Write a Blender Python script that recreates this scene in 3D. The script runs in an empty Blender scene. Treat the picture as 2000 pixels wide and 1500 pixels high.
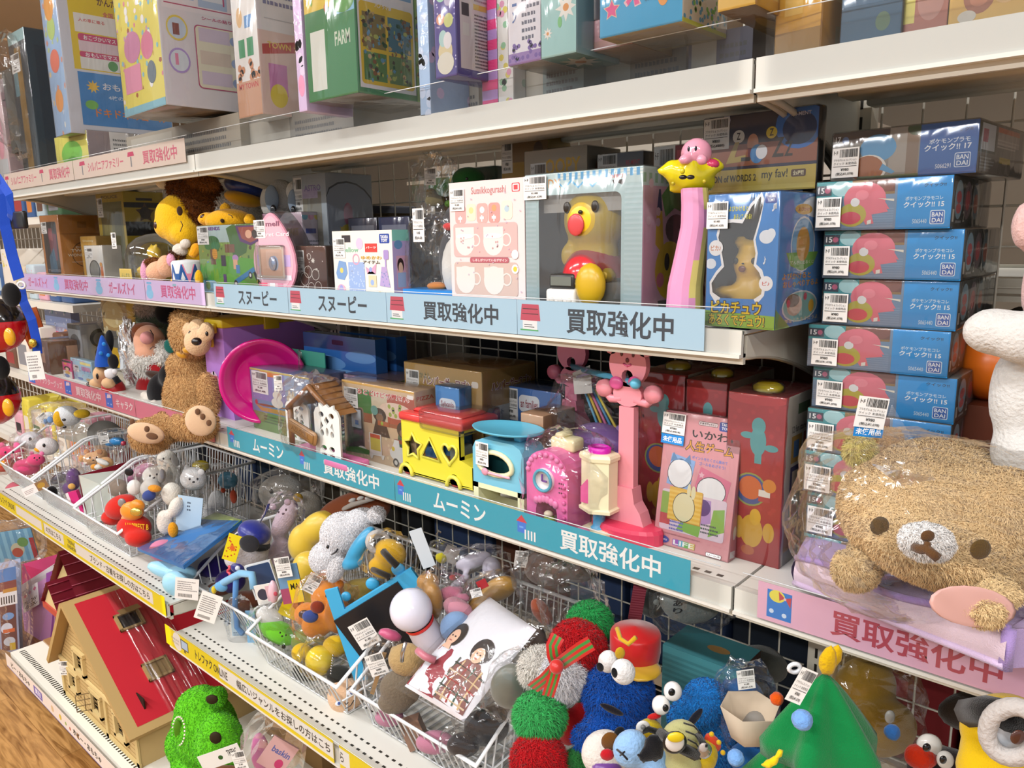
import bpy, math, random
from mathutils import Vector, Matrix, noise
V = Vector
PI = math.pi
sc = bpy.context.scene
COL = sc.collection
# ------------------------------------------------------------------ camera, light, exposure
CZ = 1.42                                    # eye height of the photographer
FP = 1502.0                                  # focal length in pixels of the 2000 x 1500 frame
RM = ((0.75097384, 0.11136773, -0.65087289), (0.66014794, -0.14988747, 0.73602883), (-0.01558783, -0.9824108, -0.18608075))
cam_data = bpy.data.cameras.new('camera')
cam_data.sensor_width = 36.0
cam_data.lens = FP / 2000.0 * 36.0
cam_data.clip_start = 0.02
cam = bpy.data.objects.new('camera', cam_data)
COL.objects.link(cam)
ax = V((RM[0][0], RM[1][0], RM[2][0]))
ay = V((-RM[0][1], -RM[1][1], -RM[2][1]))
az = V((-RM[0][2], -RM[1][2], -RM[2][2]))
cm = Matrix((ax, ay, az)).transposed().to_4x4()
cm.translation = (0, 0, CZ)
cam.matrix_world = cm
sc.camera = cam
sc.view_settings.view_transform = 'Standard'
sc.view_settings.look = 'None'
sc.view_settings.gamma = 1.0
sc.view_settings.use_curve_mapping = False
sc.view_settings.exposure = 0.22
cy = sc.cycles
cy.max_bounces = 6
cy.diffuse_bounces = 3
cy.glossy_bounces = 3
cy.transmission_bounces = 4
cy.transparent_max_bounces = 28
cy.caustics_reflective = False
cy.caustics_refractive = False
cy.sample_clamp_indirect = 6.0
wd = bpy.data.worlds.new('store_air')
sc.world = wd
wd.use_nodes = True
wb = wd.node_tree.nodes['Background']
wb.inputs[0].default_value = (0.94, 0.975, 1.0, 1)
wb.inputs[1].default_value = 0.6
def tube_light(x, y, z, lx, ly, power):
 d = bpy.data.lights.new('fluorescent_tube', 'AREA')
 d.shape = 'RECTANGLE'; d.size = lx; d.size_y = ly; d.energy = power; d.color = (0.98, 0.99, 1.0)
 o = bpy.data.objects.new('fluorescent_tube', d)
 o.location = (x, y, z)
 COL.objects.link(o)
for lx_ in (-4.2, -2.4, -0.6, 1.2):
 tube_light(lx_, -0.55, 2.80, 1.25, 0.10, 24)
for lx_ in (-4.2, -2.4, -0.6, 1.2):
 tube_light(lx_, -2.3, 2.80, 1.25, 0.10, 50)
for lx_ in (-3.3, -0.9):
 tube_light(lx_, 2.6, 2.80, 1.25, 0.10, 40)
# ------------------------------------------------------------------ pixel helpers (2000 x 1500 frame)
def ray(u, v):
 a, b = (u - 1000) / FP, (v - 750) / FP
 return V([r[0] * a + r[1] * b + r[2] for r in RM])
def PY(u, v, Y):
 r = ray(u, v); k = Y / r.y
 return V((r.x * k, Y, r.z * k + CZ))
def PZ(u, v, z):
 r = ray(u, v); k = (z - CZ) / r.z
 return V((r.x * k, r.y * k, z))
def PX(u, v, X):
 r = ray(u, v); k = X / r.x
 return V((X, r.y * k, r.z * k + CZ))
def XU(u, Y, z):
 a = (u - 1000) / FP; z = z - CZ
 e0 = [RM[i][0] for i in range(3)]; e2 = [RM[i][2] for i in range(3)]
 k = [e0[i] - a * e2[i] for i in range(3)]
 return -(k[1] * Y + k[2] * z) / k[0]
def plane_hit(u, v, o, n):
 r = ray(u, v); c = V((0, 0, CZ))
 return c + r * ((o - c).dot(n) / r.dot(n))
# ------------------------------------------------------------------ colours and materials
def lin(x):
 return x / 12.92 if x <= 0.04045 else ((x + 0.055) / 1.055) ** 2.4
_cc = {}
def C(h):
 if not isinstance(h, str): return h
 if h not in _cc:
  s = ''.join(a + a for a in h) if len(h) == 3 else h
  _cc[h] = tuple(lin(int(s[i:i + 2], 16) / 255) for i in (0, 2, 4)) + (1.0,)
 return _cc[h]
MATS = {}
def mat(key, rough=0.5, bump=0.0, bscale=200, coat=0.0, sheen=0.0, metal=0.0, var=0.0, spec=0.5, trans=0.0, sub=0.0, stretch=None):
 m = bpy.data.materials.new(key); m.use_nodes = True
 nt = m.node_tree; N = nt.nodes; b = N['Principled BSDF']
 at = N.new('ShaderNodeAttribute'); at.attribute_name = 'Col'
 src = at.outputs['Color']
 b.inputs['Roughness'].default_value = rough
 b.inputs['Coat Weight'].default_value = coat
 b.inputs['Coat Roughness'].default_value = 0.06
 b.inputs['Sheen Weight'].default_value = sheen
 b.inputs['Metallic'].default_value = metal
 b.inputs['Specular IOR Level'].default_value = spec
 b.inputs['Transmission Weight'].default_value = trans
 if bump or var:
  tc = N.new('ShaderNodeTexCoord')
  nz = N.new('ShaderNodeTexNoise'); nz.inputs['Scale'].default_value = bscale; nz.inputs['Detail'].default_value = 3
  if stretch:
   mp = N.new('ShaderNodeMapping'); mp.inputs['Scale'].default_value = stretch
   nt.links.new(tc.outputs['Object'], mp.inputs[0]); nt.links.new(mp.outputs[0], nz.inputs['Vector'])
  else:
   nt.links.new(tc.outputs['Object'], nz.inputs['Vector'])
  if bump:
   bp = N.new('ShaderNodeBump'); bp.inputs['Strength'].default_value = bump; bp.inputs['Distance'].default_value = 0.002
   nt.links.new(nz.outputs['Fac'], bp.inputs['Height']); nt.links.new(bp.outputs[0], b.inputs['Normal'])
  if var:
   rp = N.new('ShaderNodeMapRange'); rp.inputs[3].default_value = 1 - var; rp.inputs[4].default_value = 1 + var
   mx = N.new('ShaderNodeMix'); mx.data_type = 'RGBA'; mx.blend_type = 'MULTIPLY'; mx.inputs[0].default_value = 1
   nt.links.new(nz.outputs['Fac'], rp.inputs[0]); nt.links.new(at.outputs['Color'], mx.inputs[6]); nt.links.new(rp.outputs[0], mx.inputs[7])
   src = mx.outputs[2]
 nt.links.new(src, b.inputs['Base Color'])
 MATS[key] = m
 return m
mat('print', 0.42, spec=0.4)
mat('gloss', 0.16, coat=0.3)
mat('plastic', 0.3)
mat('paint', 0.38, var=0.03, bscale=9)
mat('dull', 0.75, spec=0.2)
mat('cloth', 0.95, bump=0.5, bscale=900, sheen=0.25, var=0.05, spec=0.1)
mat('fur', 0.95, sheen=0.15, spec=0.08)
mat('fleece', 0.95, bump=0.9, bscale=260, sheen=0.2, var=0.12, spec=0.08)
mat('satin', 0.32, sheen=0.3, bump=0.25, bscale=60)
mat('chrome', 0.22, metal=1.0)
mat('foil', 0.18, metal=0.8, bump=1.0, bscale=70)
def film(key, base, gl, rough, bump, bscale, milky, stretch=None, tint=(1, 1, 1)):
 m = bpy.data.materials.new(key); m.use_nodes = True
 nt = m.node_tree; N = nt.nodes
 for n in list(N): N.remove(n)
 out = N.new('ShaderNodeOutputMaterial')
 tr = N.new('ShaderNodeBsdfTransparent'); tr.inputs[0].default_value = tint + (1,)
 g = N.new('ShaderNodeBsdfGlossy'); g.inputs['Roughness'].default_value = rough; g.inputs[0].default_value = (1, 1, 1, 1)
 df = N.new('ShaderNodeBsdfDiffuse'); df.inputs[0].default_value = (0.9, 0.9, 0.9, 1)
 lw = N.new('ShaderNodeLayerWeight'); lw.inputs[0].default_value = 0.35
 mr = N.new('ShaderNodeMapRange'); mr.inputs[3].default_value = base; mr.inputs[4].default_value = gl
 m1 = N.new('ShaderNodeMixShader'); m2 = N.new('ShaderNodeMixShader')
 L = nt.links.new
 if bump:
  tc = N.new('ShaderNodeTexCoord'); mp = N.new('ShaderNodeMapping'); mp.inputs['Scale'].default_value = stretch or (1, 1, 1)
  nz = N.new('ShaderNodeTexNoise'); nz.inputs['Scale'].default_value = bscale; nz.inputs['Detail'].default_value = 2; nz.inputs['Distortion'].default_value = 1.2
  bp = N.new('ShaderNodeBump'); bp.inputs['Strength'].default_value = bump; bp.inputs['Distance'].default_value = 0.004
  L(tc.outputs['Object'], mp.inputs[0]); L(mp.outputs[0], nz.inputs['Vector']); L(nz.outputs['Fac'], bp.inputs['Height'])
  L(bp.outputs[0], g.inputs['Normal']); L(bp.outputs[0], lw.inputs['Normal'])
 L(lw.outputs['Fresnel'], mr.inputs[0])
 m1.inputs[0].default_value = milky
 L(tr.outputs[0], m1.inputs[1]); L(df.outputs[0], m1.inputs[2])
 L(mr.outputs[0], m2.inputs[0]); L(m1.outputs[0], m2.inputs[1]); L(g.outputs[0], m2.inputs[2])
 L(m2.outputs[0], out.inputs[0])
 MATS[key] = m
film('wrap', 0.03, 0.7, 0.10, 0.45, 26, 0.02, (1, 1, 0.35))
film('bag', 0.025, 0.42, 0.10, 0.6, 38, 0.012)
film('acrylic', 0.012, 0.35, 0.05, 0.06, 9, 0.012, None, (0.96, 0.965, 0.97))
film('hardclear', 0.05, 0.8, 0.05, 0.15, 12, 0.02, None, (0.93, 0.95, 0.96))
film('smoky', 0.05, 0.6, 0.10, 0.7, 30, 0.05, None, (0.55, 0.53, 0.5))
# ------------------------------------------------------------------ mesh builder
_tx = {}
def text_mesh(s, bold):
 k = (s, bold)
 if k not in _tx:
  cu = bpy.data.curves.new('lettering', 'FONT'); cu.body = s; cu.resolution_u = 2; cu.offset = bold
  ob = bpy.data.objects.new('lettering', cu)
  me = ob.to_mesh()
  vs = [tuple(v.co) for v in me.vertices]; fs = [tuple(p.vertices) for p in me.polygons]
  ob.to_mesh_clear(); bpy.data.objects.remove(ob); bpy.data.curves.remove(cu)
  if vs:
   x0 = min(v[0] for v in vs); x1 = max(v[0] for v in vs); y0 = min(v[1] for v in vs); y1 = max(v[1] for v in vs)
  else: x0 = y0 = 0; x1 = y1 = 1
  _tx[k] = ([(v[0] - x0, v[1] - y0) for v in vs], fs, max(x1 - x0, 1e-4), max(y1 - y0, 1e-4))
 return _tx[k]
SPLIT = set('head eye pupil ear limb hat body shoe spot leg foot foot_pad paw_mark patch star toy figure trim pouch clip toy_piece inner_blocks knobs lens line wing face straw card muzzle arm legs brow case mark handle battlement'.split())
class MB:
 done = False
 def __init__(s, m='print'):
  s.v = []; s.f = []; s.c = []; s.m = []; s.sm = []; s.M = Matrix(); s.mat = m
 def add(s, pts, faces, col, mt=None, sm=False):
  n = len(s.v); M = s.M
  s.v += [tuple(M @ V(p)) for p in pts]
  for f in faces:
   s.f.append(tuple(n + i for i in f)); s.c.append(C(col)); s.m.append(mt or s.mat); s.sm.append(sm)
  return s
 def box(s, a, b, col, mt=None, cols=None):
  (x0, y0, z0), (x1, y1, z1) = a, b
  p = [(x0, y0, z0), (x1, y0, z0), (x1, y1, z0), (x0, y1, z0), (x0, y0, z1), (x1, y0, z1), (x1, y1, z1), (x0, y1, z1)]
  F = dict(f=(0, 1, 5, 4), r=(1, 2, 6, 5), b=(2, 3, 7, 6), l=(3, 0, 4, 7), t=(4, 5, 6, 7), d=(3, 2, 1, 0))
  for k, q in F.items(): s.add([p[i] for i in q], [(0, 1, 2, 3)], (cols or {}).get(k, col), mt)
  return s
 def rbox(s, a, b, r, col, mt=None, n=2):
  # box with rounded edges
  import bmesh
  bm = bmesh.new(); bmesh.ops.create_cube(bm, size=1)
  for w in bm.verts: w.co = V([(a[i] + b[i]) / 2 + w.co[i] * (b[i] - a[i]) for i in range(3)])
  bmesh.ops.bevel(bm, geom=list(bm.edges), offset=r, segments=n, profile=0.5, affect='EDGES')
  bm.verts.ensure_lookup_table()
  s.add([tuple(w.co) for w in bm.verts], [tuple(w.index for w in f.verts) for f in bm.faces], col, mt, True)
  bm.free(); return s
 def tube(s, pts, r, col, mt=None, n=6, closed=False, cap=True):
  pts = [V(p) for p in pts]; N = len(pts); vs = []; prev = None
  rs = r if isinstance(r, (list, tuple)) else [r] * N
  for i, p in enumerate(pts):
   if closed: t = pts[(i + 1) % N] - pts[i - 1]
   else: t = pts[min(i + 1, N - 1)] - pts[max(i - 1, 0)]
   t.normalize()
   a = t.orthogonal().normalized() if prev is None else (prev - t * prev.dot(t)).normalized()
   prev = a; b = t.cross(a)
   vs += [p + (a * math.cos(2 * PI * k / n) + b * math.sin(2 * PI * k / n)) * rs[i] for k in range(n)]
  fs = []
  for i in range(N if closed else N - 1):
   j = (i + 1) % N
   fs += [(i * n + k, i * n + (k + 1) % n, j * n + (k + 1) % n, j * n + k) for k in range(n)]
  if cap and not closed: fs += [tuple(range(n))[::-1], tuple(range((N - 1) * n, N * n))]
  return s.add(vs, fs, col, mt, True)
 def ell(s, c, r, col, mt=None, rot=None, n=14, m=9, sup=1.0):
  if not isinstance(r, (tuple, list, Vector)): r = (r, r, r)
  Q = rot if rot is not None else Matrix.Identity(3)
  c = V(c); vs = []; fs = []
  q = lambda x: math.copysign(abs(x) ** sup, x)
  for i in range(m + 1):
   t = PI * i / m
   for k in range(n):
    p = 2 * PI * k / n
    vs.append(c + Q @ V((r[0] * q(math.sin(t)) * q(math.cos(p)), r[1] * q(math.sin(t)) * q(math.sin(p)), r[2] * q(math.cos(t)))))
  for i in range(m):
   for k in range(n):
    a = i * n + k; b = i * n + (k + 1) % n
    fs.append((a, a + n, b + n, b))
  return s.add(vs, fs, col, mt, True)
 def lathe(s, prof, col, mt=None, c=(0, 0, 0), rot=None, n=20):
  Q = rot if rot is not None else Matrix.Identity(3); c = V(c); vs = []; fs = []
  for (r, z) in prof:
   vs += [c + Q @ V((r * math.cos(2 * PI * k / n), r * math.sin(2 * PI * k / n), z)) for k in range(n)]
  for i in range(len(prof) - 1):
   fs += [(i * n + k, i * n + (k + 1) % n, (i + 1) * n + (k + 1) % n, (i + 1) * n + k) for k in range(n)]
  return s.add(vs, fs, col, mt, True)
 def prism(s, out, d0, d1, col, mt=None, sm=False, side=None):
  # outline in local x,z extruded along local y from d0 to d1
  n = len(out)
  vs = [(x, d0, z) for x, z in out] + [(x, d1, z) for x, z in out]
  s.add(vs, [tuple(range(n)), tuple(range(n, 2 * n))[::-1]], col, mt)
  return s.add(vs, [(i, n + i, n + (i + 1) % n, (i + 1) % n) for i in range(n)], side or col, mt, sm)
 def grid(s, fn, nu, nv, col, mt=None, sm=True):
  vs = [fn(i / nu, j / nv) for j in range(nv + 1) for i in range(nu + 1)]
  fs = [(j * (nu + 1) + i, j * (nu + 1) + i + 1, (j + 1) * (nu + 1) + i + 1, (j + 1) * (nu + 1) + i) for j in range(nv) for i in range(nu)]
  return s.add(vs, fs, col, mt, sm)
 def art(s, O, ux, uy, spec, mt=None, base=0.00025):
  # flat printing on a face: O lower left corner, ux/uy edges in metres
  O = V(O); ux = V(ux); uy = V(uy); W = ux.length; H = uy.length; X = ux / W; Y = uy / H; Nn = X.cross(Y)
  lay = [base * .4]
  def put(pts, faces, col):
   lay[0] += 0.00003
   s.add([O + X * (min(max(x, 0), 1) * W) + Y * (min(max(y, 0), 1) * H) + Nn * lay[0] for x, y in pts], faces, col, mt)
  def ellp(cx, cy, rx, ry, n=20): return [(cx + rx * math.cos(2 * PI * i / n), cy + ry * math.sin(2 * PI * i / n)) for i in range(n)]
  def txt(x, y, h, w, col, st, bold=0.012, al='c'):
   vs, fs, tw, th = text_mesh(st, bold)
   ky = h / th; kx = ky * H / W
   if w > 0: kx = w / tw
   ox = x - (kx * tw / 2 if al == 'c' else 0)
   put([(ox + a * kx, y + b * ky) for a, b in vs], fs, col)
  for ln in spec.strip().split('\n'):
   for it in ln.split(';'):
    k = it.split()
    if not k: continue
    o = k[0]
    if o == 'T' or o == 't':
     g = [float(q) for q in k[1:5]]
     txt(g[0], g[1], g[2], g[3], k[5], ' '.join(k[6:]), 0.02 if o == 'T' else 0.004); continue
    if o == 'O':        # outlined lettering
     g = [float(q) for q in k[1:5]]; st = ' '.join(k[7:])
     txt(g[0], g[1] - g[2] * .06, g[2] * 1.12, g[3] * 1.03, k[6], st, 0.075); txt(g[0], g[1], g[2], g[3], k[5], st, 0.02); continue
    if o == 'm':        # busy printed mosaic in several colours
     x, y, w, h, n, r = [float(q) for q in k[1:7]]; rr = random.Random(int(n * 7 + x * 31 + y * 57))
     for cc in k[7].split(','):
      P = []; F = []
      for i in range(int(n)):
       cx, cy_, a = x + w * rr.random(), y + h * rr.random(), rr.random() * 6; e = rr.uniform(.5, 1.5); nn = rr.choice((3, 4, 5, 8))
       F.append(tuple(range(len(P), len(P) + nn))); P += [(cx + r * e * math.cos(a + 2 * PI * q / nn) * H / W, cy_ + r * math.sin(a + 2 * PI * q / nn)) for q in range(nn)]
      put(P, F, cc)
     continue
    if o == 'p':
     g = [float(q) for q in k[2:]]; pts = list(zip(g[::2], g[1::2]))
     put(pts, [tuple(range(len(pts)))], k[1]); continue
    if o == 'B':        # price sticker
     x, y, w, h = [float(q) for q in k[1:5]]
     put([(x, y), (x + w, y), (x + w, y + h), (x, y + h)], [(0, 1, 2, 3)], 'f2f1ee')
     rr = random.Random(int(x * 999 + y * 77)); q = x + w * 0.28
     while q < x + w * 0.93:
      b = w * rr.choice((0.012, 0.022, 0.03)); put([(q, y + h * .68), (q + b, y + h * .68), (q + b, y + h * .95), (q, y + h * .95)], [(0, 1, 2, 3)], '222'); q += b + w * rr.choice((0.012, 0.02))
     txt(x + w * .14, y + h * .78, h * .13, w * .16, '333', 'トF')
     for i in range(2): txt(x + w * .5, y + h * (.55 - .12 * i), h * .085, w * .86, '444', ('プラモデル & コレクション', 'クイック 未使用品')[i], 0.0)
     put([(x + w * .06, y + h * .37), (x + w * .94, y + h * .37), (x + w * .94, y + h * .385), (x + w * .06, y + h * .385)], [(0, 1, 2, 3)], '333')
     pr = k[5] if len(k) > 5 else '980/1,078'
     a, b = pr.split('/')
     txt(x + w * .5, y + h * .22, h * .10, w * .3, '222', '¥' + a); txt(x + w * .5, y + h * .06, h * .12, w * .66, '222', '(税込¥' + b + ')'); continue
    g = [float(q) for q in k[1:-1]]; col = k[-1]
    if o == 'r': x, y, w, h = g; put([(x, y), (x + w, y), (x + w, y + h), (x, y + h)], [(0, 1, 2, 3)], col)
    elif o == 'R':
     x, y, w, h, r = g; rx = r * H / W; pts = []
     for cx, cy_, a0 in ((x + w - rx, y + h - r, 0), (x + rx, y + h - r, 1), (x + rx, y + r, 2), (x + w - rx, y + r, 3)):
      pts += [(cx + rx * math.cos((a0 + i / 4) * PI / 2), cy_ + r * math.sin((a0 + i / 4) * PI / 2)) for i in range(5)]
     put(pts, [tuple(range(len(pts)))], col)
    elif o == 'e': put(ellp(*g), [tuple(range(20))], col)
    elif o == 'c': put(ellp(g[0], g[1], g[2] * H / W, g[2]), [tuple(range(20))], col)
    elif o == 'o':
     cx, cy_, r, t = g; a = ellp(cx, cy_, r * H / W, r, 24); b = ellp(cx, cy_, (r - t) * H / W, r - t, 24)
     put(a + b, [(i, (i + 1) % 24, 24 + (i + 1) % 24, 24 + i) for i in range(24)], col)
    elif o == 's':
     cx, cy_, r, n = g; n = int(n)
     pts = [(cx + (r if i % 2 == 0 else r * .5) * math.sin(PI * i / n) * H / W, cy_ + (r if i % 2 == 0 else r * .5) * math.cos(PI * i / n)) for i in range(2 * n)]
     put(pts, [tuple(range(2 * n))], col)
    elif o == 'l':      # lines of small print
     x, y, w, h, n = g; n = int(n); rr = random.Random(int(x * 991 + y * 331)); P = []; F = []
     for i in range(n):
      yy = y + h * (n - 1 - i) / n; hh = h / n * .5; q = x; e = x + w * rr.uniform(.7, 1)
      while q < e:
       b = hh * H / W * rr.uniform(.5, 1.0); F.append(tuple(range(len(P), len(P) + 4))); P += [(q, yy), (q + b, yy), (q + b, yy + hh * rr.uniform(.7, 1)), (q, yy + hh)]; q += b * 1.35
     put(P, F, col)
    elif o == 'd':      # scattered dots
     x, y, w, h, n, r = g; rr = random.Random(int(n * 13 + x * 77))
     P = [ellp(x + w * rr.random(), y + h * rr.random(), r * H / W, r, 8) for i in range(int(n))]
     put([q for p in P for q in p], [tuple(range(8 * i, 8 * i + 8)) for i in range(len(P))], col)
    elif o == 'h':      # horizontal bars
     x, y, w, h, n = g; n = int(n)
     put([q for i in range(n) for q in ((x, y + h * i / n), (x + w, y + h * i / n), (x + w, y + h * (i + .5) / n), (x, y + h * (i + .5) / n))], [tuple(range(4 * i, 4 * i + 4)) for i in range(n)], col)
    elif o == 'v':      # vertical bars
     x, y, w, h, n = g; n = int(n)
     put([q for i in range(n) for q in ((x + w * i / n, y), (x + w * (i + .5) / n, y), (x + w * (i + .5) / n, y + h), (x + w * i / n, y + h))], [tuple(range(4 * i, 4 * i + 4)) for i in range(n)], col)
  return s
 def fur(s, n, L, wd=0.0012, var=0.18, droop=0.3, seed=1, mt='fur', src=None):
  # short pile: small curved blades over the faces already in the builder
  rr = random.Random(seed); idx = src if src is not None else range(len(s.f)); ar = []; tot = 0; base = []
  for i in idx:
   f = s.f[i]; a, b, c = (V(s.v[f[0]]), V(s.v[f[1]]), V(s.v[f[2]])); nn = (b - a).cross(c - a); d = V(s.v[f[-1]])
   A = nn.length
   if A < 1e-12: continue
   tot += A; ar.append(tot); base.append((a, b, c, d, nn.normalized(), s.c[i]))
  import bisect
  vs = []; fs = []; cs = []
  for k in range(n):
   a, b, c, d, nn, col = base[min(bisect.bisect(ar, rr.random() * tot), len(base) - 1)]
   u, v = rr.random(), rr.random()
   p = a.lerp(b, u).lerp(d.lerp(c, u), v)
   dr = V((rr.gauss(0, 1), rr.gauss(0, 1), rr.gauss(0, 1))); t = (dr - nn * dr.dot(nn)).normalized(); w = nn.cross(t) * wd
   l = L * rr.uniform(.6, 1.2); q = p + (nn * .8 + t * .35) * l * .55; e = p + (nn * .9 + t * .9 + V((0, 0, -droop))) * l * .9
   j = len(vs); vs += [p - w, p + w, q + w * .7, q - w * .7, e]
   fs += [(j, j + 1, j + 2, j + 3), (j + 3, j + 2, j + 4)]
   g = rr.uniform(1 - var, 1 + var); cc = (col[0] * g, col[1] * g, col[2] * g, 1); cs += [cc, cc]
  o = len(s.v); s.v += [tuple(x) for x in vs]
  s.f += [tuple(o + i for i in f) for f in fs]; s.c += cs; s.m += [mt] * len(fs); s.sm += [True] * len(fs)
  return s
 def blob(s, parts, col, vox=0.006, it=6, mt=None):
  # several ellipsoids fused into one smooth skin
  t = MB(); 
  for p in parts: t.ell(p[0], p[1], 'fff', rot=(p[2] if len(p) > 2 else None), n=18, m=12)
  me = bpy.data.meshes.new('tmp'); me.from_pydata(t.v, [], t.f); ob = bpy.data.objects.new('tmp', me); COL.objects.link(ob)
  r = ob.modifiers.new('r', 'REMESH'); r.mode = 'VOXEL'; r.voxel_size = vox
  q = ob.modifiers.new('s', 'SMOOTH'); q.iterations = it; q.factor = 0.5
  dg = bpy.context.evaluated_depsgraph_get(); dg.update()
  e = ob.evaluated_get(dg); m2 = e.to_mesh()
  vs = [tuple(w.co) for w in m2.vertices]; fs = [tuple(f.vertices) for f in m2.polygons]
  e.to_mesh_clear(); bpy.data.objects.remove(ob); bpy.data.meshes.remove(me)
  return s.add(vs, fs, col, mt, True)
 def build(s, name, parent=None, origin=None):
  # pieces that do not touch become parts of their own
  if parent is not None and name in SPLIT and 'fur' not in s.m and not s.done:
   n = len(s.v); p = list(range(n))
   def fd(i):
    while p[i] != i: p[i] = p[p[i]]; i = p[i]
    return i
   for f in s.f:
    for j in f[1:]: p[fd(j)] = fd(f[0])
   gr = {}
   for k, f in enumerate(s.f): gr.setdefault(fd(f[0]), []).append(k)
   if 1 < len(gr) < 40:
    bx = []
    for r, ks in gr.items():
     vs = [s.v[j] for k in ks for j in s.f[k]]; bx.append([[min(v[i] for v in vs) for i in range(3)], [max(v[i] for v in vs) for i in range(3)], ks])
    mg = True
    while mg:
     mg = False
     for i in range(len(bx)):
      for j in range(i):
       if all(bx[i][0][q] <= bx[j][1][q] and bx[j][0][q] <= bx[i][1][q] for q in range(3)):
        bx[j] = [[min(bx[i][0][q], bx[j][0][q]) for q in range(3)], [max(bx[i][1][q], bx[j][1][q]) for q in range(3)], bx[i][2] + bx[j][2]]; bx.pop(i); mg = True; break
      if mg: break
    if len(bx) > 1:
     for b in bx:
      q = MB(s.mat); mp = {}; q.done = True
      for k in sorted(b[2]):
       for j in s.f[k]:
        if j not in mp: mp[j] = len(q.v); q.v.append(s.v[j])
       q.f.append(tuple(mp[j] for j in s.f[k])); q.c.append(s.c[k]); q.m.append(s.m[k]); q.sm.append(s.sm[k])
      ob = q.build(name, parent, origin)
     return ob
  me = bpy.data.meshes.new(name); o0 = V(origin) if origin is not None else V((0, 0, 0))
  me.from_pydata([tuple(V(v) - o0) for v in s.v], [], s.f)
  keys = []
  for k in s.m:
   if k not in keys: keys.append(k)
  for k in keys: me.materials.append(MATS[k])
  ix = {k: i for i, k in enumerate(keys)}
  me.polygons.foreach_set('material_index', [ix[k] for k in s.m])
  me.polygons.foreach_set('use_smooth', s.sm)
  at = me.color_attributes.new('Col', 'FLOAT_COLOR', 'CORNER'); buf = []
  for f, c in zip(s.f, s.c): buf += list(c) * len(f)
  at.data.foreach_set('color', buf)
  me.update()
  ob = bpy.data.objects.new(name, me); COL.objects.link(ob)
  ob.location = o0
  if parent is not None:
   ob.parent = parent
   ob.matrix_parent_inverse = Matrix.Translation(-parent.location)
  return ob
def tag(o, label, cat, group=None, kind=None):
 o['label'] = label; o['category'] = cat
 if group: o['group'] = group
 if kind: o['kind'] = kind
 return o
def thing(name, label, cat, loc, group=None):
 o = bpy.data.objects.new(name, None); o.empty_display_size = 0.03; o.location = loc; COL.objects.link(o)
 return tag(o, label, cat, group)
def structure(mb, name):
 o = mb.build(name); o['kind'] = 'structure'; return o
def RZ(a): return Matrix.Rotation(a, 3, 'Z')
def RX(a): return Matrix.Rotation(a, 3, 'X')
def RY(a): return Matrix.Rotation(a, 3, 'Y')
# ------------------------------------------------------------------ room
def node_floor():
 m = bpy.data.materials.new('wood_floor'); m.use_nodes = True; nt = m.node_tree; N = nt.nodes; b = N['Principled BSDF']; L = nt.links.new
 tc = N.new('ShaderNodeTexCoord'); br = N.new('ShaderNodeTexBrick'); br.inputs['Scale'].default_value = 1.0
 br.inputs['Brick Width'].default_value = 0.9; br.inputs['Row Height'].default_value = 0.15; br.inputs['Mortar Size'].default_value = 0.0012
 br.inputs['Color1'].default_value = C('c39a63'); br.inputs['Color2'].default_value = C('b3854e'); br.inputs['Mortar'].default_value = C('9a713f')
 mp = N.new('ShaderNodeMapping'); mp.inputs['Scale'].default_value = (2.5, 26, 1)
 nz = N.new('ShaderNodeTexNoise'); nz.inputs['Scale'].default_value = 2.2; nz.inputs['Detail'].default_value = 6; nz.inputs['Distortion'].default_value = 1.4
 cr = N.new('ShaderNodeValToRGB'); cr.color_ramp.elements[0].position = 0.32; cr.color_ramp.elements[0].color = C('a8957c'); cr.color_ramp.elements[1].position = 0.62; cr.color_ramp.elements[1].color = C('fff8ee')
 mx = N.new('ShaderNodeMix'); mx.data_type = 'RGBA'; mx.blend_type = 'MULTIPLY'; mx.inputs[0].default_value = 1
 L(tc.outputs['Object'], br.inputs['Vector']); L(tc.outputs['Object'], mp.inputs[0]); L(mp.outputs[0], nz.inputs['Vector']); L(nz.outputs['Fac'], cr.inputs[0])
 L(br.outputs['Color'], mx.inputs[6]); L(cr.outputs[0], mx.inputs[7]); L(mx.outputs[2], b.inputs['Base Color'])
 b.inputs['Roughness'].default_value = 0.35
 MATS['woodfloor'] = m
node_floor()
mb = MB('woodfloor'); mb.add([(-12, -5, 0), (6, -5, 0), (6, 9, 0), (-12, 9, 0)], [(0, 1, 2, 3)], 'fff'); structure(mb, 'floor')
mb = MB('dull'); mb.add([(-12, -5, 2.95), (-12, 9, 2.95), (6, 9, 2.95), (6, -5, 2.95)], [(0, 1, 2, 3)], 'e8e0d4'); structure(mb, 'ceiling')
mb = MB('dull'); mb.add([(-12, 9, 0), (6, 9, 0), (6, 9, 2.95), (-12, 9, 2.95)], [(0, 1, 2, 3)], 'e6dccb'); structure(mb, 'wall_back')
mb = MB('dull'); mb.add([(-12, -5, 0), (-12, 9, 0), (-12, 9, 2.95), (-12, -5, 2.95)], [(0, 1, 2, 3)], 'e0d6c6'); structure(mb, 'wall_left')
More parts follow.
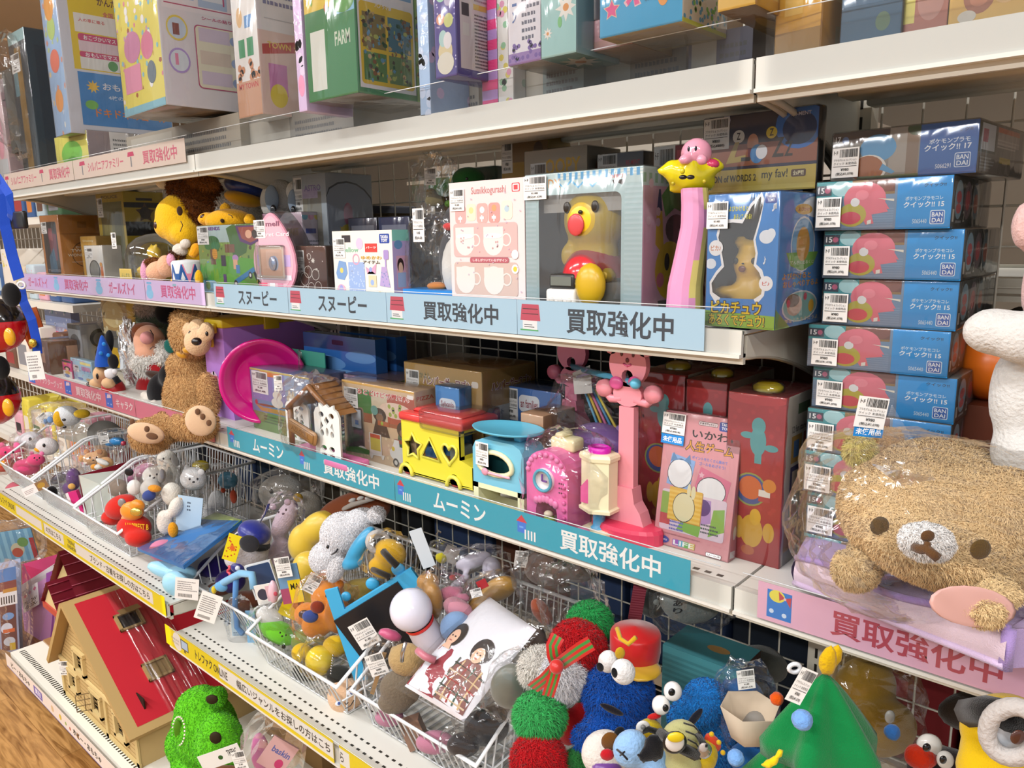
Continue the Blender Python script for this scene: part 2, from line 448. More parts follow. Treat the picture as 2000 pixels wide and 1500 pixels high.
# ------------------------------------------------------------------ gondola shelving
YF = 0.80; YB = 1.12                                   # shelf front edge, plane of the uprights
XS = (-2.766, -1.566, -0.366, 0.834)                   # seams between the bays
ZT, ZM, ZK, ZL, ZR, ZD = CZ + .178, CZ - .105, CZ - .408, CZ - .757, CZ - .822, CZ - 1.302
PAINT = 'd7d5cd'
def shelf(x0, x1, z, yf, lab, perf=False, guard=True, gh=.036, lip=.030, ends=(1, 1)):
 t = thing('shelf', lab, 'shelf', ((x0 + x1) / 2, yf, z - .03))
 a, b = x0 + .002, x1 - .002
 m = MB('paint'); m.box((a, yf + .004, z - .004), (b, YB - .02, z), PAINT)
 if perf:
  for r_ in range(4):
   y = yf + .022 + r_ * .02 + (.04 if r_ > 1 else 0)
   k = a + .02
   while k < b - .02:
    m.box((k, y, z), (k + .007, y + .004, z + .0003), '2a2822'); k += .0165
 else:
  for k in range(8):
   m.box((b - .03 - .016 * k, yf + .02, z), (b - .022 - .016 * k, yf + .026, z + .0003), '3a372f'); m.box((a + .03 + .016 * k, yf + .02, z), (a + .038 + .016 * k, yf + .026, z + .0003), '3a372f')
 m.build('deck', t)
 m = MB('paint'); m.box((a, yf, z - lip), (b, yf + .006, z + .001), 'cfcfc7'); m.box((a, yf - .004, z - lip - .004), (b, yf + .012, z - lip), 'dad8d0')
 m.box((a, yf + .006, z - lip - .012), (b, yf + .012, z - lip), 'cfcabb'); m.build('front_rail', t)
 for y0, y1, h in ((yf + .03, yf + .085, .022), (yf + .15, yf + .20, .02), (yf + .255, yf + .285, .018)):
  m = MB('paint'); m.rbox((a + .03, y0, z - .004 - h), (b - .03, y1, z - .003), .004, 'c9c5b6'); m.build('rib', t)
 for k, x in enumerate((a, b)):
  if not ends[k]: continue
  s_ = 1 if k == 0 else -1
  pr = [(yf + .015, z - .006), (yf + .015, z - lip - .004)]
  for i in range(13):
   q = i / 12; pr.append((yf + .03 + q * (YB - yf - .05), z - lip - .006 - .075 * q ** 1.6))
  pr += [(YB, z - lip - .083), (YB, z - .006)]
  m = MB('paint'); n = len(pr); x2 = x + s_ * .0035
  m.add([(x, y, zz) for y, zz in pr] + [(x2, y, zz) for y, zz in pr], [tuple(range(n)), tuple(range(n, 2 * n))[::-1]] + [(i, (i + 1) % n, n + (i + 1) % n, n + i) for i in range(n)], 'd2cec0')
  m.tube([(x + s_ * .004, y, zz) for y, zz in pr[1:-2]], .004, 'bdb9aa', n=5)
  m.build('bracket', t)
 if guard:
  m = MB('acrylic'); g0 = z - lip + .002; y_ = yf - .006
  m.add([(a + .012, y_, g0), (b - .012, y_, g0), (b - .012, y_, z + gh), (a + .012, y_, z + gh)], [(0, 1, 2, 3)], 'fff'); m.tube([(a + .012, y_, z + gh), (b - .012, y_, z + gh)], .0007, 'dfe6ea', 'gloss', n=4); m.build('price_rail_cover', t)
 return t
for i, w in enumerate(('left', 'middle', 'right')):
 e = (1, 1)
 shelf(XS[i], XS[i + 1], ZT, YF, 'grey steel top shelf of the %s bay, boxed toys above it' % w, gh=.04)
 if i < 2: shelf(XS[i], XS[i + 1], ZM, YF, 'grey steel shelf of the %s bay at eye level, second from the top' % w, gh=.026, lip=.026)
 shelf(XS[i], XS[i + 1], ZK, YF, 'grey steel shelf of the %s bay, third from the top' % w, gh=.026, lip=.026)
shelf(XS[0], XS[1], ZL, .65, 'perforated lower shelf of the left bay under wire baskets', perf=True, gh=.022, lip=.024)
shelf(XS[1], XS[3], ZR, .65, 'perforated lower shelf of the middle bay under wire baskets', perf=True, gh=.022, lip=.024, ends=(1, 0))
# base deck on feet
t = thing('base_deck', 'white perforated base deck standing on feet above the wooden floor', 'shelf', (-1.6, .63, 0))
m = MB('paint'); m.box((XS[0], .635, ZD - .05), (XS[2], YB, ZD), 'e8e5da')
k = XS[0] + .02
while k < -1.5:
 m.box((k, .655, ZD), (k + .006, .672, ZD + .0004), '2a2822'); k += .0135
m.build('deck', t)
for x in (XS[0] + .05, XS[1] - .03, XS[1] + .4):
 m = MB('paint'); m.lathe([(0, 0), (.03, 0), (.026, .012), (.012, .02), (.012, .08)], 'd8d4c8', c=(x, .70, 0)); m.build('foot', t)
# uprights and mesh panels
for i, x in enumerate(XS[:3]):
 t = thing('shelf_upright', 'grey slotted steel upright post ' + ('at the far left end of the shelving', 'between the left and middle bays', 'between the middle and right bays')[i], 'post', (x, YB + .02, 0))
 m = MB('paint'); m.box((x - .02, YB, 0), (x + .02, YB + .03, 2.2), 'c4c0b2')
 k = .1
 while k < 1.75:
  for dx in (-.009, .005): m.box((x + dx, YB - .0006, k), (x + dx + .004, YB + .001, k + .016), '15140f')
  k += .026
 m.build('post', t)
for i in range(3):
 m = MB('paint'); x0, x1 = XS[i] + .03, XS[i + 1] - .03; y = YB + .012
 k = x0
 while k <= x1 + .001: m.tube([(k, y, .3), (k, y, 2.05)], .0017, 'bdb9ac', n=5, cap=False); k += .05
 k = .3
 while k < 2.05: m.tube([(x0, y + .002, k), (x1, y + .002, k)], .0017, 'bdb9ac', n=5, cap=False); k += .05
 tag(m.build('wire_partition', origin=((x0 + x1) / 2, y, .3)), 'white wire grid panel behind the shelves of the %s bay' % ('left', 'middle', 'right')[i], 'wire panel')
# the same rack from behind: shelves of the next aisle
for i in range(3):
 for j, z in enumerate((1.70, 1.36, 1.02, .62, .16)):
  m = MB('paint'); x0, x1 = XS[i] + .01, XS[i + 1] - .01
  m.box((x0, YB + .04, z - .03), (x1, 1.50, z), 'bcb8aa'); m.box((x0, 1.494, z - .035), (x1, 1.502, z + .005), 'cfcbbd')
  tag(m.build('back_shelf', origin=(x0, 1.3, z - .03)), 'shelf of the next aisle behind the wire panel, %s bay, %s level' % (('left', 'middle', 'right')[i], ('top', 'upper', 'middle', 'lower', 'bottom')[j]), 'shelf')
# ------------------------------------------------------------------ paper signs on the shelf edges
BUY = '買取強化中'
def sign(label, u0, u1, Y, z0, z1, bg, items, grp=None, extra=''):
 zm = (z0 + z1) / 2; X0, X1 = XU(u0, Y, zm), XU(u1, Y, zm); W = X1 - X0; H = z1 - z0
 m = MB('print'); m.box((X0, Y - .0028, z0), (X1, Y - .002, z1), bg)
 sp = [extra]
 for it in items:
  k = it[0]; a = (XU(it[1], Y, zm) - X0) / W; b = (XU(it[2], Y, zm) - X0) / W; c = (a + b) / 2; w = b - a
  if k == 't':
   n = len(it[4]); hh = it[5] if len(it) > 5 else .62
   sp.append('T %.4f %.3f %.3f %.4f %s %s' % (c, (1 - hh) / 2, hh, w, it[3], it[4]))
  elif k == 'kennel': sp.append('p c94f63 %.4f .42 %.4f .42 %.4f .88 %.4f .88;r %.4f .17 %.4f .25 f4f4f4;r %.4f .13 %.4f .04 59b36b;r %.4f .6 %.4f .02 433;r %.4f .74 %.4f .02 433;r %.4f .29 %.4f .02 444;r %.4f .23 %.4f .02 444' % (a, b, b - w * .08, a + w * .08, a + w * .12, w * .72, a, w * .9, a + w * .1, w * .8, a + w * .12, w * .76, a + w * .2, w * .4, a + w * .2, w * .5))
  elif k == 'tower': sp.append('p d2434e %.4f .66 %.4f .66 %.4f .9;r %.4f .3 %.4f .36 3f7fe0;r %.4f .46 %.4f .06 6fb0f5;v %.4f .12 %.4f .32 4 f4f4f4' % (a, a + w * .55, a + w * .27, a + w * .06, w * .42, a + w * .16, w * .2, a + w * .42, w * .62))
  elif k == 'ribbon': sp.append('r %.4f .1 %.4f .82 3f6fd0;p e9c9d4 %.4f .62 %.4f .86 %.4f .9 %.4f .7;c %.4f .3 .05 dfe8ff;c %.4f .3 .05 dfe8ff' % (a, w, a + w * .2, a + w * .3, a + w * .8, a + w * .85, a + w * .3, a + w * .75))
  elif k == 'bow': sp.append('r %.4f .12 %.4f .74 2f7fd0;e %.4f .72 %.4f .16 e6dc5a;p c34a55 %.4f .72 %.4f .86 %.4f .62;p c34a55 %.4f .72 %.4f .5 %.4f .78;c %.4f .7 .035 e7c7cf;c %.4f .3 .06 cfe2f6;c %.4f .26 .06 cfe2f6' % (a, w, a + w * .4, w * .32, a + w * .72, a + w * .46, a + w * .5, a + w * .72, a + w * .95, a + w * .98, a + w * .72, a + w * .2, a + w * .72))
  elif k == 'dress': sp.append('e %.4f .34 %.4f .26 8fc6ec;e %.4f .62 %.4f .16 86bfe8;r %.4f .8 %.4f .1 7db4e0' % (c, w * .45, c, w * .3, a + w * .2, w * .6))
  elif k == 'lamp': sp.append('r %.4f .18 %.4f .46 7d7f86;p c8456a %.4f .66 %.4f .66 %.4f .86 %.4f .86' % (c - w * .1, w * .16, a, b, b - w * .1, a + w * .1))
 m.art((X0, Y - .0028, z0), (W, 0, 0), (0, 0, H), '\n'.join(sp), 'print', .0001)
 return tag(m.build('shelf_sign', origin=((X0 + X1) / 2, Y, z0)), label, 'sign', grp)
SY = YF - .001
S1 = 'スヌーピー'; MU = 'ムーミン'; GT = 'ガールズトイ'; CG = 'キャラクターグッズ'; SF = 'シルバニアファミリー'
zb, zt = ZM - .025, ZM + .023; BL_ = 'b4d6ea'; K = '3c4148'
sign('pale blue shelf sign with five katakana, above the purple storage bucket', 421, 565, SY, zb, zt, BL_, [('kennel', 424, 441), ('t', 468, 543, K, S1)])
sign('pale blue shelf sign with five katakana, below the brown square gift box', 566, 757, SY, zb, zt, BL_, [('kennel', 569, 591), ('t', 624, 719, K, S1)])
sign('pale blue shelf sign with five kanji, below the penguin bag and the pink mug box', 758, 1012, SY, zb, zt, BL_, [('kennel', 764, 793), ('t', 829, 976, K, BUY)])
sign('pale blue shelf sign with large grey kanji below the window box', 1013, 1378, SY, zb, zt, BL_, [('kennel', 1019, 1058), ('t', 1109, 1318, K, BUY, .7)])
zb, zt = ZK - .024, ZK + .021; TE = '2fa6bf'; W_ = 'f2f6f4'
sign('teal shelf sign with four white katakana and kanji below the pink tray', 447, 773, SY, zb, zt, TE, [('tower', 450, 470), ('t', 496, 556, W_, MU), ('tower', 587, 608), ('t', 634, 743, W_, BUY)])
sign('long teal shelf sign with white kanji below the toy bus and pink hanger stand', 774, 1350, SY, zb, zt, TE, [('tower', 778, 805), ('t', 849, 951, W_, MU), ('tower', 1011, 1050), ('t', 1096, 1293, W_, BUY, .68)])
PK = 'd8788e'
sign('rose pink shelf sign below the brown book and blue hatted plush', 58, 266, SY, zb, zt, PK, [('ribbon', 58, 70), ('t', 73, 124, 'e8c9cf', CG, .5), ('ribbon', 129, 141), ('t', 150, 199, 'efd8dc', BUY), ('ribbon', 209, 222), ('t', 229, 262, 'f2dfe2', CG[:4], .5)])
sign('rose pink shelf sign between the feet of the tan teddy bear', 267, 420, SY, zb, zt, PK, [('t', 338, 403, 'f2dfe2', BUY)])
sign('pink shelf sign with big red kanji under the lying bear plush', 1482, 2075, SY, zb, zt, 'e7b4cc', [('bow', 1500, 1548), ('t', 1624, 1960, 'b84a5c', BUY, .66)])
zb, zt = ZM - .025, ZM + .023; LI = 'd2bce4'; PI_ = 'cc5f8c'
sign('lilac shelf sign with pink katakana and dress icons, left bay', 45, 285, SY, zb, zt, LI, [('t', 57, 95, PI_, GT), ('dress', 106, 118), ('t', 128, 174, PI_, BUY), ('dress', 188, 203), ('t', 215, 266, PI_, GT)], extra='e .3 .5 .2 .4 cdb2e6;e .7 .5 .12 .5 d9c6ea')
sign('lilac shelf sign with pink kanji at the seam of the left bay', 286, 402, SY, zb, zt, LI, [('dress', 287, 302), ('t', 316, 384, PI_, BUY)])
zb, zt = ZT - .012, ZT + .036; BE = 'dcc9bb'
sign('beige shelf sign with pink katakana at the far left of the top shelf', 12, 145, SY, zb, zt, BE, [('lamp', 13, 20), ('t', 24, 73, 'd0687e', SF, .5), ('lamp', 80, 88), ('t', 98, 138, 'd0687e', BUY)])
sign('beige shelf sign with pink kanji beside the seam of the top shelf', 146, 364, SY, zb, zt, BE, [('lamp', 158, 169), ('t', 174, 243, 'd0687e', SF, .5), ('lamp', 252, 265), ('t', 281, 348, 'd0687e', BUY)])
YE = 'f0d80a'; YS = .65 - .001
zb, zt = ZL - .024, ZL + .020; K2 = '2f2f2a'
FR = 'ブランド・古着をお探しの方はこちら'
HR = '幅広いジャンルをお探しの方はこちら'
TO = 'トレファク'
sign('yellow shelf sign reading ONLINE at the far left above the black strap', -60, 87, YS, zb, zt, YE, [('t', 1, 30, K2, TO + ' ONLINE', .5)], extra='r .68 .18 .3 .6 efe9df')
sign('long yellow shelf sign in front of the left bay wire baskets', 88, 325, YS, zb, zt, YE, [('t', 92, 121, K2, 'の方はこちら', .4), ('t', 178, 295, K2, FR, .42)], extra='r 0 .18 .2 .64 efe9df;r .31 .18 .61 .64 efe9df;T .275 .52 .24 .07 2f2f2a TREFAC;T .275 .2 .24 .078 2f2f2a FASHION')
zb, zt = ZR - .024, ZR + .020
sign('yellow shelf sign with a screen icon in front of the middle bay baskets', 326, 654, YS, zb, zt, YE, [('t', 384, 447, K2, TO + ' ONLINE', .5), ('t', 465, 648, K2, HR[:16], .42)], extra='c .09 .5 .46 efe9df;r .115 .28 .055 .5 333;r .12 .33 .045 .4 b9cfe8;p 333 .135 .16 .15 .16 .146 .28 .138 .28;T .075 .5 .1 .06 b5a9a0 ONLINE;T .075 .32 .1 .05 b5a9a0 STORE;r .38 .18 .62 .66 f0efe9')
sign('short yellow shelf sign piece at the bottom edge of the photo', 666, 760, YS, zb, zt, YE, [('t', 667, 674, K2, 'ら', .42)], extra='r 0 .18 .22 .66 f0efe9')
sign('white base deck sign with kana and violet square in front of the dollhouse', 14, 290, .628, ZD - .05, ZD - .004, 'e9dcd2', [('t', 24, 60, K2, 'ビー・おもちゃ', .45), ('t', 145, 200, K2, 'ホビー・おもちゃ', .45)], extra='r 0 0 1 .06 6f66a8;r .25 .2 .07 .6 6d5fae;T .285 .3 .4 .05 efe9f6 買取;c .40 .5 .22 d9b98f;c .46 .5 .2 d9b93f;c .5 .45 .12 8fae4e;c .53 .4 .12 c05a48;c .585 .48 .18 9a6a42;r .845 .2 .07 .6 6d5fae;T .88 .3 .4 .05 efe9f6 買取')
# ------------------------------------------------------------------ boxes
CAMP = V((0, 0, CZ))
def solve(O, d, px, vert):
 # distance along O + t*d at which the point projects to pixel column/row px
 a = (px - (750 if vert else 1000)) / FP; j = 1 if vert else 0
 k = V([RM[i][j] - a * RM[i][2] for i in range(3)])
 return -k.dot(V(O) - CAMP) / k.dot(V(d))
def frame(O, rz=0, rx=0, ry=0):
 M = Matrix.Translation(V(O)) @ Matrix.Rotation(math.radians(rz), 4, 'Z') @ Matrix.Rotation(math.radians(-rx), 4, 'X') @ Matrix.Rotation(math.radians(ry), 4, 'Y')
 return M
def carton(name, label, cat, uL, uR, vT, Y, z, d, col, front='', right='', top='', left='', bottom='', rz=0, rx=0, ry=0, wrap=1, tagp=None, price='', group=None, vB=None, cols=None, h=None, w=None, mt='print', extra=None, wm='wrap'):
 if z is None:
  O = PY(uL, vB, Y)
 else: O = V((XU(uL, Y, z), Y, z))
 M = frame(O, rz, rx, ry); A = M.to_3x3()
 dx, dy, dz = A @ V((1, 0, 0)), A @ V((0, 1, 0)), A @ V((0, 0, 1))
 w = w or solve(O, dx, uR, 0); h = h or solve(O, dz, vT, 1)
 if isinstance(d, tuple): d = solve(O + dx * w, dy, d[0], 0)
 t = thing(name, label, cat, O + dx * w / 2 + dy * d / 2, group)
 m = MB(mt); m.M = M
 m.box((0, 0, 0), (w, d, h), col, cols=cols)
 if front: m.art((0, 0, 0), (w, 0, 0), (0, 0, h), front)
 if right: m.art((w, 0, 0), (0, d, 0), (0, 0, h), right)
 if left: m.art((0, d, 0), (0, -d, 0), (0, 0, h), left)
 if top: m.art((0, 0, h), (w, 0, 0), (0, d, 0), top)
 if bottom: m.art((0, d, 0), (w, 0, 0), (0, -d, 0), bottom)
 m.build('carton', t, O)
 if tagp:
  q = MB('print'); q.M = M; x, y, tw, th = tagp
  q.box((x * w, -.0036, y * h), ((x + tw) * w, -.003, (y + th) * h), 'f2f1ee')
  q.art((x * w, -.0036, y * h), (tw * w, 0, 0), (0, 0, th * h), 'B 0 0 1 1 ' + price); q.build('price_tag', t, O)
 if wrap:
  q = MB(wm); q.M = M; e = .0015
  q.rbox((-e, -e, -e * .4), (w + e, d + e, h + e), .003, 'fff'); q.build('plastic_wrap', t, O)
 if extra: extra(t, M, w, d, h, O)
 return t
ZS = ZT
# top shelf, from the left end
carton('toy_box', 'tall dark teal box with a gold stripe at the top shelf far left end', 'box', 52, 84, 70, .86, ZS, .22, '20323c', 'r .3 0 .35 .9 8a6a2c;r .1 .6 .25 .2 5d8791;r 0 .93 1 .07 8fb3b5;B .05 .75 .5 .12', 'r .1 .05 .2 .85 10202c;r .35 .05 .12 .9 c79a3a;e .7 .6 .2 .1 31596b;T .55 .06 .05 .3 b0304a BOX')
m = MB('bag')
def crumple(c, r, seed, amp=.16, n=30, mm=20, sup=.75, mt='bag', rot=None, mb=None):
 # loose clear plastic bag: closed pillow with sharp folds
 q = mb or MB(mt); c = V(c); Q = rot or Matrix.Identity(3); vs = []; fs = []
 sg = lambda x: math.copysign(abs(x) ** sup, x)
 for i in range(mm + 1):
  t = PI * i / mm
  for k in range(n):
   p = 2 * PI * k / n; d = V((sg(math.sin(t)) * sg(math.cos(p)), sg(math.sin(t)) * sg(math.sin(p)), sg(math.cos(t))))
   s = 1 + amp * (abs(noise.noise(d * 2.3 + V((seed * 3.1, 0, seed)))) - .25) + amp * .5 * (abs(noise.noise(d * 5.1 + V((0, seed, 9)))) - .2) + .035 * noise.noise(d * 11 + V((seed, 2, 4)))
   vs.append(c + Q @ V((d.x * r[0] * s, d.y * r[1] * s, d.z * r[2] * s)))
 for i in range(mm):
  for k in range(n):
   a = i * n + k; b = i * n + (k + 1) % n; fs.append((a, a + n, b + n, b))
 q.add(vs, fs, 'fff', mt, False); return q
def at(u, v, Y): return PY(u, v, Y)
t = thing('bagged_goods', 'wrinkled clear bag with a dark item beside the light blue board game box', 'bag', at(40, 320, .84))
q = crumple(at(48, 190, .88), (.085, .10, .19), 3, .35); q.build('plastic_bag', t)
q = MB('print'); q.box(at(24, 300, .88), at(44, 120, .88) + V((0, .08, 0)), '3b3a33'); q.build('contents', t)
carton('toy_box', 'pale pink bagged box at the extreme left edge on the top shelf', 'box', 2, 26, 165, .87, ZS, .12, 'd9bfc2', 'e .5 .5 .3 .2 e2a0b0;r .1 .1 .8 .2 c8ccd0;r .1 .75 .5 .1 e8e8e8', 'd 0 0 1 1 12 .04 c8a0a8')
carton('game_box', 'light blue board game box with white side panel, leftmost large top-shelf box', 'box', 110, 139, -190, .80, None, .26, '9fc0e6', 'm 0 0 1 1 14 .014 f4f2ea,c8d8f0,e8d0a0,d89a8a,b8cfa0;e .5 .15 .25 .05 e8a05a;e .5 .32 .3 .05 e07a66;e .5 .46 .25 .05 b5cf7a;e .5 .55 .3 .06 e6a24d;R .35 .62 .3 .06 .01 d24b42',
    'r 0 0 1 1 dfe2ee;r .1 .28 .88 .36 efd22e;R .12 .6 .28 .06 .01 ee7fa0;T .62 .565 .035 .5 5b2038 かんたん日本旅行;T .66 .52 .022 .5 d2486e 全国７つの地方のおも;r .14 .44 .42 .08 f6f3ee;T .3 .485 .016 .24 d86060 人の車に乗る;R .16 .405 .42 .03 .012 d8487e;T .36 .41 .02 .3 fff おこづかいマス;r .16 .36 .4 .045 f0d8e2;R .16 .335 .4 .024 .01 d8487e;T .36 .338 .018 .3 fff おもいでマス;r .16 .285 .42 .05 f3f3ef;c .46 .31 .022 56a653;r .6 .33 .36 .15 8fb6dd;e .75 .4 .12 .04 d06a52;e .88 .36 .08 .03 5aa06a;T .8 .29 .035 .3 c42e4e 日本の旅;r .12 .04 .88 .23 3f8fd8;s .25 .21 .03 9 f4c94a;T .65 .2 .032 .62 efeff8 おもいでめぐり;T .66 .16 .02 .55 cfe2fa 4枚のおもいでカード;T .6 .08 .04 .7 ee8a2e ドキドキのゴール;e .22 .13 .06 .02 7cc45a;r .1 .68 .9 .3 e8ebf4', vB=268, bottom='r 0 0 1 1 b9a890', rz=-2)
carton('toy_box', 'small flat green picture box under the light blue game box', 'box', 116, 178, 270, .83, ZS, .16, 'e3e0d2', 'r 0 0 1 1 e6de68;e .5 .55 .32 .3 7cc84e;e .5 .3 .2 .2 5aa83e', 'r 0 0 1 1 e8e4e0;r 0 .1 .35 .9 9a8a8c;c .5 .4 .14 d99a5a;l .4 .6 .5 .3 3 777')
carton('craft_box', 'white craft kit box with pink diagrams on its side, second large top-shelf box', 'box', 245, 325, -200, .74, None, .21, 'eee9ee',
    'r 0 0 1 1 f0e46a;r 0 .6 1 .4 f0a8c0;m 0 .04 1 .94 16 .012 f7b0c8,8fd0e0,e88aa8,fff4f8,e0c040,d8a0d0,b0603a;d 0 .05 1 .9 25 .012 8fd0e0;d 0 .1 1 .8 20 .02 fff;e .7 .28 .14 .06 e887a8;e .35 .3 .2 .07 d890b8;r .1 .1 .4 .12 f0a0c0;r 0 0 1 .035 8cc8dc;e .75 .16 .1 .05 6a7a88',
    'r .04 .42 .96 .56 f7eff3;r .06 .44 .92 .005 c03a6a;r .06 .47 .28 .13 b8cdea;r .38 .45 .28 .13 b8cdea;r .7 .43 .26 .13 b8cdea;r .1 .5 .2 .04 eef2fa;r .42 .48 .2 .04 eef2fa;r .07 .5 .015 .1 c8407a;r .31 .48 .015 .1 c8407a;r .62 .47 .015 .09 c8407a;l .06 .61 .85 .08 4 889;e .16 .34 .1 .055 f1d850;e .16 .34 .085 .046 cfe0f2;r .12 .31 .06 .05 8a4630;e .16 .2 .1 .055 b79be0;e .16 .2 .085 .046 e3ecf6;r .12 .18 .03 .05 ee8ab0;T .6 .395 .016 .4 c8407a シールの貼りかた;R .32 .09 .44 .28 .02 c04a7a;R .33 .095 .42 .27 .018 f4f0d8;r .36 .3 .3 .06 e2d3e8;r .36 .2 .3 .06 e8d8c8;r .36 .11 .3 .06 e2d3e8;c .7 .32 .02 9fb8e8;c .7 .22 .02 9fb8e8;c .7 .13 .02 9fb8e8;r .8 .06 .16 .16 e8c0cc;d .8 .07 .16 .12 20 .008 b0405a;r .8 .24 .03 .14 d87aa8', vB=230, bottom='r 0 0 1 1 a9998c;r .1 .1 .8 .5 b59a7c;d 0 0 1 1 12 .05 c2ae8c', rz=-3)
carton('toy_box', 'white toy box with a red band and small coloured pictures, beside the craft kit box', 'box', 468, 514, -160, .80, None, .15, 'f1eeea', 'r 0 .62 1 .2 c83a3e;T .4 .68 .045 .6 f3efe8 Disney;e .3 .5 .12 .05 e8c08a;r .5 .44 .3 .06 6aa0d8;r .2 .3 .25 .09 3f9a6a;r .55 .3 .25 .09 3f9a6a;d 0 .05 1 .22 24 .02 d08a5a;r 0 0 1 .18 d2a080;T .5 .14 .03 .8 c83a3e MY TOWN', 'r 0 0 1 .42 f0d3c4;p c8504a .05 .3 .9 .36 .9 .42 .05 .35;T .5 .335 .04 .75 f0d060 TOWN シリーズ;r .12 .1 .25 .16 d88ac0;e .24 .1 .12 .06 eed84a;r .62 .1 .2 .15 7ab8dc;e .7 .08 .1 .05 eed84a;d 0 .5 1 .3 16 .02 e8923e;l .1 .55 .8 .08 2 88a;r .1 .48 .8 .004 ccc', vB=232)
carton('toy_bag', 'lilac bagged toy pouch squeezed between the white and green boxes', 'bag', 585, 600, -150, .75, None, .09, 'd9bfe6', 'e .5 .14 .4 .06 ee9ac0;d 0 .2 1 .7 14 .03 e8d6f2', 'e .5 .12 .4 .08 ee8ab0;d 0 .2 1 .7 10 .03 e6d2f0', vB=219, wm='bag')
carton('puzzle_box', 'green boxed playset with farm and orca photos on its side, on the top shelf', 'box', 605, 700, -190, .745, None, .16, '3f8a55', 'r 0 .45 .7 .55 eccb3c;e .2 .8 .2 .1 6cb84a;r .6 .4 .4 .6 8cc8e8;e .7 .6 .2 .08 f0a868;e .55 .7 .2 .1 e8b890;m 0 .42 1 .56 9 .02 f2e9c0,d86a4a,8cb84a,6aa0d0,e8c8a0;e .8 .45 .2 .05 5aa04a;r 0 0 1 .38 3c8a50;r .1 .05 .3 .3 f0f4ea;T .75 .25 .07 .3 dce8d0 FARM',
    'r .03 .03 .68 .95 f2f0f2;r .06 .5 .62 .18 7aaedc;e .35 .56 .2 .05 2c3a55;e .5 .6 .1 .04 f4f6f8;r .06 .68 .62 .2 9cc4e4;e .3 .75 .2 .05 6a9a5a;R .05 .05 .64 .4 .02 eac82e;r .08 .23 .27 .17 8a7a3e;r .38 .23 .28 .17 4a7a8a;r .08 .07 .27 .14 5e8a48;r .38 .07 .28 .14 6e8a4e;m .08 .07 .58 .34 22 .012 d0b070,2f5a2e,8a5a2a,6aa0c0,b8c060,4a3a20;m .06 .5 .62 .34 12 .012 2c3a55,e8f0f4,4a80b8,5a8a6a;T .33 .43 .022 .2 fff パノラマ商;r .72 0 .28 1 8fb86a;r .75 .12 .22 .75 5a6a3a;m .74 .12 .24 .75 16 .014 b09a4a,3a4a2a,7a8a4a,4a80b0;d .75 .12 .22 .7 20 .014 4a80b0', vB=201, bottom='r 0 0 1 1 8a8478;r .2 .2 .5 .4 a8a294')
carton('toy_bag', 'pale blue bagged pouch between the green box and the purple box', 'bag', 822, 842, -60, .80, ZS, .09, 'a8c4e6', 'd 0 0 1 1 12 .04 c8d8f2', 'd 0 0 1 1 12 .04 d8c8ea', wm='bag')
carton('toy_box', 'purple starry box with pastel round stickers and text panel, on the top shelf', 'box', 852, 892, -120, .755, None, .085, '54479a', 'd 0 0 1 1 40 .007 d8d0f2;e .35 .84 .24 .06 f0b090;e .7 .72 .2 .05 b9b4cc;e .35 .6 .26 .06 a8dcc0;e .7 .54 .2 .04 c4bcd8;e .3 .42 .2 .04 f0a888;e .68 .4 .22 .05 d6dc8a;e .5 .18 .34 .1 e8d8a8;e .4 .28 .2 .06 bce0dc;e .62 .26 .2 .06 f2eef0;e .5 .1 .4 .08 ece8d8',
    'r .1 .06 .86 .92 efe4ea;r .14 .72 .16 .09 3a3040;r .16 .73 .12 .07 f3f0f0;r .14 .58 .16 .09 3a3040;r .16 .59 .12 .07 c8c4d0;r .14 .44 .16 .09 3a3040;r .16 .3 .14 .09 f3f0f0;r .4 .5 .56 .04 efc84a;l .42 .56 .52 .4 14 b08a98;l .42 .08 .52 .4 16 4a3a48', vB=155)
carton('candy_box', 'tall narrow box striped hot pink and lilac standing on the top shelf', 'box', 943, 973, -90, .815, ZS, .07, 'b98fd6', 'h 0 -.02 1 1.04 8 ec2f84', 'd 0 0 1 1 12 .03 f4e8f2')
carton('toy_box', 'white box with small hearts next to the pink striped box', 'box', 974, 1003, -70, .815, ZS, .10, 'f4f2ee', 'd 0 0 1 1 10 .025 e8d86a;d 0 0 1 1 9 .025 9cd0a8;d 0 0 1 1 8 .025 e8a0c0', 'd 0 0 1 1 12 .03 bcd6c8;d 0 0 1 1 8 .03 e4c0dc')
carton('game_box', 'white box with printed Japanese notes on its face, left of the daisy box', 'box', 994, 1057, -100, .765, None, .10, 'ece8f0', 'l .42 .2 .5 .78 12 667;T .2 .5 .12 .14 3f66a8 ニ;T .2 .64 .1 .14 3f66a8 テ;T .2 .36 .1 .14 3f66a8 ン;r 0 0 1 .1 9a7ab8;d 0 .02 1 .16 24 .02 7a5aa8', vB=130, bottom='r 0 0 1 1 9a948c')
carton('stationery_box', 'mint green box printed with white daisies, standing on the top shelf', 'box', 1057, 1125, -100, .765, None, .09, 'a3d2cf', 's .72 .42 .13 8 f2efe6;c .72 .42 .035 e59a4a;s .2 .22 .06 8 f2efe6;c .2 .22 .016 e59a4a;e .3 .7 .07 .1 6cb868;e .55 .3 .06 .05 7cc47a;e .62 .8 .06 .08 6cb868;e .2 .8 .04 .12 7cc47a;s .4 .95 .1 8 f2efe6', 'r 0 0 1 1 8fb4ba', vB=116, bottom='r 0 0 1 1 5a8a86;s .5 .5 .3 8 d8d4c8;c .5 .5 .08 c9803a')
carton('toy_box', 'small white wrapped box stacked on a pink box right of the daisy box', 'box', 1132, 1162, -60, .80, None, .09, 'ded6d6', 'r .5 0 .1 1 efe9ea', '', vB=46)
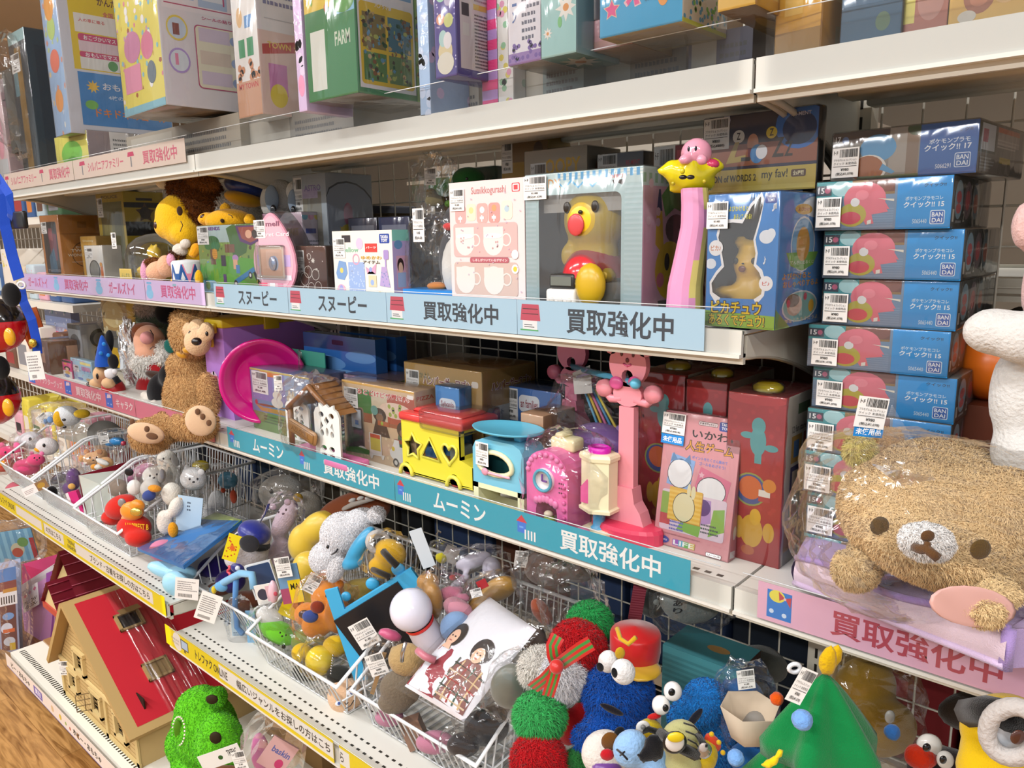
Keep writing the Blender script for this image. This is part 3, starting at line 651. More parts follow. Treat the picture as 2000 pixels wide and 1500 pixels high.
carton('toy_box', 'pink wrapped box on the top shelf under the blue candy box', 'box', 1148, 1235, 44, .80, None, .12, 'd9a8b0', 'd 0 0 1 1 20 .05 e6c0c6;r .1 .1 .8 .2 caa09a', 'r 0 0 1 1 c0a078', vB=103, bottom='r 0 0 1 1 a98f74')
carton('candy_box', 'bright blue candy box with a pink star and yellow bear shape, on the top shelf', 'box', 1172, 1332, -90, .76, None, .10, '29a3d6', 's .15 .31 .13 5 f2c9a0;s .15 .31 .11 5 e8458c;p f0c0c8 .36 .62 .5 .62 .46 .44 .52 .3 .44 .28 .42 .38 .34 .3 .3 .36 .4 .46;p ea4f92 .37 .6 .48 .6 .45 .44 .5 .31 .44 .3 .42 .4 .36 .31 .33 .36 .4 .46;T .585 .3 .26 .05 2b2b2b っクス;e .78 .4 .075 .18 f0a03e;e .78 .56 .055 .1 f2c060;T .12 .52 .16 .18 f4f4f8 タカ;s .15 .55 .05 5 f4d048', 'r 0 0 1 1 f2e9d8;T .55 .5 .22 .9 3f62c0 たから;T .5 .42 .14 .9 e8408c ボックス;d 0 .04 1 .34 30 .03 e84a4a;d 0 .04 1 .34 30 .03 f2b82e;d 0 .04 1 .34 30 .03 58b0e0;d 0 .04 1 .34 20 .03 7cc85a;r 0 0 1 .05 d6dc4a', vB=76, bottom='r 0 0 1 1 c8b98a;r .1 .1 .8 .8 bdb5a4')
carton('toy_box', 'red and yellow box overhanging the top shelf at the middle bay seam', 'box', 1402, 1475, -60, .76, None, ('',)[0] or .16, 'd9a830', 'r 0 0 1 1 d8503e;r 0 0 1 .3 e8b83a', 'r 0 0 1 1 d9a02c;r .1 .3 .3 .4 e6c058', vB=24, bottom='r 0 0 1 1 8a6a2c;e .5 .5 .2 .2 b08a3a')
for (a, b, y0, yc, h_) in ((250, 470, .84, '8c8578', .075), (480, 690, .86, '77736b', .06), (852, 935, .88, '8a857c', .05), (1000, 1140, .84, '6f7a78', .048), (1150, 1340, .89, '7d7468', .055), (1345, 1470, .86, '5a5a66', .05)):
 X0, X1 = XU(a, y0, ZS + .03), XU(b, y0, ZS + .03); m = MB(); m.box((X0, y0, ZS), (X1, y0 + .18, ZS + h_), yc); m.art((X0, y0, ZS), (X1 - X0, 0, 0), (0, 0, h_), 'r .05 .1 .4 .8 9a958a;l .5 .2 .45 .6 3 555')
 tag(m.build('flat_carton', origin=((X0 + X1) / 2, y0 + .09, ZS)), 'flat grey-brown carton lying on the top shelf under the %s' % {250: 'craft kit box', 480: 'green farm playset box', 852: 'purple starry box', 1000: 'daisy box', 1150: 'blue candy box', 1345: 'red and yellow box'}[a], 'box')
# right bay of the top shelf
carton('toy_box', 'yellow box with orange label lying on the top shelf of the right bay', 'box', 1512, 1600, -40, .815, ZS, .2, 'e0a52c', 'r 0 0 1 .3 a87c24;r .2 .5 .4 .3 e9bc5a', 'r 0 0 1 1 d8982a;r .15 .05 .35 .3 bfa050;e .3 .75 .25 .12 e8b850', rz=-8)
carton('toy_box', 'dark blue box on the top shelf of the right bay between yellow and brown boxes', 'box', 1640, 1758, -60, .815, ZS, .15, '2f5870', 'r 0 0 1 1 2c5a78;e .7 .25 .12 .12 5a7a5a;r 0 .5 1 .5 3a6a8c', 'r 0 0 1 1 27465a')
carton('toy_box', 'tan box with a brown picture panel on the top shelf of the right bay', 'box', 1762, 1848, -60, .82, ZS, .14, 'c9876a', 'r 0 0 1 1 b8705a;r 0 .2 .25 .8 e9dc6a;e .6 .5 .3 .3 c89080')
carton('toy_box', 'yellow box with round brown shapes on the top shelf at the right edge', 'box', 1850, 2040, -60, .82, ZS, .14, 'e0b24e', 'e .32 .5 .17 .3 a8643e;e .32 .44 .1 .12 c8805a;e .6 .5 .14 .2 ecc078;r .8 0 .2 1 e8a838;e .2 .18 .1 .1 d8d0c0')
# ------------------------------------------------------------------ boxes with a window and a figure inside
from mathutils.geometry import tessellate_polygon
def rr_poly(x, y, w, h, r, asp=1.0, n=4):
 pts = []
 for cx, cy_, a0 in ((x + w - r * asp, y + h - r, 0), (x + r * asp, y + h - r, 1), (x + r * asp, y + r, 2), (x + w - r * asp, y + r, 3)):
  pts += [(cx + r * asp * math.cos((a0 + i / n) * PI / 2), cy_ + r * math.sin((a0 + i / n) * PI / 2)) for i in range(n + 1)]
 return pts
def wcarton(name, label, cat, uL, uR, vT, Y, z, d, col, hole, inner, front='', right='', top='', tagp=None, price='', rz=0, wrap=1, group=None, fill=None, vB=None):
 O = V((XU(uL, Y, z), Y, z)) if z is not None else PY(uL, vB, Y); M = frame(O, rz); A = M.to_3x3(); dx, dy, dz = A @ V((1, 0, 0)), A @ V((0, 1, 0)), A @ V((0, 0, 1))
 w = solve(O, dx, uR, 0); h = solve(O, dz, vT, 1)
 if isinstance(d, tuple): d = solve(O + dx * w, dy, d[0], 0)
 t = thing(name, label, cat, O + dx * w / 2 + dy * d / 2, group)
 m = MB('print'); m.M = M; e = .0012
 out = [(0, 0), (w, 0), (w, h), (0, h)]; hp = [(x * w, y * h) for x, y in hole]; al = out + hp
 tr = tessellate_polygon([[V((x, y, 0)) for x, y in out], [V((x, y, 0)) for x, y in hp]])
 fs = []
 for q in tr:
  a, b, c = [V(al[i]) for i in q]; cr = (b.x - a.x) * (c.y - a.y) - (b.y - a.y) * (c.x - a.x)
  fs.append(tuple(q) if cr > 0 else tuple(q)[::-1])
 m.add([(x, 0, y) for x, y in al], fs, col)
 m.box((0, 0.001, 0), (e, d, h), col, cols=dict(r=inner)); m.box((w - e, 0.001, 0), (w, d, h), col, cols=dict(l=inner)); m.box((0, d - e, 0), (w, d, h), col, cols=dict(f=inner))
 m.box((0, .001, 0), (w, d, e), col, cols=dict(t=inner)); m.box((0, .001, h - e), (w, d, h), col, cols=dict(d=inner))
 if front: m.art((0, 0, 0), (w, 0, 0), (0, 0, h), front)
 if right: m.art((w, 0, 0), (0, d, 0), (0, 0, h), right)
 if top: m.art((0, 0, h), (w, 0, 0), (0, d, 0), top)
 m.build('carton', t, O)
 q = MB('hardclear'); q.M = M; q.add([(x, .0006, y) for x, y in hp], [tuple(range(len(hp)))], 'fff'); q.build('window', t, O)
 if tagp:
  q = MB('print'); q.M = M; x, y, tw, th = tagp; q.box((x * w, -.0036, y * h), ((x + tw) * w, -.003, (y + th) * h), 'f2f1ee')
  q.art((x * w, -.0036, y * h), (tw * w, 0, 0), (0, 0, th * h), 'B 0 0 1 1 ' + price); q.build('price_tag', t, O)
 if fill: fill(t, M, w, d, h, O)
 if wrap:
  q = MB('wrap'); q.M = M; q.rbox((-.0015, -.0015, -.0006), (w + .0015, d + .0015, h + .0015), .003, 'fff'); q.build('plastic_wrap', t, O)
 return t
ZS = ZM
# ---- eye-level shelf, left bay
carton('figure_box', 'orange figure box with a dark window side, left end of the eye-level shelf', 'box', 92, 127, 422, .90, ZS, .14, 'b9763a', 'R .1 .08 .75 .82 .04 2a2426;p 6a2a3a .35 .75 .8 .7 .75 .3 .45 .25;p 3a5f78 .3 .35 .6 .5 .7 .1 .3 .1;p 8a4a50 .4 .8 .6 .8 .6 .6 .4 .62;T .5 .11 .04 .7 8a8a90 TWISTED;B .02 .72 .3 .18', 'r 0 0 1 1 c9812f;r 0 .7 1 .01 a0641f;r .4 .8 .2 .1 a86b24;o .5 .38 .2 .012 5a3a16;T .5 .42 .05 .6 f0dcc0 TWISTED;T .5 .35 .045 .75 f0dcc0 WONDERLAND;T .5 .48 .03 .35 f0dcc0 DISNEY;c .5 .08 .06 3a3020;r .2 .26 .6 .006 f0dcc0', rz=4, ry=0)
carton('gift_box', 'narrow gold box standing behind the white oval picture box', 'box', 166, 196, 462, .95, ZS, .06, 'c99a3a', 'T .5 .86 .06 .7 f0e0b0 Disney;r .1 .1 .8 .6 c29030')
carton('clock_box', 'small white box with a grey oval, next to the orange figure box', 'box', 172, 207, 480, .86, ZS, .05, 'e4e0d8', 'e .48 .34 .3 .28 3a3a38;e .48 .34 .25 .25 86867f;r .8 .12 .14 .34 d8742e;B .03 .64 .42 .3;e .86 .5 .07 .06 e8a03a', 'r 0 0 1 1 cfcac0')
carton('figure_box', 'yellow and black striped tall box behind the clear dome toy', 'box', 205, 257, 378, .99, ZS, .13, 'b79b2a', 'r .12 .03 .8 .86 6f6a3a;r .2 .03 .3 .6 8a8246;r .6 .05 .25 .7 5c5a34;T .5 .93 .035 .6 3a2a14 POLICE;B .02 .72 .2 .22', 'r 0 0 1 1 d8b820;r 0 .82 1 .06 1c1a16;r 0 .5 1 .16 1c1a16;s .5 .76 .12 5 6a4a2a;c .5 .76 .07 2a2018;r .3 .9 .4 .03 2a2018', rz=6)
def dome_fill():
 c = at(275, 500, .86); t = thing('dome_toy', 'clear dome pack with a small yellow figure in a tub, below the lion plush', 'toy', V((c.x, .86, ZS)))
 m = MB('hardclear'); m.lathe([(.072, 0), (.075, .01), (.075, .075), (.066, .10), (.045, .118), (.02, .127), (0, .129)], 'fff', c=(c.x, .90, ZS + .003), n=24); m.build('clear_dome', t)
 m = MB('plastic'); m.lathe([(0, .0), (.05, 0), (.055, .02), (.055, .03), (0, .03)], 'e0c23a', c=(c.x, .90, ZS + .004)); m.build('tub', t)
 m = MB('plastic'); m.blob([((c.x, .90, ZS + .052), (.026, .022, .022)), ((c.x, .895, ZS + .084), (.019, .018, .018)), ((c.x - .013, .895, ZS + .1), (.006, .004, .006)), ((c.x + .013, .895, ZS + .1), (.006, .004, .006)), ((c.x - .024, .885, ZS + .06), (.016, .009, .008)), ((c.x + .024, .885, ZS + .055), (.014, .009, .008)), ((c.x - .02, .87, ZS + .04), (.011, .016, .01)), ((c.x + .02, .87, ZS + .04), (.011, .016, .01))], 'e6bf2a', .004, 3); m.build('figure', t)
 m = MB('print'); m.box((c.x - .05, .824, ZS), (c.x + .02, .825, ZS + .045), 'd9bd6a'); m.art((c.x - .05, .824, ZS), (.07, 0, 0), (0, 0, .045), 'R .05 .05 .9 .9 .2 c9ae5a;T .5 .55 .22 .7 6a7a58 ふしぎな;T .5 .2 .2 .7 6a7a58 ネックレス'); m.build('label_card', t)
 m = MB('print'); p = at(222, 470, .83); m.box(p - V((.014, 0, .02)), p + V((.014, .0008, .02)), 'eee'); m.art(p - V((.014, 0, .02)), (.028, 0, 0), (0, 0, .04), 'B 0 0 1 1 780/858'); m.build('price_tag', t)
dome_fill()
carton('puzzle_box', 'colourful block set box with a tree and skateboard picture, at the left bay seam', 'box', 396, 513, 442, .835, ZS, .045, '6f9a3e', 'r 0 .5 1 .5 7e9a48;m 0 0 1 1 14 .03 3f6a2c,8aba4a,b8a83a,5a4a30,4a86a8;r 0 .75 .6 .25 a9c0c0;p 3f6a2c .5 .95 .6 1 .9 1 .8 .6 .6 .5;p 5aa82e 0 .12 1 .35 1 .5 .5 .55 0 .4;p 69b53a .1 .1 .5 .3 .9 .12;r .2 .42 .09 .3 6a4a2e;e .25 .76 .12 .09 2f6a34;e .18 .7 .07 .06 3a7a3c;e .3 .7 .08 .06 2f7a48;e .28 .58 .045 .08 e0a22e;h .24 .52 .08 .14 5 c98a1e;r .46 .6 .16 .12 7a4e30;r .38 .4 .08 .16 3a3448;e .62 .52 .05 .05 b98ac8;r .58 .36 .07 .14 e6b08c;r .62 .3 .06 .12 3f7fc0;p 2f7fb8 .58 .2 .9 .4 .92 .34 .6 .13;c .6 .14 .06 1c1c1c;c .6 .14 .03 e6e6e6;c .84 .28 .05 1c1c1c;c .84 .28 .025 e6e6e6;R .0 .0 .28 .18 .08 8cc7e8;c .12 .1 .07 7fb060;p 5a2a6a .66 .98 1 .98 1 .76 .88 .7 .72 .76;p 9a4a3a .7 .96 1 .96 1 .79 .88 .74 .75 .8;e .86 .86 .05 .06 e6b090;e .95 .86 .04 .06 3a2a22;r .4 .16 .05 .12 5a3a78;T .28 .93 .05 .24 7a4a9a FRIENDS;B 0 .72 .2 .27', 'r 0 0 1 1 5a3a80')
# ---- eye-level shelf, middle bay
carton('figure_box', 'silver blue figure box with a round window print, on top row under the bracket', 'box', 586, 648, 344, .955, ZS, (735,), 'a9b3bb', 'r .1 .25 .75 .6 837f72;r .12 .3 .3 .5 9a9584;r .15 .8 .6 .08 b9a8c8;T .6 .86 .05 .5 7a6aa8 ASTRO;d .1 .1 .8 .3 8 .03 d8d4a0;B .02 .68 .26 .3', 'r 0 0 1 1 a3adb8;c .45 .62 .32 3a4452;c .45 .62 .305 9aa6ba;e .45 .66 .1 .1 c07a98;p d2bd40 .25 .56 .65 .5 .45 .4;e .45 .5 .2 .08 d2bd40;c .75 .4 .06 c8d0da;c .85 .48 .05 c8d0da;d .1 .05 .8 .3 8 .04 c0b8d0')
carton('toy_box', 'pink box with a scalloped pastel top edge behind the egg-shaped pack', 'box', 524, 599, 418, .91, ZS, (692,), 'dcc0d2', 'd 0 .94 1 .02 9 .035 8fc0e0;d 0 .9 1 .08 9 .035 e8b0d0;r .05 .1 .9 .75 e3b9cc;T .75 .72 .09 .3 c9a83a CAKE;R .6 .1 .35 .3 .05 cba0bc', 'r 0 0 1 1 ddd4e8;c .06 .95 .045 7fc2e0;c .18 .95 .045 e8a8c8;c .3 .95 .045 e8d870;c .42 .95 .045 a8d88a;c .54 .95 .045 a48ad0;c .66 .95 .045 7fc2e0;c .78 .95 .045 9ad8b0;c .9 .95 .045 b89ad8;r 0 .965 1 .035 ddd4e8;r .06 .74 .2 .06 4a58b0;l .08 .4 .4 .28 6 778;r .62 .62 .09 .18 c85058;r .76 .62 .1 .18 d88088;l .62 .3 .3 .25 5 889', rz=3)
def egg():
 Y = .835; a = at(497, 560, Y); t = thing('toy_pack', 'pink egg-shaped blister pack with a pearly compact, left end of middle bay', 'toy', V((a.x + .05, Y, ZS)))
 X0, X1 = XU(497, Y, ZS), XU(582, Y, ZS); h = solve(V((X0, Y, ZS)), V((0, 0, 1)), 418, 1); w = X1 - X0; cx = (X0 + X1) / 2
 out = [(cx + w / 2 * (1 - .42 * max(0, math.sin(p)) ** 2) * math.cos(p), ZS + h * .38 + (h * .62 if math.sin(p) > 0 else h * .38) * math.sin(p)) for p in [2 * PI * i / 32 for i in range(32)]]
 m = MB('print'); m.prism(out, Y, Y + .004, 'e8a0b4'); o2 = [(cx + (x - cx) * .9, ZS + .01 + (z - ZS) * .9) for x, z in out]
 m.prism(o2, Y - .0004, Y, 'e9b4c2'); m.art((X0, Y - .0006, ZS), (w, 0, 0), (0, 0, h), 'r .14 .36 .76 .14 c9aede;r .1 .2 .8 .06 efe2ea;r .14 .06 .2 .1 e86a84;r .4 .04 .12 .12 f4f0f0;r .58 .04 .12 .12 d88aa4;T .55 .72 .05 .7 f2e4ea Secret Card;T .55 .84 .06 .3 8a5a70 mell;R .18 .22 .58 .38 .02 e9d2c0;R .22 .25 .5 .32 .02 e6b8a0;c .54 .4 .09 b7c0dc;B .12 .7 .26 .22'); m.build('backing_card', t)
 m = MB('hardclear'); m.rbox((cx - w * .3, Y - .012, ZS + h * .22), (cx + w * .3, Y, ZS + h * .62), .004, 'fff'); m.prism([(cx + (x - cx) * 1.04, ZS + (z - ZS) * 1.02) for x, z in out], Y + .005, Y + .04, 'fff', sm=True); m.build('clear_shell', t)
 m = MB('foil'); m.ell((cx + .004, Y - .004, ZS + h * .4), (.012, .004, .014), 'b9c6e4'); m.build('compact', t)
egg()
carton('gift_box', 'brown square gift box with white line drawings on the eye-level shelf', 'box', 580, 641, 481, .85, ZS, (655,), '5a3322', 'o .42 .5 .12 .012 efe6dc;o .3 .36 .13 .012 efe6dc;o .65 .45 .11 .012 efe6dc;o .5 .2 .1 .012 efe6dc;o .72 .22 .1 .012 efe6dc;o .3 .16 .08 .01 efe6dc;s .6 .72 .06 8 efe6dc;d .4 .5 .5 .4 14 .012 efe6dc;o .48 .8 .06 .01 efe6dc;B -.04 .5 .36 .42', 'r 0 0 1 1 4a2a1d', rz=5)
TTM = 'R %s %s %s %s .02 27459a;T %s %s %s %s fff TAKARA;T %s %s %s %s fff TOMY'
carton('craft_box', 'white craft set box with pastel bags and ribbons printed, middle of eye-level shelf', 'box', 656, 771, 452, .84, ZS, (803,), 'e9e6dc', 'R .8 .82 .16 .13 .02 27459a;T .88 .885 .045 .12 fff TAKARA;T .88 .835 .045 .1 fff TOMY;r .56 .7 .2 .12 d2453e;T .66 .75 .03 .17 fff パーツ;c .47 .82 .08 d8c2dc;r .17 .84 .15 .1 3a3438;T .3 .7 .07 .3 8ac0a0 mellow;r .26 .04 .28 .52 9db2da;d .26 .05 .28 .5 40 .012 c6d2ee;o .4 .6 .08 .02 d8a0b8;p 7fa0cc .04 .4 .1 .58 .22 .56 .24 .4 .18 .3 .06 .32;c .14 .44 .04 e0cc6a;e .12 .14 .08 .1 e6b0c4;e .12 .15 .04 .08 a8a4d8;p d8a0bc .56 .5 .72 .4 .74 .55 .58 .4;c .64 .46 .035 9aa8d8;p b9a0cc .82 .5 .78 .24 .95 .22 .9 .5;d .78 .24 .16 .2 12 .012 8a90c0;r .6 .22 .13 .16 e6d0a8;c .66 .28 .04 a0b4dc;R .86 .6 .08 .13 .02 a890c8;r .88 .5 .02 .12 a890c8;T .66 .6 .05 .34 d9a83a ゆめかわ;T .66 .54 .045 .28 5a4a3a アイテム;r .55 .1 .2 .05 e0c8d0;e .7 .06 .05 .05 8cc48a;e .78 .08 .06 .08 dcc488;e .87 .05 .05 .05 9ab8d8;p 7ac0b0 .9 .02 1 .14 1 0;B .02 .62 .2 .28 1,980/2,178', 'r 0 0 1 1 b9a8d8;r 0 .85 1 .15 86cfc4;e .35 .8 .25 .06 6a98c8;r .2 .2 .7 .45 d8a8c0;e .45 .52 .2 .1 3a2a2a;e .45 .48 .13 .08 e8c0a8;r .25 .22 .5 .2 a8bce0', wrap=0)
carton('clear_case', 'low dark plastic case behind the white craft set box, left one', 'box', 688, 742, 427, 1.0, ZS, .08, '3a3c50', 'r .1 .75 .8 .15 7a7c88;r .55 .2 .1 .6 c0c4cc', '', mt='gloss')
carton('clear_case', 'low dark blue plastic case behind the white craft set box, right one', 'box', 746, 805, 425, 1.0, ZS, .08, '34406a', 'r .1 .7 .8 .2 8a90a8;B .08 .3 .35 .4', '', mt='gloss')
def penguin():
 Y = .84; X0, X1 = XU(785, Y, ZS), XU(892, Y, ZS); h = solve(V((X0, Y, ZS)), V((0, 0, 1)), 418, 1); cx = (X0 + X1) / 2
 t = thing('plush_pack', 'clear bag with a grey penguin-like plush over a blue header card', 'plush toy', V((cx, Y, ZS)))
 m = MB('cloth'); m.blob([((cx + .02, Y + .055, ZS + .07), (.038, .034, .06)), ((cx + .024, Y + .055, ZS + .13), (.03, .03, .034))], '4a4a4e', .006, 4); m.build('body', t)
 m = MB('cloth'); m.ell((cx + .034, Y + .034, ZS + .06), (.03, .02, .05), 'e9e6e0'); m.build('belly', t)
 m = MB('cloth'); m.ell((cx + .026, Y + .026, ZS + .125), (.012, .008, .006), 'd8383a'); m.build('bow', t)
 m = MB('cloth'); m.ell((cx + .05, Y + .03, ZS + .03), (.012, .014, .01), 'e08a3a'); m.ell((cx - .01, Y + .03, ZS + .03), (.02, .014, .007), 'e08a3a'); m.build('foot', t)
 m = MB('print'); m.box((X0 + .004, Y, ZS), (X1 - .002, Y + .05, ZS + .026), '2f86d2'); m.art((X0 + .004, Y, ZS), (X1 - X0 - .006, 0, 0), (0, 0, .026), 'T .5 .3 .4 .8 eef4fa ぬいぐるみフィギュア'); m.build('header_card', t)
 crumple((cx, Y + .045, ZS + h * .5), ((X1 - X0) * .52, .044, h * .52), 5, .12, sup=.5).build('plastic_bag', t)
 p = at(817, 440, Y - .004); m = MB(); m.box(p - V((.013, 0, .026)), p + V((.013, .0006, .026)), 'f2f1ee'); m.art(p - V((.013, 0, .026)), (.026, 0, 0), (0, 0, .052), 'B 0 0 1 1 1,480/1,628'); m.build('price_tag', t)
penguin()
carton('mug_box', 'pale pink mug gift box printed with four glass cups, middle of eye-level shelf', 'box', 884, 1027, 358, .832, ZS, .09, 'e8d6d4', 'T .54 .885 .07 .46 c08080 Sumikkogurashi;R .845 .9 .1 .065 .01 d24a50;R .855 .906 .08 .053 .01 efe2e0;r .87 .915 .05 .035 d24a50;R .08 .68 .15 .14 .03 e0a8a4;R .24 .7 .13 .13 .03 e6e2c4;R .38 .68 .15 .15 .03 dfaaa4;R .54 .68 .15 .15 .03 d99a94;R .71 .7 .14 .14 .03 e2e4cc;c .305 .78 .025 dcd494;c .455 .78 .025 f4f4f4;c .615 .79 .025 d6a070;c .78 .78 .025 b4c8d4;r .145 .69 .015 .05 f6f0f0;r .125 .71 .055 .02 f6f0f0;r .605 .69 .015 .05 f6f0f0;r .585 .71 .055 .02 f6f0f0;r .445 .69 .015 .05 f6f0f0;r .425 .71 .055 .02 f6f0f0;R .05 .42 .86 .26 .03 e0b2ae;R .05 .12 .86 .26 .03 cdb4aa;e .21 .54 .135 .11 e4dcd8;r .08 .55 .26 .1 e4dcd8;o .36 .55 .05 .012 e4dcd8;e .6 .54 .135 .11 e4dcd8;r .47 .55 .26 .1 e4dcd8;o .77 .55 .05 .012 e4dcd8;e .21 .24 .135 .11 e0d8d2;r .08 .25 .26 .09 e0d8d2;o .36 .25 .05 .012 e0d8d2;e .6 .24 .135 .11 e0d8d2;r .47 .25 .26 .09 e0d8d2;o .77 .25 .05 .012 e0d8d2;e .21 .58 .12 .02 f4efec;e .6 .58 .12 .02 f4efec;d .15 .48 .12 .1 6 .008 c9a0a0;d .54 .48 .12 .1 6 .008 c9a0a0;R .28 .375 .52 .042 .015 b5606a;T .55 .385 .022 .46 f4e8e6 しるしがついているデザイン;c .88 .44 .035 f4f0ee;c .88 .33 .035 f4f0ee;c .88 .33 .02 dcc84a;T .36 .045 .045 .45 b0606a おうちでくまカフェ;T .36 0 .03 .45 b0606a 耐熱グラス;d .02 .02 .96 .9 40 .006 c9b0c4;B .02 .78 .2 .17 1,480/1,628', 'r 0 0 1 1 d2bcba', wrap=0)
# clock figure in the large window box
def clock_fill(t, M, w, d, h, O):
 y = d * .3
 m = MB('plastic'); m.M = M; m.box((w * .34, d - .006, h * .05), (w * .37, d - .003, h * .62), 'a8a49a'); m.add([(w * .2, d * .3, h * .14), (w * .32, d - .01, h * .14), (w * .36, d - .01, h * .62), (w * .3, d * .5, h * .5)], [(0, 1, 2, 3)], '8f8a80'); m.box((w * .12, .012, h * .73), (w * .86, .016, h * .885), 'cfc8bf'); m.build('inner_card', t, O)
 cx, cz = w * .5, h * .055
 m = MB('gloss'); m.M = M; r = w * .24; pr = [(0, .0)] + [(r * math.cos(a), r * math.sin(a) * 1.0) for a in [i * PI / 2 / 8 for i in range(9)]]
 m.lathe([(r * math.cos(a), r * .9 + r * math.sin(a)) for a in [i * PI / 16 for i in range(9)]], 'd2303a', c=(cx, y, cz), n=24); m.build('red_ball', t, O)
 m = MB('gloss'); m.M = M; m.lathe([(r * .75, 0), (r * .92, r * .35), (r, r * .85)], 'e4e1da', c=(cx, y, cz), n=24); m.lathe([(r * 1.01, r * .8), (r * 1.01, r * .92)], '26221e', c=(cx, y, cz), n=24); m.build('white_base', t, O)
 m = MB('plastic'); m.M = M; m.rbox((cx - r * 1.05, y - r * 1.08, cz - .004), (cx + r * .05, y - r * .6, cz + r * .6), .004, 'e6e2dc'); m.rbox((cx - r * .95, y - r * 1.05, cz + r * .6), (cx + 0, y - r * .6, cz + r * 1.05), .004, '2e2e2c'); m.box((cx - r * .85, y - r * 1.07, cz + r * .7), (cx - r * .1, y - r * 1.04, cz + r * .96), '6f736a')
 for k in range(3): m.ell((cx - r * .8 + k * r * .32, y - r * 1.09, cz + r * .25), (r * .1, .002, r * .1), 'cfcbc4')
 m.build('clock_panel', t, O)
 m = MB('plastic'); m.M = M; Z = cz + r * 1.45
 m.blob([((cx, y, Z + r * 1.15), (r * 1.0, r * .85, r * .95)), ((cx, y, Z + r * .05), (r * .8, r * .6, r * .8)), ((cx - r * .55, y, Z + r * 2.1), (r * .3, r * .18, r * .45)), ((cx + r * .6, y, Z + r * 2.1), (r * .3, r * .18, r * .45)), ((cx + r * .8, y - r * .5, Z - r * .45), (r * .24, r * .3, r * .24)), ((cx - r * .75, y - r * .3, Z + r * .1), (r * .22, r * .3, r * .4))], 'f5cc24', .005, 4)
 m.ell((cx + r * .55, y - r * 1.0, cz + r * .75), (r * .5, r * .3, r * .62), 'c9a51c'); m.build('figure', t, O)
 m = MB('plastic'); m.M = M; m.ell((cx - r * .1, y - r * .83, Z + r * 1.0), (r * .3, r * .06, r * .32), 'd0484a'); m.ell((cx + .004, y - r * .86, Z + r * 1.35), (r * .08, r * .05, r * .06), '2a2218')
 for s in (-1, 1): m.ell((cx + s * r * .5, y - r * .72, Z + r * 1.5), (r * .13, r * .06, r * .17), '2a2218')
 m.build('face', t, O)
wcarton('clock_box', 'pale blue window box holding a yellow animal alarm clock on a red ball', 'box', 1029, 1252, 343, .832, ZS, (1336,), 'bcd6d8', rr_poly(.125, .075, .71, .775, .05), '8a7a66',
  'h .0 .0 .1 1 30 c6dde0;h .86 0 .14 1 30 c6dde0;r 0 .9 1 .1 c4dbdc;h .3 .955 .7 .04 2 e8efe8;v .3 .945 .7 .05 14 5aa8d8;p 5ab0de .3 .94 .36 .9 .42 .95 .48 .9 .54 .95 .6 .9 .66 .95 .66 .93 .6 .885 .54 .93 .48 .885 .42 .93 .36 .885 .3 .925;T .27 .9 .06 .11 c98a3a DX;T .8 .935 .025 .14 d8604a BANPRESTO;p 3a3432 .76 .925 .86 .925 .84 .89 .81 .905 .78 .89;O .52 .012 .05 .6 d0364a f0f0f4 音声目覚まし時計;e .14 .03 .06 .03 5a9a4a;p 4aa0d8 .0 .0 .05 .04 .1 0',
  'r 0 0 1 1 dfb2c4;r 0 .88 1 .12 cfe4e4;v 0 .9 1 .06 8 9cc4a8;p 6aa04a .4 .82 .7 .95 1 .9 1 .7 .7 .74 .5 .68;e .75 .6 .25 .1 6a4a4a;p dcb81e .3 .72 .42 .72 .48 .42 .28 .5;p 3f3a66 .3 .72 .42 .72 .38 .86 .34 .86;e .62 .32 .34 .2 dcb91c;e .55 .38 .06 .06 2a2020;e .76 .36 .05 .06 2a2020;c .4 .26 .05 d87a88;p c0504a .58 .27 .72 .27 .66 .14;p 2a2422 .35 .12 .8 .12 .7 .02 .55 .07 .42 .02;d 0 0 1 1 8 .03 e8c8d4;h 0 .05 .3 .04 1 4a90d0', tagp=(.0, .825, .21, .165), price='1,480/1,628', fill=clock_fill)
# ---- back row of the middle bay
carton('snack_box', 'gold box with a black animal head print at the back of the eye-level shelf', 'box', 985, 1072, 268, 1.02, ZS, .06, 'b28a2e', 'e .7 .62 .22 .14 221c18;e .66 .58 .08 .04 e6ddc8;r 0 .84 1 .16 7a5a2a;e .8 .9 .1 .05 4a3220;r .05 .4 .25 .3 e6cf6a;B .0 .78 .24 .2', '')
carton('figure_box', 'beige box with fat yellow capital letters behind the window box', 'box', 1028, 1146, 297, .96, ZS, (1208,), 'b9ac98', 'T .62 .84 .1 .56 e0b23a OOPY;B .1 .72 .26 .2', 'r 0 0 1 1 8f8474;r .3 .7 .3 .25 8a4a2a;c .5 .85 .1 a86a3a', wrap=1)
carton('figure_box', 'grey box with script lettering at the back of the shelf, near the letters box', 'box', 1166, 1252, 303, .97, ZS, (1272,), '6f727c', 'r 0 .86 1 .14 7b7e88;T .78 .92 .03 .3 c8506a RE-MENT;t .6 .82 .05 .5 3a3a44 Chateau;B .0 .8 .44 .2', 'r 0 0 1 1 3a3a3c')
carton('figure_box', 'dark red box with a price sticker beside the pink ball figure', 'box', 1272, 1345, 288, .93, ZS, .05, '8a2a3e', 'B 0 .66 .55 .34 800/880;r .6 .85 .2 .12 c0405a', '')
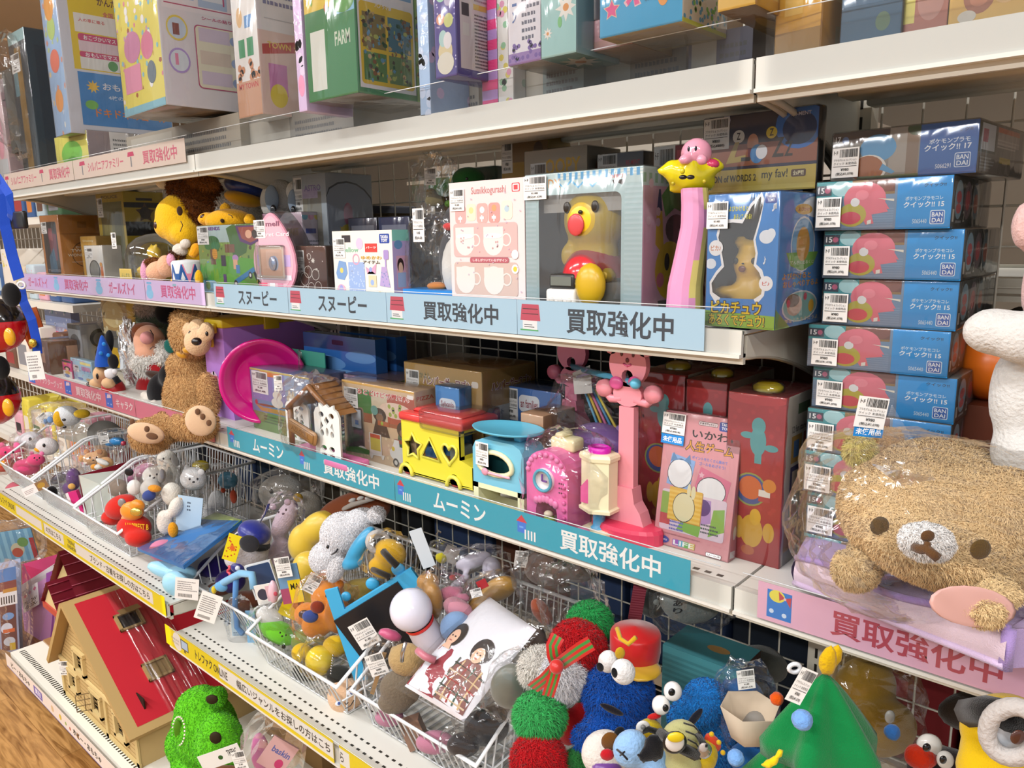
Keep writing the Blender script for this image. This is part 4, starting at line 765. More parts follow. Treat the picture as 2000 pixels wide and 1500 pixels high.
carton('figure_box', 'dark purple box with tan letters Z, upper one of two behind the blue box', 'box', 1371, 1592, 233, .90, ZS + .155, (1605,), '2a2440', 'r 0 .34 1 .28 9a5a3c;r 0 .62 1 .38 1f1c34;e .05 .95 .2 .3 c8c4dc;e .02 1 .17 .3 2a2440;r 0 0 1 .3 c9b046;e .85 .8 .2 .3 2f6ab8;e .85 .75 .14 .2 1f2c54;r 0 .02 1 .06 d2bc58;T .86 .9 .045 .16 c9c4d0 RE-MENT;c .33 .72 .085 d9d4c8;T .33 .68 .09 .035 2a2222 Z;c .62 .73 .075 dcc02e;T .62 .69 .09 .035 2a2222 Z;p b49a4a .22 .38 .3 .65 .34 .65 .3 .46 .4 .48 .4 .4;T .68 .42 .24 .1 3a2a1c Z;T .77 .42 .18 .07 3a2a1c Z;e .46 .62 .05 .12 c98a68;r .42 .42 .06 .14 6a2a34;e .5 .48 .06 .12 3a84c0;e .54 .5 .05 .09 e6e6ea;r .36 .4 .08 .05 2a2624;T .28 .14 .09 .44 3a301c TION of WORDS 2;t .66 .13 .14 .22 2a2418 my fav!;R .8 .16 .12 .09 .02 5a3a22;T .86 .175 .06 .09 e8dcb0 全6種類;B .005 .58 .24 .41 800/880', 'r 0 0 1 1 1d1a20', rz=-2)
carton('figure_box', 'dark purple box with a blue glow, lower one of two behind the blue box', 'box', 1396, 1556, 345, .91, ZS + .02, (1590,), '2f2a52', 'r 0 .3 1 .28 9a5a3c;e .9 .8 .25 .3 7aa4dc;e .1 .95 .3 .3 b8b4d4;e .05 1 .26 .3 2a2440;T .84 .86 .05 .2 c0607a RE-MENT;r 0 0 1 .3 c9b046;B .05 .5 .25 .48 800/880', 'r 0 0 1 1 2a2628;l .2 .55 .6 .3 4 99908a;r .1 .3 .4 .12 b0505a')
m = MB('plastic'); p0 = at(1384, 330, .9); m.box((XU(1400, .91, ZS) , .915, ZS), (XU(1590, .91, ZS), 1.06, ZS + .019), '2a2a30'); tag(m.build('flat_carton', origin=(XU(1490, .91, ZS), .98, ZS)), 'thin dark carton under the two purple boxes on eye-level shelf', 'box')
# blue box with a yellow animal figure
def fig_fill(t, M, w, d, h, O):
 cx, y = w * .44, d * .27
 m = MB('plastic'); m.M = M; r = w * .26
 m.blob([((cx, y, h * .47), (r * .92, r * .8, r * .9)), ((cx, y, h * .5), (r * .6, r * .6, r * 1.1)), ((cx, y, h * .24), (r * .95, r * .7, r * 1.2)), ((cx - r * 1.1, y - .01, h * .26), (r * .8, r * .35, r * .32)), ((cx + r * 1.0, y - .01, h * .27), (r * .45, r * .4, r * .6)), ((cx - r * .62, y, h * .64), (r * .36, r * .2, r * .4)), ((cx + r * .66, y, h * .64), (r * .36, r * .2, r * .4))], 'eebb3a', .004, 4); m.build('figure', t, O)
 m = MB('gloss'); m.M = M
 for s in (-1, 1): m.ell((cx + s * r * .5, y - r * .68, h * .5), (r * .15, r * .08, r * .17), '1e1a16')
 m.ell((cx - r * .05, y - r * .84, h * .44), (r * .2, r * .06, r * .17), '7a3428'); m.ell((cx, y - r * .86, h * .48), (r * .07, r * .04, r * .04), '1e1a16'); m.build('face', t, O)
wcarton('toy_box', 'bright blue toy box with a cut-out window and yellow animal figure inside', 'box', 1377, 1512, 381, .812, ZS + .003, (1603,), '3f86cf', [(.22, .22), (.1, .26), (.08, .33), (.16, .4), (.26, .46), (.22, .56), (.16, .68), (.2, .78), (.36, .79), (.5, .78), (.62, .9), (.74, .97), (.77, .9), (.72, .78), (.66, .66), (.7, .56), (.68, .47), (.76, .42), (.82, .34), (.8, .26), (.7, .22)], '4a4236',
  'p f2f2f4 .16 .17 .06 .25 .05 .34 .14 .42 .22 .47 .19 .56 .13 .7 .18 .81 .36 .815 .5 .81 .6 .92 .75 1.0 .79 .95 .75 .8 .69 .66 .73 .56 .715 .48 .8 .44 .86 .34 .84 .25 .74 .18 .7 .22 .8 .26 .82 .34 .76 .42 .68 .47 .7 .56 .66 .66 .72 .78 .77 .9 .74 .97 .62 .9 .5 .78 .36 .79 .2 .78 .16 .68 .22 .56 .26 .46 .16 .4 .08 .33 .1 .26 .22 .22;e .84 .68 .1 .05 e8eef6;e .9 .7 .06 .04 e8eef6;e .06 .48 .08 .04 e4ecf6;R .8 .92 .16 .07 .01 27459a;T .88 .957 .022 .12 fff TAKARA;T .88 .93 .022 .1 fff TOMY;T .56 .94 .03 .24 2f3a4a 対象年齢3才;T .44 .87 .04 .28 dcd83a よびかけると;T .5 .81 .04 .25 dcd83a あるいてくれる!;c .13 .6 .06 f4f4f6;T .13 .58 .04 .15 d07a3a ピカ♪;c .86 .34 .055 f4f4f6;T .86 .325 .03 .1 d05a4a ピ♪;T .93 .86 .06 .06 e8eef6 ♫;T .83 .48 .06 .04 e8eef6 ♪;p 8ab83e 0 0 1 0 1 .1 0 .12;O .45 .1 .1 .72 e8c81e 22222e ピカチュウ;O .46 .01 .09 .8 e8c81e 22222e あるくでチュウ!',
  'r 0 0 1 1 4a8cd4;e .75 .9 .3 .08 e8eef6;c .5 .62 .21 eef2f6;c .5 .62 .195 7fb6e2;p 7ab84a .16 .56 .84 .56 .74 .46 .5 .42 .26 .46;e .5 .62 .14 .13 e2a83a;T .5 .47 .03 .5 e8f0d8 てんきに出るくじ;e .48 .88 .18 .04 e6b21e;T .48 .865 .03 .24 c0502a よびかけ;T .4 .36 .05 .6 e6a82e よびかけると;T .5 .3 .05 .75 e6a82e おしゃべりするよ;e .5 .15 .38 .12 eef2f6;e .5 .15 .35 .11 8cc8c4;e .38 .16 .16 .08 e6c0a8;e .34 .2 .14 .05 6a4a34;c .74 .14 .05 e0b22e;c .25 .18 .03 d8506a;c .6 .22 .03 d8506a;T .5 .03 .035 .8 efe6c0 簡単なうたをうたうよ;p 7aa83e 0 0 .3 0 0 .15', tagp=(.0, .745, .31, .2), price='1,480/1,628', fill=fig_fill, rz=-3)
# ---- the stack of model kit boxes on the right bay shelf
def kit(k, uL, uR, vB, vT, Y, dd, rz, top=False):
 A_ = 'kit box with a pink blob picture, '
 wh = ('blue squat picture box, topmost of the model kit stack', A_ + 'second from the top of the stack', A_ + 'third from the top of the stack', A_ + 'fourth from the top of the stack', A_ + 'fifth from the top of the stack', A_ + 'sixth from the top, touching the bear bag', A_ + 'seventh from the top, left of the bear ear', A_ + 'eighth from the top, beside the bear head', A_ + 'ninth from the top, beside the bear cheek', A_ + 'tenth from the top, beside the lilac blanket', A_ + 'lowest of the stack')[k]
 if top:
  fr = 'r 0 0 1 1 8d8880;e .25 .95 .25 .2 5a4a40;r .42 .1 .14 .9 a89f94;r .54 .05 .08 .9 8a7460;e .6 .95 .06 .14 4a5a34;e .34 .62 .13 .28 5f9fce;e .28 .2 .13 .3 e6e2da;e .27 .2 .12 .28 a86534;p 62a2d0 .38 .3 .47 .12 .45 .08 .36 .18;r .2 0 .45 .06 5f6a44;r .63 0 .37 1 3a68b0;T .82 .6 .1 .26 dfe8f4 ポケモンプラモ;T .81 .46 .13 .3 eef4fa クイック!! 17;T .88 .8 .07 .16 1c2a44 クイック!!;R .86 .12 .1 .28 .03 d8e4f4;R .865 .135 .09 .25 .03 3a68b0;T .91 .27 .09 .075 e8f0f8 BAN;T .91 .155 .09 .07 e8f0f8 DAI;T .79 .12 .09 .1 c8d4e8 5066291;T .045 .8 .12 .04 eee 17;c .1 .84 .07 6a80b0'
 else:
  fr = 'r 0 0 1 1 6f8aa8;h 0 0 .6 .45 9 7c96b4;r 0 .66 .35 .34 3f9aa0;e .2 .85 .08 .16 a8d4d8;r .28 .7 .32 .3 8a6a3a;r .4 .75 .2 .25 6a4034;e .5 .9 .1 .16 7a4a3e;e .38 .62 .16 .34 df7080;p df7080 .24 .2 .28 .66 .5 .7 .56 .35 .44 .3 .46 .12 .4 .1 .36 .28;p df7080 .42 .8 .5 .7 .57 .4 .46 .45;e .29 .3 .11 .24 b8ad3c;e .28 .24 .08 .13 d2455a;e .31 .56 .035 .09 e6e6e6;e .36 .7 .05 .1 ea8492;p e8e6e0 .41 .1 .44 .12 .44 .2 .41 .18;p e4dfd0 .48 .62 .6 .55 .6 .6;r .62 0 .38 1 0f92dc;T .81 .55 .08 .26 cfe6f6 ポケモンプラモコレ;T .81 .41 .12 .28 f2f8fc クイック!! 15;T .88 .8 .07 .15 12283e クイック!!;R .86 .08 .1 .27 .03 dcecf8;R .865 .095 .09 .24 .03 2060b8;T .91 .225 .085 .075 eef4fa BAN;T .91 .115 .085 .07 eef4fa DAI;T .79 .1 .09 .1 b8d8f0 5065440;r 0 .72 .12 .2 2a3a4a;T .04 .76 .12 .05 eee 15;c .09 .82 .06 b85a7a'
 sd = 'r 0 0 1 1 23251f;e .16 .55 .1 .38 8aa8b8;e .16 .6 .06 .12 c85a60;e .16 .38 .06 .1 c85a60;e .38 .55 .1 .38 6a5a60;e .38 .55 .06 .2 b0484e;e .6 .55 .1 .38 5a6a70;e .6 .5 .06 .2 a06050;r .75 0 .25 1 2a3038;T .04 .12 .24 .04 d8d4c8 1;T .3 .12 .22 .04 b8b4a8 2;l .1 .1 .15 .1 1 aaa' if not top else 'r 0 0 1 1 6f6862;r 0 .4 .35 .58 3a4038;r .05 .45 .28 .5 c8ccd4;r .08 .6 .1 .25 b0506a;r .38 .6 .5 .3 a89a94;r .38 .85 .5 .1 c0603a;l .38 .55 .5 .2 3 c8c0b8;l .05 .1 .3 .25 4 aaa;r .45 .25 .25 .12 b09a3a'
 return carton('model_kit_box', wh, 'box', uL, uR, vT, Y, None, dd, '5f6a74', fr, sd, vB=vB, rz=rz, tagp=((.04 if k in (5, 4) else .015), .06, .2 if top else .195, .62), price='980/1,078', group='model kit boxes in one stack', cols=dict(t='8a8a86', d='7a766e'))
kits = [(1622, 1906, 348, 262, .90, .17, -4), (1591, 1855, 446, 357, .89, .18, 0), (1606, 1876, 540, 452, .90, .18, 0), (1605, 1866, 628, 544, .905, .18, 0), (1576, 1850, 706, 633, .90, .18, 1.5), (1585, 1862, 792, 714, .91, .18, 0), (1574, 1850, 874, 796, .905, .18, 1), (1568, 1845, 955, 878, .905, .18, 1), (1573, 1850, 1036, 958, .91, .18, 1), (1567, 1845, 1112, 1040, .91, .18, 1)]
zz = None
Y0 = .905; hk = (PY(1567, 1040, .905).z - ZK) 
# resting heights: bottom of the stack on the shelf, each box on the one below
tops = [ZK]
for k in range(9, -1, -1):
 uL, uR, vB, vT, Y, dd, rz = kits[k]
 X = XU(uL, Y, tops[-1]); h = solve(V((X, Y, tops[-1])), V((0, 0, 1)), vT, 1)
 kits[k] = kits[k] + (tops[-1], h); tops.append(tops[-1] + h + .0012)
for k, (uL, uR, vB, vT, Y, dd, rz, zb_, h) in enumerate(kits):
 q = V((XU(uL, Y, zb_), Y, zb_)); uvB = None
 # pixel row of the resting corner
 c = V((q.x, q.y, q.z - CZ)); e1 = sum(RM[i][1] * c[i] for i in range(3)); e2 = sum(RM[i][2] * c[i] for i in range(3))
 kit(k, uL, uR, 750 + FP * e1 / e2, vT, Y, dd, rz, k == 0)
# ------------------------------------------------------------------ third shelf, left bay boxes
ZS = ZK
carton('picture_book', 'brown wooden-look book box standing at the left end under the lilac sign', 'book', 80, 100, 662, .86, ZS, .15, '6a4a44', 'r 0 0 1 1 6a5050;r .3 .3 .3 .5 b89080;d 0 0 1 1 14 .05 8a6a70', 'r 0 0 1 1 6a4426;r 0 0 .3 1 7a5230;r .35 .35 .4 .5 c89a7a', rz=-6)
carton('toy_bag', 'yellow packet behind the brown book box on the third shelf', 'bag', 108, 135, 662, .98, ZS, .05, 'd3ab1e', 'r 0 .3 1 .5 e3c02c', '', wm='bag')
carton('game_case', 'slim pink game case standing beside a pastel blue one', 'game', 125, 142, 702, .86, ZS, .012, 'e04a86', 'r 0 .88 1 .12 1c1a1c;r 0 0 1 .4 e8e0dc;e .5 .3 .3 .1 e2a83a;e .5 .55 .35 .12 2a2024;e .5 .5 .2 .1 e8c0a0;e .4 .12 .3 .1 3f66b0;r .2 .75 .3 .1 e89a3a', '')
carton('game_case', 'pastel blue game pack with small toy pictures, left of the hatted plush', 'game', 142, 183, 698, .865, ZS, .02, 'a9cfe4', 'T .4 .92 .05 .6 d86a90 かんたん;R .45 .78 .5 .12 .04 f2e08a;r .5 .5 .4 .2 c88ab0;d .05 .1 .9 .6 20 .03 e8a0b0;d .05 .1 .9 .6 16 .03 5a86c8;e .4 .1 .14 .06 3f66c0;e .8 .12 .12 .08 c8a05a;R .06 .4 .3 .3 .03 e8c0c8;B .1 .38 .28 .3 580/638', '')
carton('figure_box', 'grey box with round dark pictures behind the blue hatted plush', 'box', 142, 166, 632, .93, ZS + .0, (232,), '8a8c90', 'e .5 .6 .4 .2 3a3a3c;e .5 .3 .3 .15 4a4848;r 0 .9 1 .1 2a2a2a', 'r 0 0 1 1 a8aab0;e .55 .7 .3 .2 2c2a2c;e .55 .68 .2 .14 7a7470;e .6 .35 .25 .2 38363a;r .05 .2 .12 .6 c4c6ca', )
t = thing('gift_bag', 'blue carrier bag with pale blue handles hanging at the wire panel, left bay', 'bag', at(118, 680, 1.06))
m = MB('gloss'); a = at(97, 690, 1.06); b = at(137, 610, 1.06); m.box((a.x, 1.06, a.z), (b.x, 1.09, b.z), '7f93c2'); m.art((a.x, 1.06, a.z), (b.x - a.x, 0, 0), (0, 0, b.z - a.z), 'r 0 .3 1 .35 8a8ab0;e .4 .4 .25 .15 c0506a;e .75 .42 .12 .2 e0883a;d 0 0 1 1 20 .03 b8c4e0'); m.build('bag_body', t)
m = MB('cloth')
for k in (0, 1): m.tube([at(102 + k * 14, 612, 1.06 + k * .02), at(104 + k * 12, 590, 1.06), at(112 + k * 4, 581, 1.06), at(120, 590, 1.06), at(127, 612, 1.06 + k * .02)], .004, '8fb9c6')
m.build('handle', t)
t = thing('toy_bag', 'crumpled yellow bag with grey print behind the gnome, third shelf', 'bag', at(238, 650, .99)); m = MB('print'); a = at(205, 660, .99); b = at(268, 592, .99); m.box((a.x, .99, ZS + .02), (b.x, 1.02, b.z), 'd0a72a'); m.art((a.x, .99, ZS + .02), (b.x - a.x, 0, 0), (0, 0, b.z - ZS - .02), 'r 0 .55 .7 .45 b9975a;e .3 .8 .3 .2 d9c48a;r .0 .3 .6 .25 6a6a66;d 0 .3 .7 .6 12 .05 e8dcb0'); m.build('packet', t); crumple((((a.x + b.x) / 2), 1.0, (a.z + b.z) / 2), ((b.x - a.x) * .6, .04, .06), 8, .3).build('plastic_bag', t)
t = thing('foil_bag', 'silver foil bag standing between the hatted plush and the gnome', 'bag', at(255, 780, .93)); crumple(at(258, 700, .94), (.03, .03, .1), 4, .5, mt='foil').build('foil', t)
# ------------------------------------------------------------------ third shelf, middle bay
def bucket():
 O = V((XU(412, .87, ZS), .87, ZS)); w = solve(O, V((1, 0, 0)), 450, 0); d = .26; h = solve(O, V((0, 0, 1)), 637, 1)
 t = thing('storage_bucket', 'lavender storage bucket with a yellow clasped lid behind the magenta tray', 'bucket', O + V((w / 2, d / 2, 0)))
 m = MB('plastic'); n = 20; pr = []
 for i in range(n + 1):
  a = PI * i / n; pr.append((d / 2 - d / 2 * 1.04 * math.cos(a), h * .45 + h * .5 * math.sin(a) ** .5))
 out = [(O.y + .012, O.z), (O.y, O.z + h * .5), (O.y, O.z + h), (O.y + d * .75, O.z + h), (O.y + d * .93, O.z + h * .92), (O.y + d, O.z + h * .7), (O.y + d * .97, O.z + h * .3), (O.y + d * .88, O.z)]
 m.add([(O.x, y, z) for y, z in out] + [(O.x + w, y, z) for y, z in out], [tuple(range(8)), tuple(range(8, 16))[::-1]] + [(i, (i + 1) % 8, 8 + (i + 1) % 8, 8 + i) for i in range(8)], 'b07fd2')
 m.art(O + V((0, 0, h * .1)), (w, 0, 0), (0, 0, h * .6), 'R .1 .3 .5 .4 .2 d8c4d8;R .16 .36 .38 .28 .14 f0e8e8;r .16 .5 .38 .12 c8707a;l .2 .36 .3 .12 3 888'); m.build('body', t, O)
 m = MB('plastic'); m.rbox((O.x - .004, O.y - .004, O.z + h), (O.x + w + .003, O.y + d * .8, O.z + h + .022), .004, 'd2b528'); m.rbox((O.x + w - .003, O.y + d * .4, O.z + h - .012), (O.x + w + .006, O.y + d * .55, O.z + h + .02), .002, 'd2b528'); m.build('lid', t, O)
 m = MB('plastic'); m.rbox((O.x + w * .3, O.y - .012, O.z + h - .012), (O.x + w * .8, O.y - .003, O.z + h + .012), .003, 'd9bc2c'); m.rbox((O.x + w * .45, O.y - .011, O.z + h - .045), (O.x + w * .62, O.y - .004, O.z + h - .008), .003, 'd9bc2c'); m.build('clasp', t, O)
bucket()
c = at(515, 745, .89); axd = (V((0, 0, CZ)) - c); axd.z = .1; axd.x *= .8; axd.normalize(); Q = axd.to_track_quat('Z', 'Y').to_matrix(); r = .094
m = MB('gloss'); m.lathe([(0, -.028), (r * .62, -.028), (r * .68, -.024), (r * .86, -.004), (r * .94, .004), (r, .003), (r * 1.01, -.003), (r * .96, -.006), (r * .84, -.016), (r * .68, -.032), (0, -.034)], 'd0127e', c=c, rot=Q, n=48); tag(m.build('round_tray', origin=c - V((0, 0, r))), 'round magenta plastic tray leaning on its rim beside the tan teddy bear', 'tray')
carton('playset_box', 'box with two animal dolls rowing a boat picture, right of the magenta tray', 'box', 497, 612, 717, .875, ZS, .09, '7a86b8', 'r 0 0 1 .32 6f9a4a;r 0 .3 1 .22 6a94b8;r 0 .5 1 .5 8a86c0;r .6 .5 .4 .5 94a8c8;d 0 .5 1 .5 30 .012 9a9ad0;p c89a4a .05 .42 .16 .32 .75 .32 .95 .46 .88 .42 .2 .38;p 8a5a2c .05 .42 .2 .4 .9 .46 .2 .44;e .45 .5 .1 .08 e8e4dc;e .46 .62 .08 .07 e8e2d8;e .43 .7 .02 .05 e8e2d8;e .49 .7 .02 .05 e8e2d8;e .7 .5 .1 .08 d8a8b4;e .7 .62 .08 .07 dccfb8;e .67 .7 .02 .05 dccfb8;e .73 .7 .02 .05 dccfb8;c .08 .45 .04 c8404a;R .18 .9 .34 .08 .02 d8803a;l .2 .14 .5 .14 3 4a6a30;r 0 .97 1 .03 c8b060;B .03 .6 .28 .36 1,280/1,408')
t = thing('playset_pack', 'teal header pack with a clear hook hanging above the boat picture box', 'toy', at(585, 730, .95)); m = MB('print'); a = at(552, 722, .95); b = at(620, 692, .95); m.box((a.x, .95, a.z - .1), (b.x, .99, a.z), '4a7a90'); m.box((a.x, .968, a.z), (b.x, .97, b.z), '3f9a86'); m.build('header_card', t); m = MB('hardclear'); q = at(586, 705, .94); m.tube([q + V((-.004, 0, -.02)), q + V((-.004, 0, .018)), q + V((0, 0, .024)), q + V((.005, 0, .018)), q + V((.005, 0, .008))], .002, 'fff'); m.build('hook', t)
for u0, u1, v0, v1, Y, la in ((597, 732, 664, 730, .99, 'blue cloud-print hanging pack, front one of two behind the pergola toy'), (667, 772, 659, 720, 1.04, 'blue cloud-print hanging pack, rear one of two at the wire panel')):
 t = thing('playset_pack', la, 'toy', V((at((u0 + u1) / 2, v1, Y).x, Y, ZS))); a = at(u0, v1, Y); b = at(u1, v0, Y); m = MB('gloss'); m.box((a.x, Y, ZS), (b.x, Y + .03, b.z), '2f62a8'); m.art((a.x, Y, ZS), (b.x - a.x, 0, 0), (0, 0, b.z - ZS), 'e .3 .7 .3 .08 5a8ac4;e .8 .8 .2 .06 5a8ac4;e .6 .55 .3 .1 6a98cc;r 0 0 1 .4 3a4a70;R .42 .9 .16 .05 .015 1a2a50'); m.build('pack', t)
carton('playset_box', 'wrapped purple pack with a green side lying behind the pizza shop box', 'box', 678, 775, 690, .955, ZS, .09, '8f7f92', 'r 0 .2 .75 .8 94809a;e .6 .6 .14 .2 b07090;d 0 0 .8 1 20 .04 b49ab8;B .02 .5 .2 .45 980/1,078', 'r 0 0 1 1 8ab060;s .5 .6 .2 6 dfe8e0', h=.135)
carton('playset_box', 'ochre burger wagon box with red kana behind the pizza shop box', 'box', 797, 945, 706, .93, ZS, (1046,), 'a9853e', 'O .57 .8 .1 .62 7a2a26 f0e4dc ハンバーガーワゴン;T .26 .86 .06 .2 5a5a1e なかよし;r .3 .1 .55 .5 3f6a4a;d .3 .1 .55 .5 30 .03 5a8a5a;e .6 .3 .2 .1 3a6a90;R .88 .84 .08 .06 .02 d8cfc4;B .02 .68 .18 .25 2,480/2,728', 'r 0 0 1 1 ad8a44;O .55 .8 .09 .74 7a2a26 efe2da ハンバーガーワゴン;R .06 .1 .7 .55 .08 b9c4c8;e .6 .25 .3 .12 8a9a6a;T .25 .56 .05 .3 6a7a8a セット')
carton('playset_box', 'delivery pizza shop toy box with two brown-haired animal dolls and a white scooter', 'box', 676, 815, 741, .87, ZS, (856,), 'c9a98a', 'r 0 0 1 1 d2b592;d 0 0 1 .35 40 .02 e2cba6;r .05 .5 .9 .3 9a5a3a;r .18 .62 .24 .3 3f7a3a;r .42 .5 .22 .42 cfc0a6;r .64 .55 .36 .37 b0553a;e .75 .72 .22 .1 e2c8b4;d .58 .65 .34 .14 8 .03 9aa83a;O .58 .85 .075 .7 c0352a f4ece4 おとどけピザ屋さん;R .91 .9 .08 .05 .01 efe9e4;r 0 .97 1 .03 d8a850;R .03 .1 .27 .58 .04 8a7a66;R .05 .115 .235 .55 .035 3c3a38;r .12 .4 .14 .24 b9c4d0;r .17 .44 .05 .06 4a7ac0;e .26 .14 .06 .03 e8e4dc;p 5a4230 .42 .36 .66 .36 .6 .58 .48 .58;e .53 .63 .09 .09 4a3a30;e .53 .6 .05 .05 8a6a50;e .46 .68 .05 .06 6a9a90;r .5 .5 .16 .06 b0643a;c .56 .53 .025 9ab03a;p 3f5f46 .74 .22 .95 .22 .92 .45 .78 .45;e .84 .5 .08 .1 40322a;e .84 .46 .045 .05 8a6a50;r .72 .32 .14 .05 9a4a30;e .8 .18 .15 .1 eae6e0;p eae6e0 .66 .14 .72 .36 .78 .36 .8 .16;r .8 .08 .18 .12 e6e2dc;c .73 .07 .055 2c2a28;c .73 .07 .03 d8d4cc;c .7 .24 .03 e0c83a;r .37 .1 .17 .28 e2ddd4;r .385 .16 .14 .2 d0c04a;r .385 .32 .14 .05 d0603a;p e8e4dc .36 .1 .58 .12 .56 .06 .54 .06 .53 .1 .42 .09 .4 .04 .38 .04;p 4a8a3a .02 .05 .36 .08 .36 .14 .2 .15 .02 .11;B .03 .66 .2 .26 1,480/1,628', 'r 0 0 1 1 d9c0a0;T .5 .88 .05 .8 c0552e PIZZA;r .1 .5 .6 .24 d8d4cc;e .4 .6 .2 .1 b0643a;r .5 .55 .3 .15 2c2a28', rz=0)
carton('playset_box', 'narrow blue box with English lettering between the pizza box and toy bus', 'box', 856, 901, 752, .90, ZS, .05, '2f7fc4', 'R .15 .62 .7 .25 .06 d2dce6;T .5 .76 .08 .55 8a3a4a Sylvania;T .5 .67 .08 .5 8a3a4a Familie;T .5 .5 .07 .55 dfeaf4 Bath Time;T .5 .4 .07 .5 dfeaf4 for Baby;d 0 0 1 .35 10 .05 6aa8dc')
carton('playset_box', 'low blue families box at the back, right of the burger wagon box', 'box', 986, 1096, 752, 1.0, ZS, .08, '2a4a80', 'r 0 0 1 1 2a62aa;R .28 .72 .36 .2 .06 d8dce2;T .46 .77 .1 .3 8a3a4a an families;c .92 .8 .03 c0504a;B .02 .6 .24 .38 980/1,078')
carton('playset_box', 'grey clear-lidded box with a peach block in front of the low blue box', 'box', 950, 1030, 785, .93, ZS, .14, '8a8c86', 'r 0 .5 1 .5 a8b09a;e .4 .6 .3 .2 5a5a50;r .5 .1 .4 .4 3a3a36', 'r 0 0 1 1 c09a7a;r .1 .1 .8 .6 b0805a', h=.085)
carton('playset_box', 'peach small carton lying behind the blue toy scale', 'box', 1020, 1062, 806, .885, ZS, .08, 'd2a27c', 'r .1 .1 .6 .5 c08a60', 'r 0 0 1 1 b8895f;e .5 .5 .2 .2 9a6a4a')
# ---- toy bus
def holes_panel(m, out, holes, fn, col, mt=None):
 loops = [out] + holes; al = [p for l in loops for p in l]
 fs = []
 for q in tessellate_polygon([[V((x, y, 0)) for x, y in l] for l in loops]):
  a, b, c_ = [V(al[i]) for i in q]; s_ = (b.x - a.x) * (c_.y - a.y) - (b.y - a.y) * (c_.x - a.x); fs.append(tuple(q) if s_ > 0 else tuple(q)[::-1])
 m.add([fn(x, y) for x, y in al], fs, col, mt)
def starp(cx, cy, r, asp, n=5, k=.55, ph=0): return [(cx + (r if i % 2 == 0 else r * k) * math.sin(PI * i / n + ph) * asp, cy + (r if i % 2 == 0 else r * k) * math.cos(PI * i / n + ph)) for i in range(2 * n)]
def heartp(cx, cy, r): return [(cx + r * 1.0 * (16 * math.sin(t_) ** 3) / 16, cy + r * (13 * math.cos(t_) - 5 * math.cos(2 * t_) - 2 * math.cos(3 * t_) - math.cos(4 * t_)) / 15) for t_ in [2 * PI * i / 24 for i in range(24)]]
def bus():
 Y = .855; O = V((XU(788, Y, ZS), Y, ZS)); w = solve(O, V((1, 0, 0)), 926, 0); h = solve(O, V((0, 0, 1)), 817, 1); d = .085; ye = 'e0d23e'
 t = thing('toy_bus', 'yellow toy bus with star, triangle and heart windows and a red roof', 'toy', O + V((w / 2, d / 2, 0))); F = lambda x, z: O + V((x, 0, z))
 W = w * .84
 hl = [starp(w * .17, h * .55, h * .24, 1), [(w * .3, h * .42), (w * .42, h * .76), (w * .56, h * .4)], heartp(w * .69, h * .58, w * .105)]
 m = MB('plastic'); out = [(0, h * .06), (W, h * .06), (w, h * .08), (w, h * .42), (W, h * .5), (W, h), (0, h)]
 holes_panel(m, out, hl, F, ye); B = lambda x, z: O + V((x, d, z)); holes_panel(m, out, [], lambda x, z: B(x, z), ye)
 m.box(O + V((0, .001, h * .06)), O + V((.003, d, h)), ye); m.box(O + V((0, 0, h * .05)), O + V((w, d, h * .08)), ye); m.box(O + V((w - .003, 0, h * .06)), O + V((w, d, h * .44)), ye)
 m.add([O + V((W, 0, h * .5)), O + V((W, d, h * .5)), O + V((w, d, h * .42)), O + V((w, 0, h * .42))], [(0, 3, 2, 1)], ye)
 for z0, z1 in ((.5, .56), (.94, 1)): m.box(O + V((W - .003, 0, h * z0)), O + V((W, d, h * z1)), ye)
 m.box(O + V((W - .003, d * .92, h * .5)), O + V((W, d, h)), ye); m.box(O + V((W - .004, 0, h * .5)), O + V((W, d * .1, h)), ye)
 for l in hl: m.tube([O + V((x, -.001, z)) for x, z in l], .0028, 'e8dc55', n=5, closed=True)
 for cx in (.06, .74):
  m.tube([O + V((w * cx + .016 * math.cos(a), -.002, .018 * math.sin(a) + .002)) for a in [PI * i / 8 for i in range(9)]], .004, 'e8dc55', n=5)
 m.build('body', t, O)
 m = MB('plastic'); m.rbox(O + V((.008, .012, h * .1)), O + V((W - .012, d - .01, h * .35)), .003, 'c8842a'); m.rbox(O + V((w * .2, .02, h * .3)), O + V((w * .36, d - .02, h * .55)), .004, '3a6a9a'); m.rbox(O + V((w * .5, .03, h * .3)), O + V((w * .64, d - .02, h * .6)), .004, 'a6b8b4'); m.build('inner_blocks', t, O)
 m = MB('gloss'); m.rbox(O + V((-.004, -.005, h - .002)), O + V((W + .006, d + .004, h + .014)), .006, 'd8413f'); m.rbox(O + V((W * .1, d * .15, h + .012)), O + V((W * .92, d * .9, h + .02)), .006, 'dc4a48'); m.build('roof', t, O)
 for cx in (.06, .74):
  m = MB('plastic'); m.lathe([(0, -.004), (.011, -.004), (.012, 0), (.012, .012), (0, .012)], 'b52a30', c=O + V((w * cx, .004, .013)), rot=RX(-PI / 2), n=16); m.build('wheel', t, O)
 m = MB('film' if 0 else 'wrap'); m.rbox(O + V((W * .35, -.007, h * .9)), O + V((W + .009, d + .008, h + .026)), .006, 'fff'); m.build('plastic_wrap', t, O)
bus()
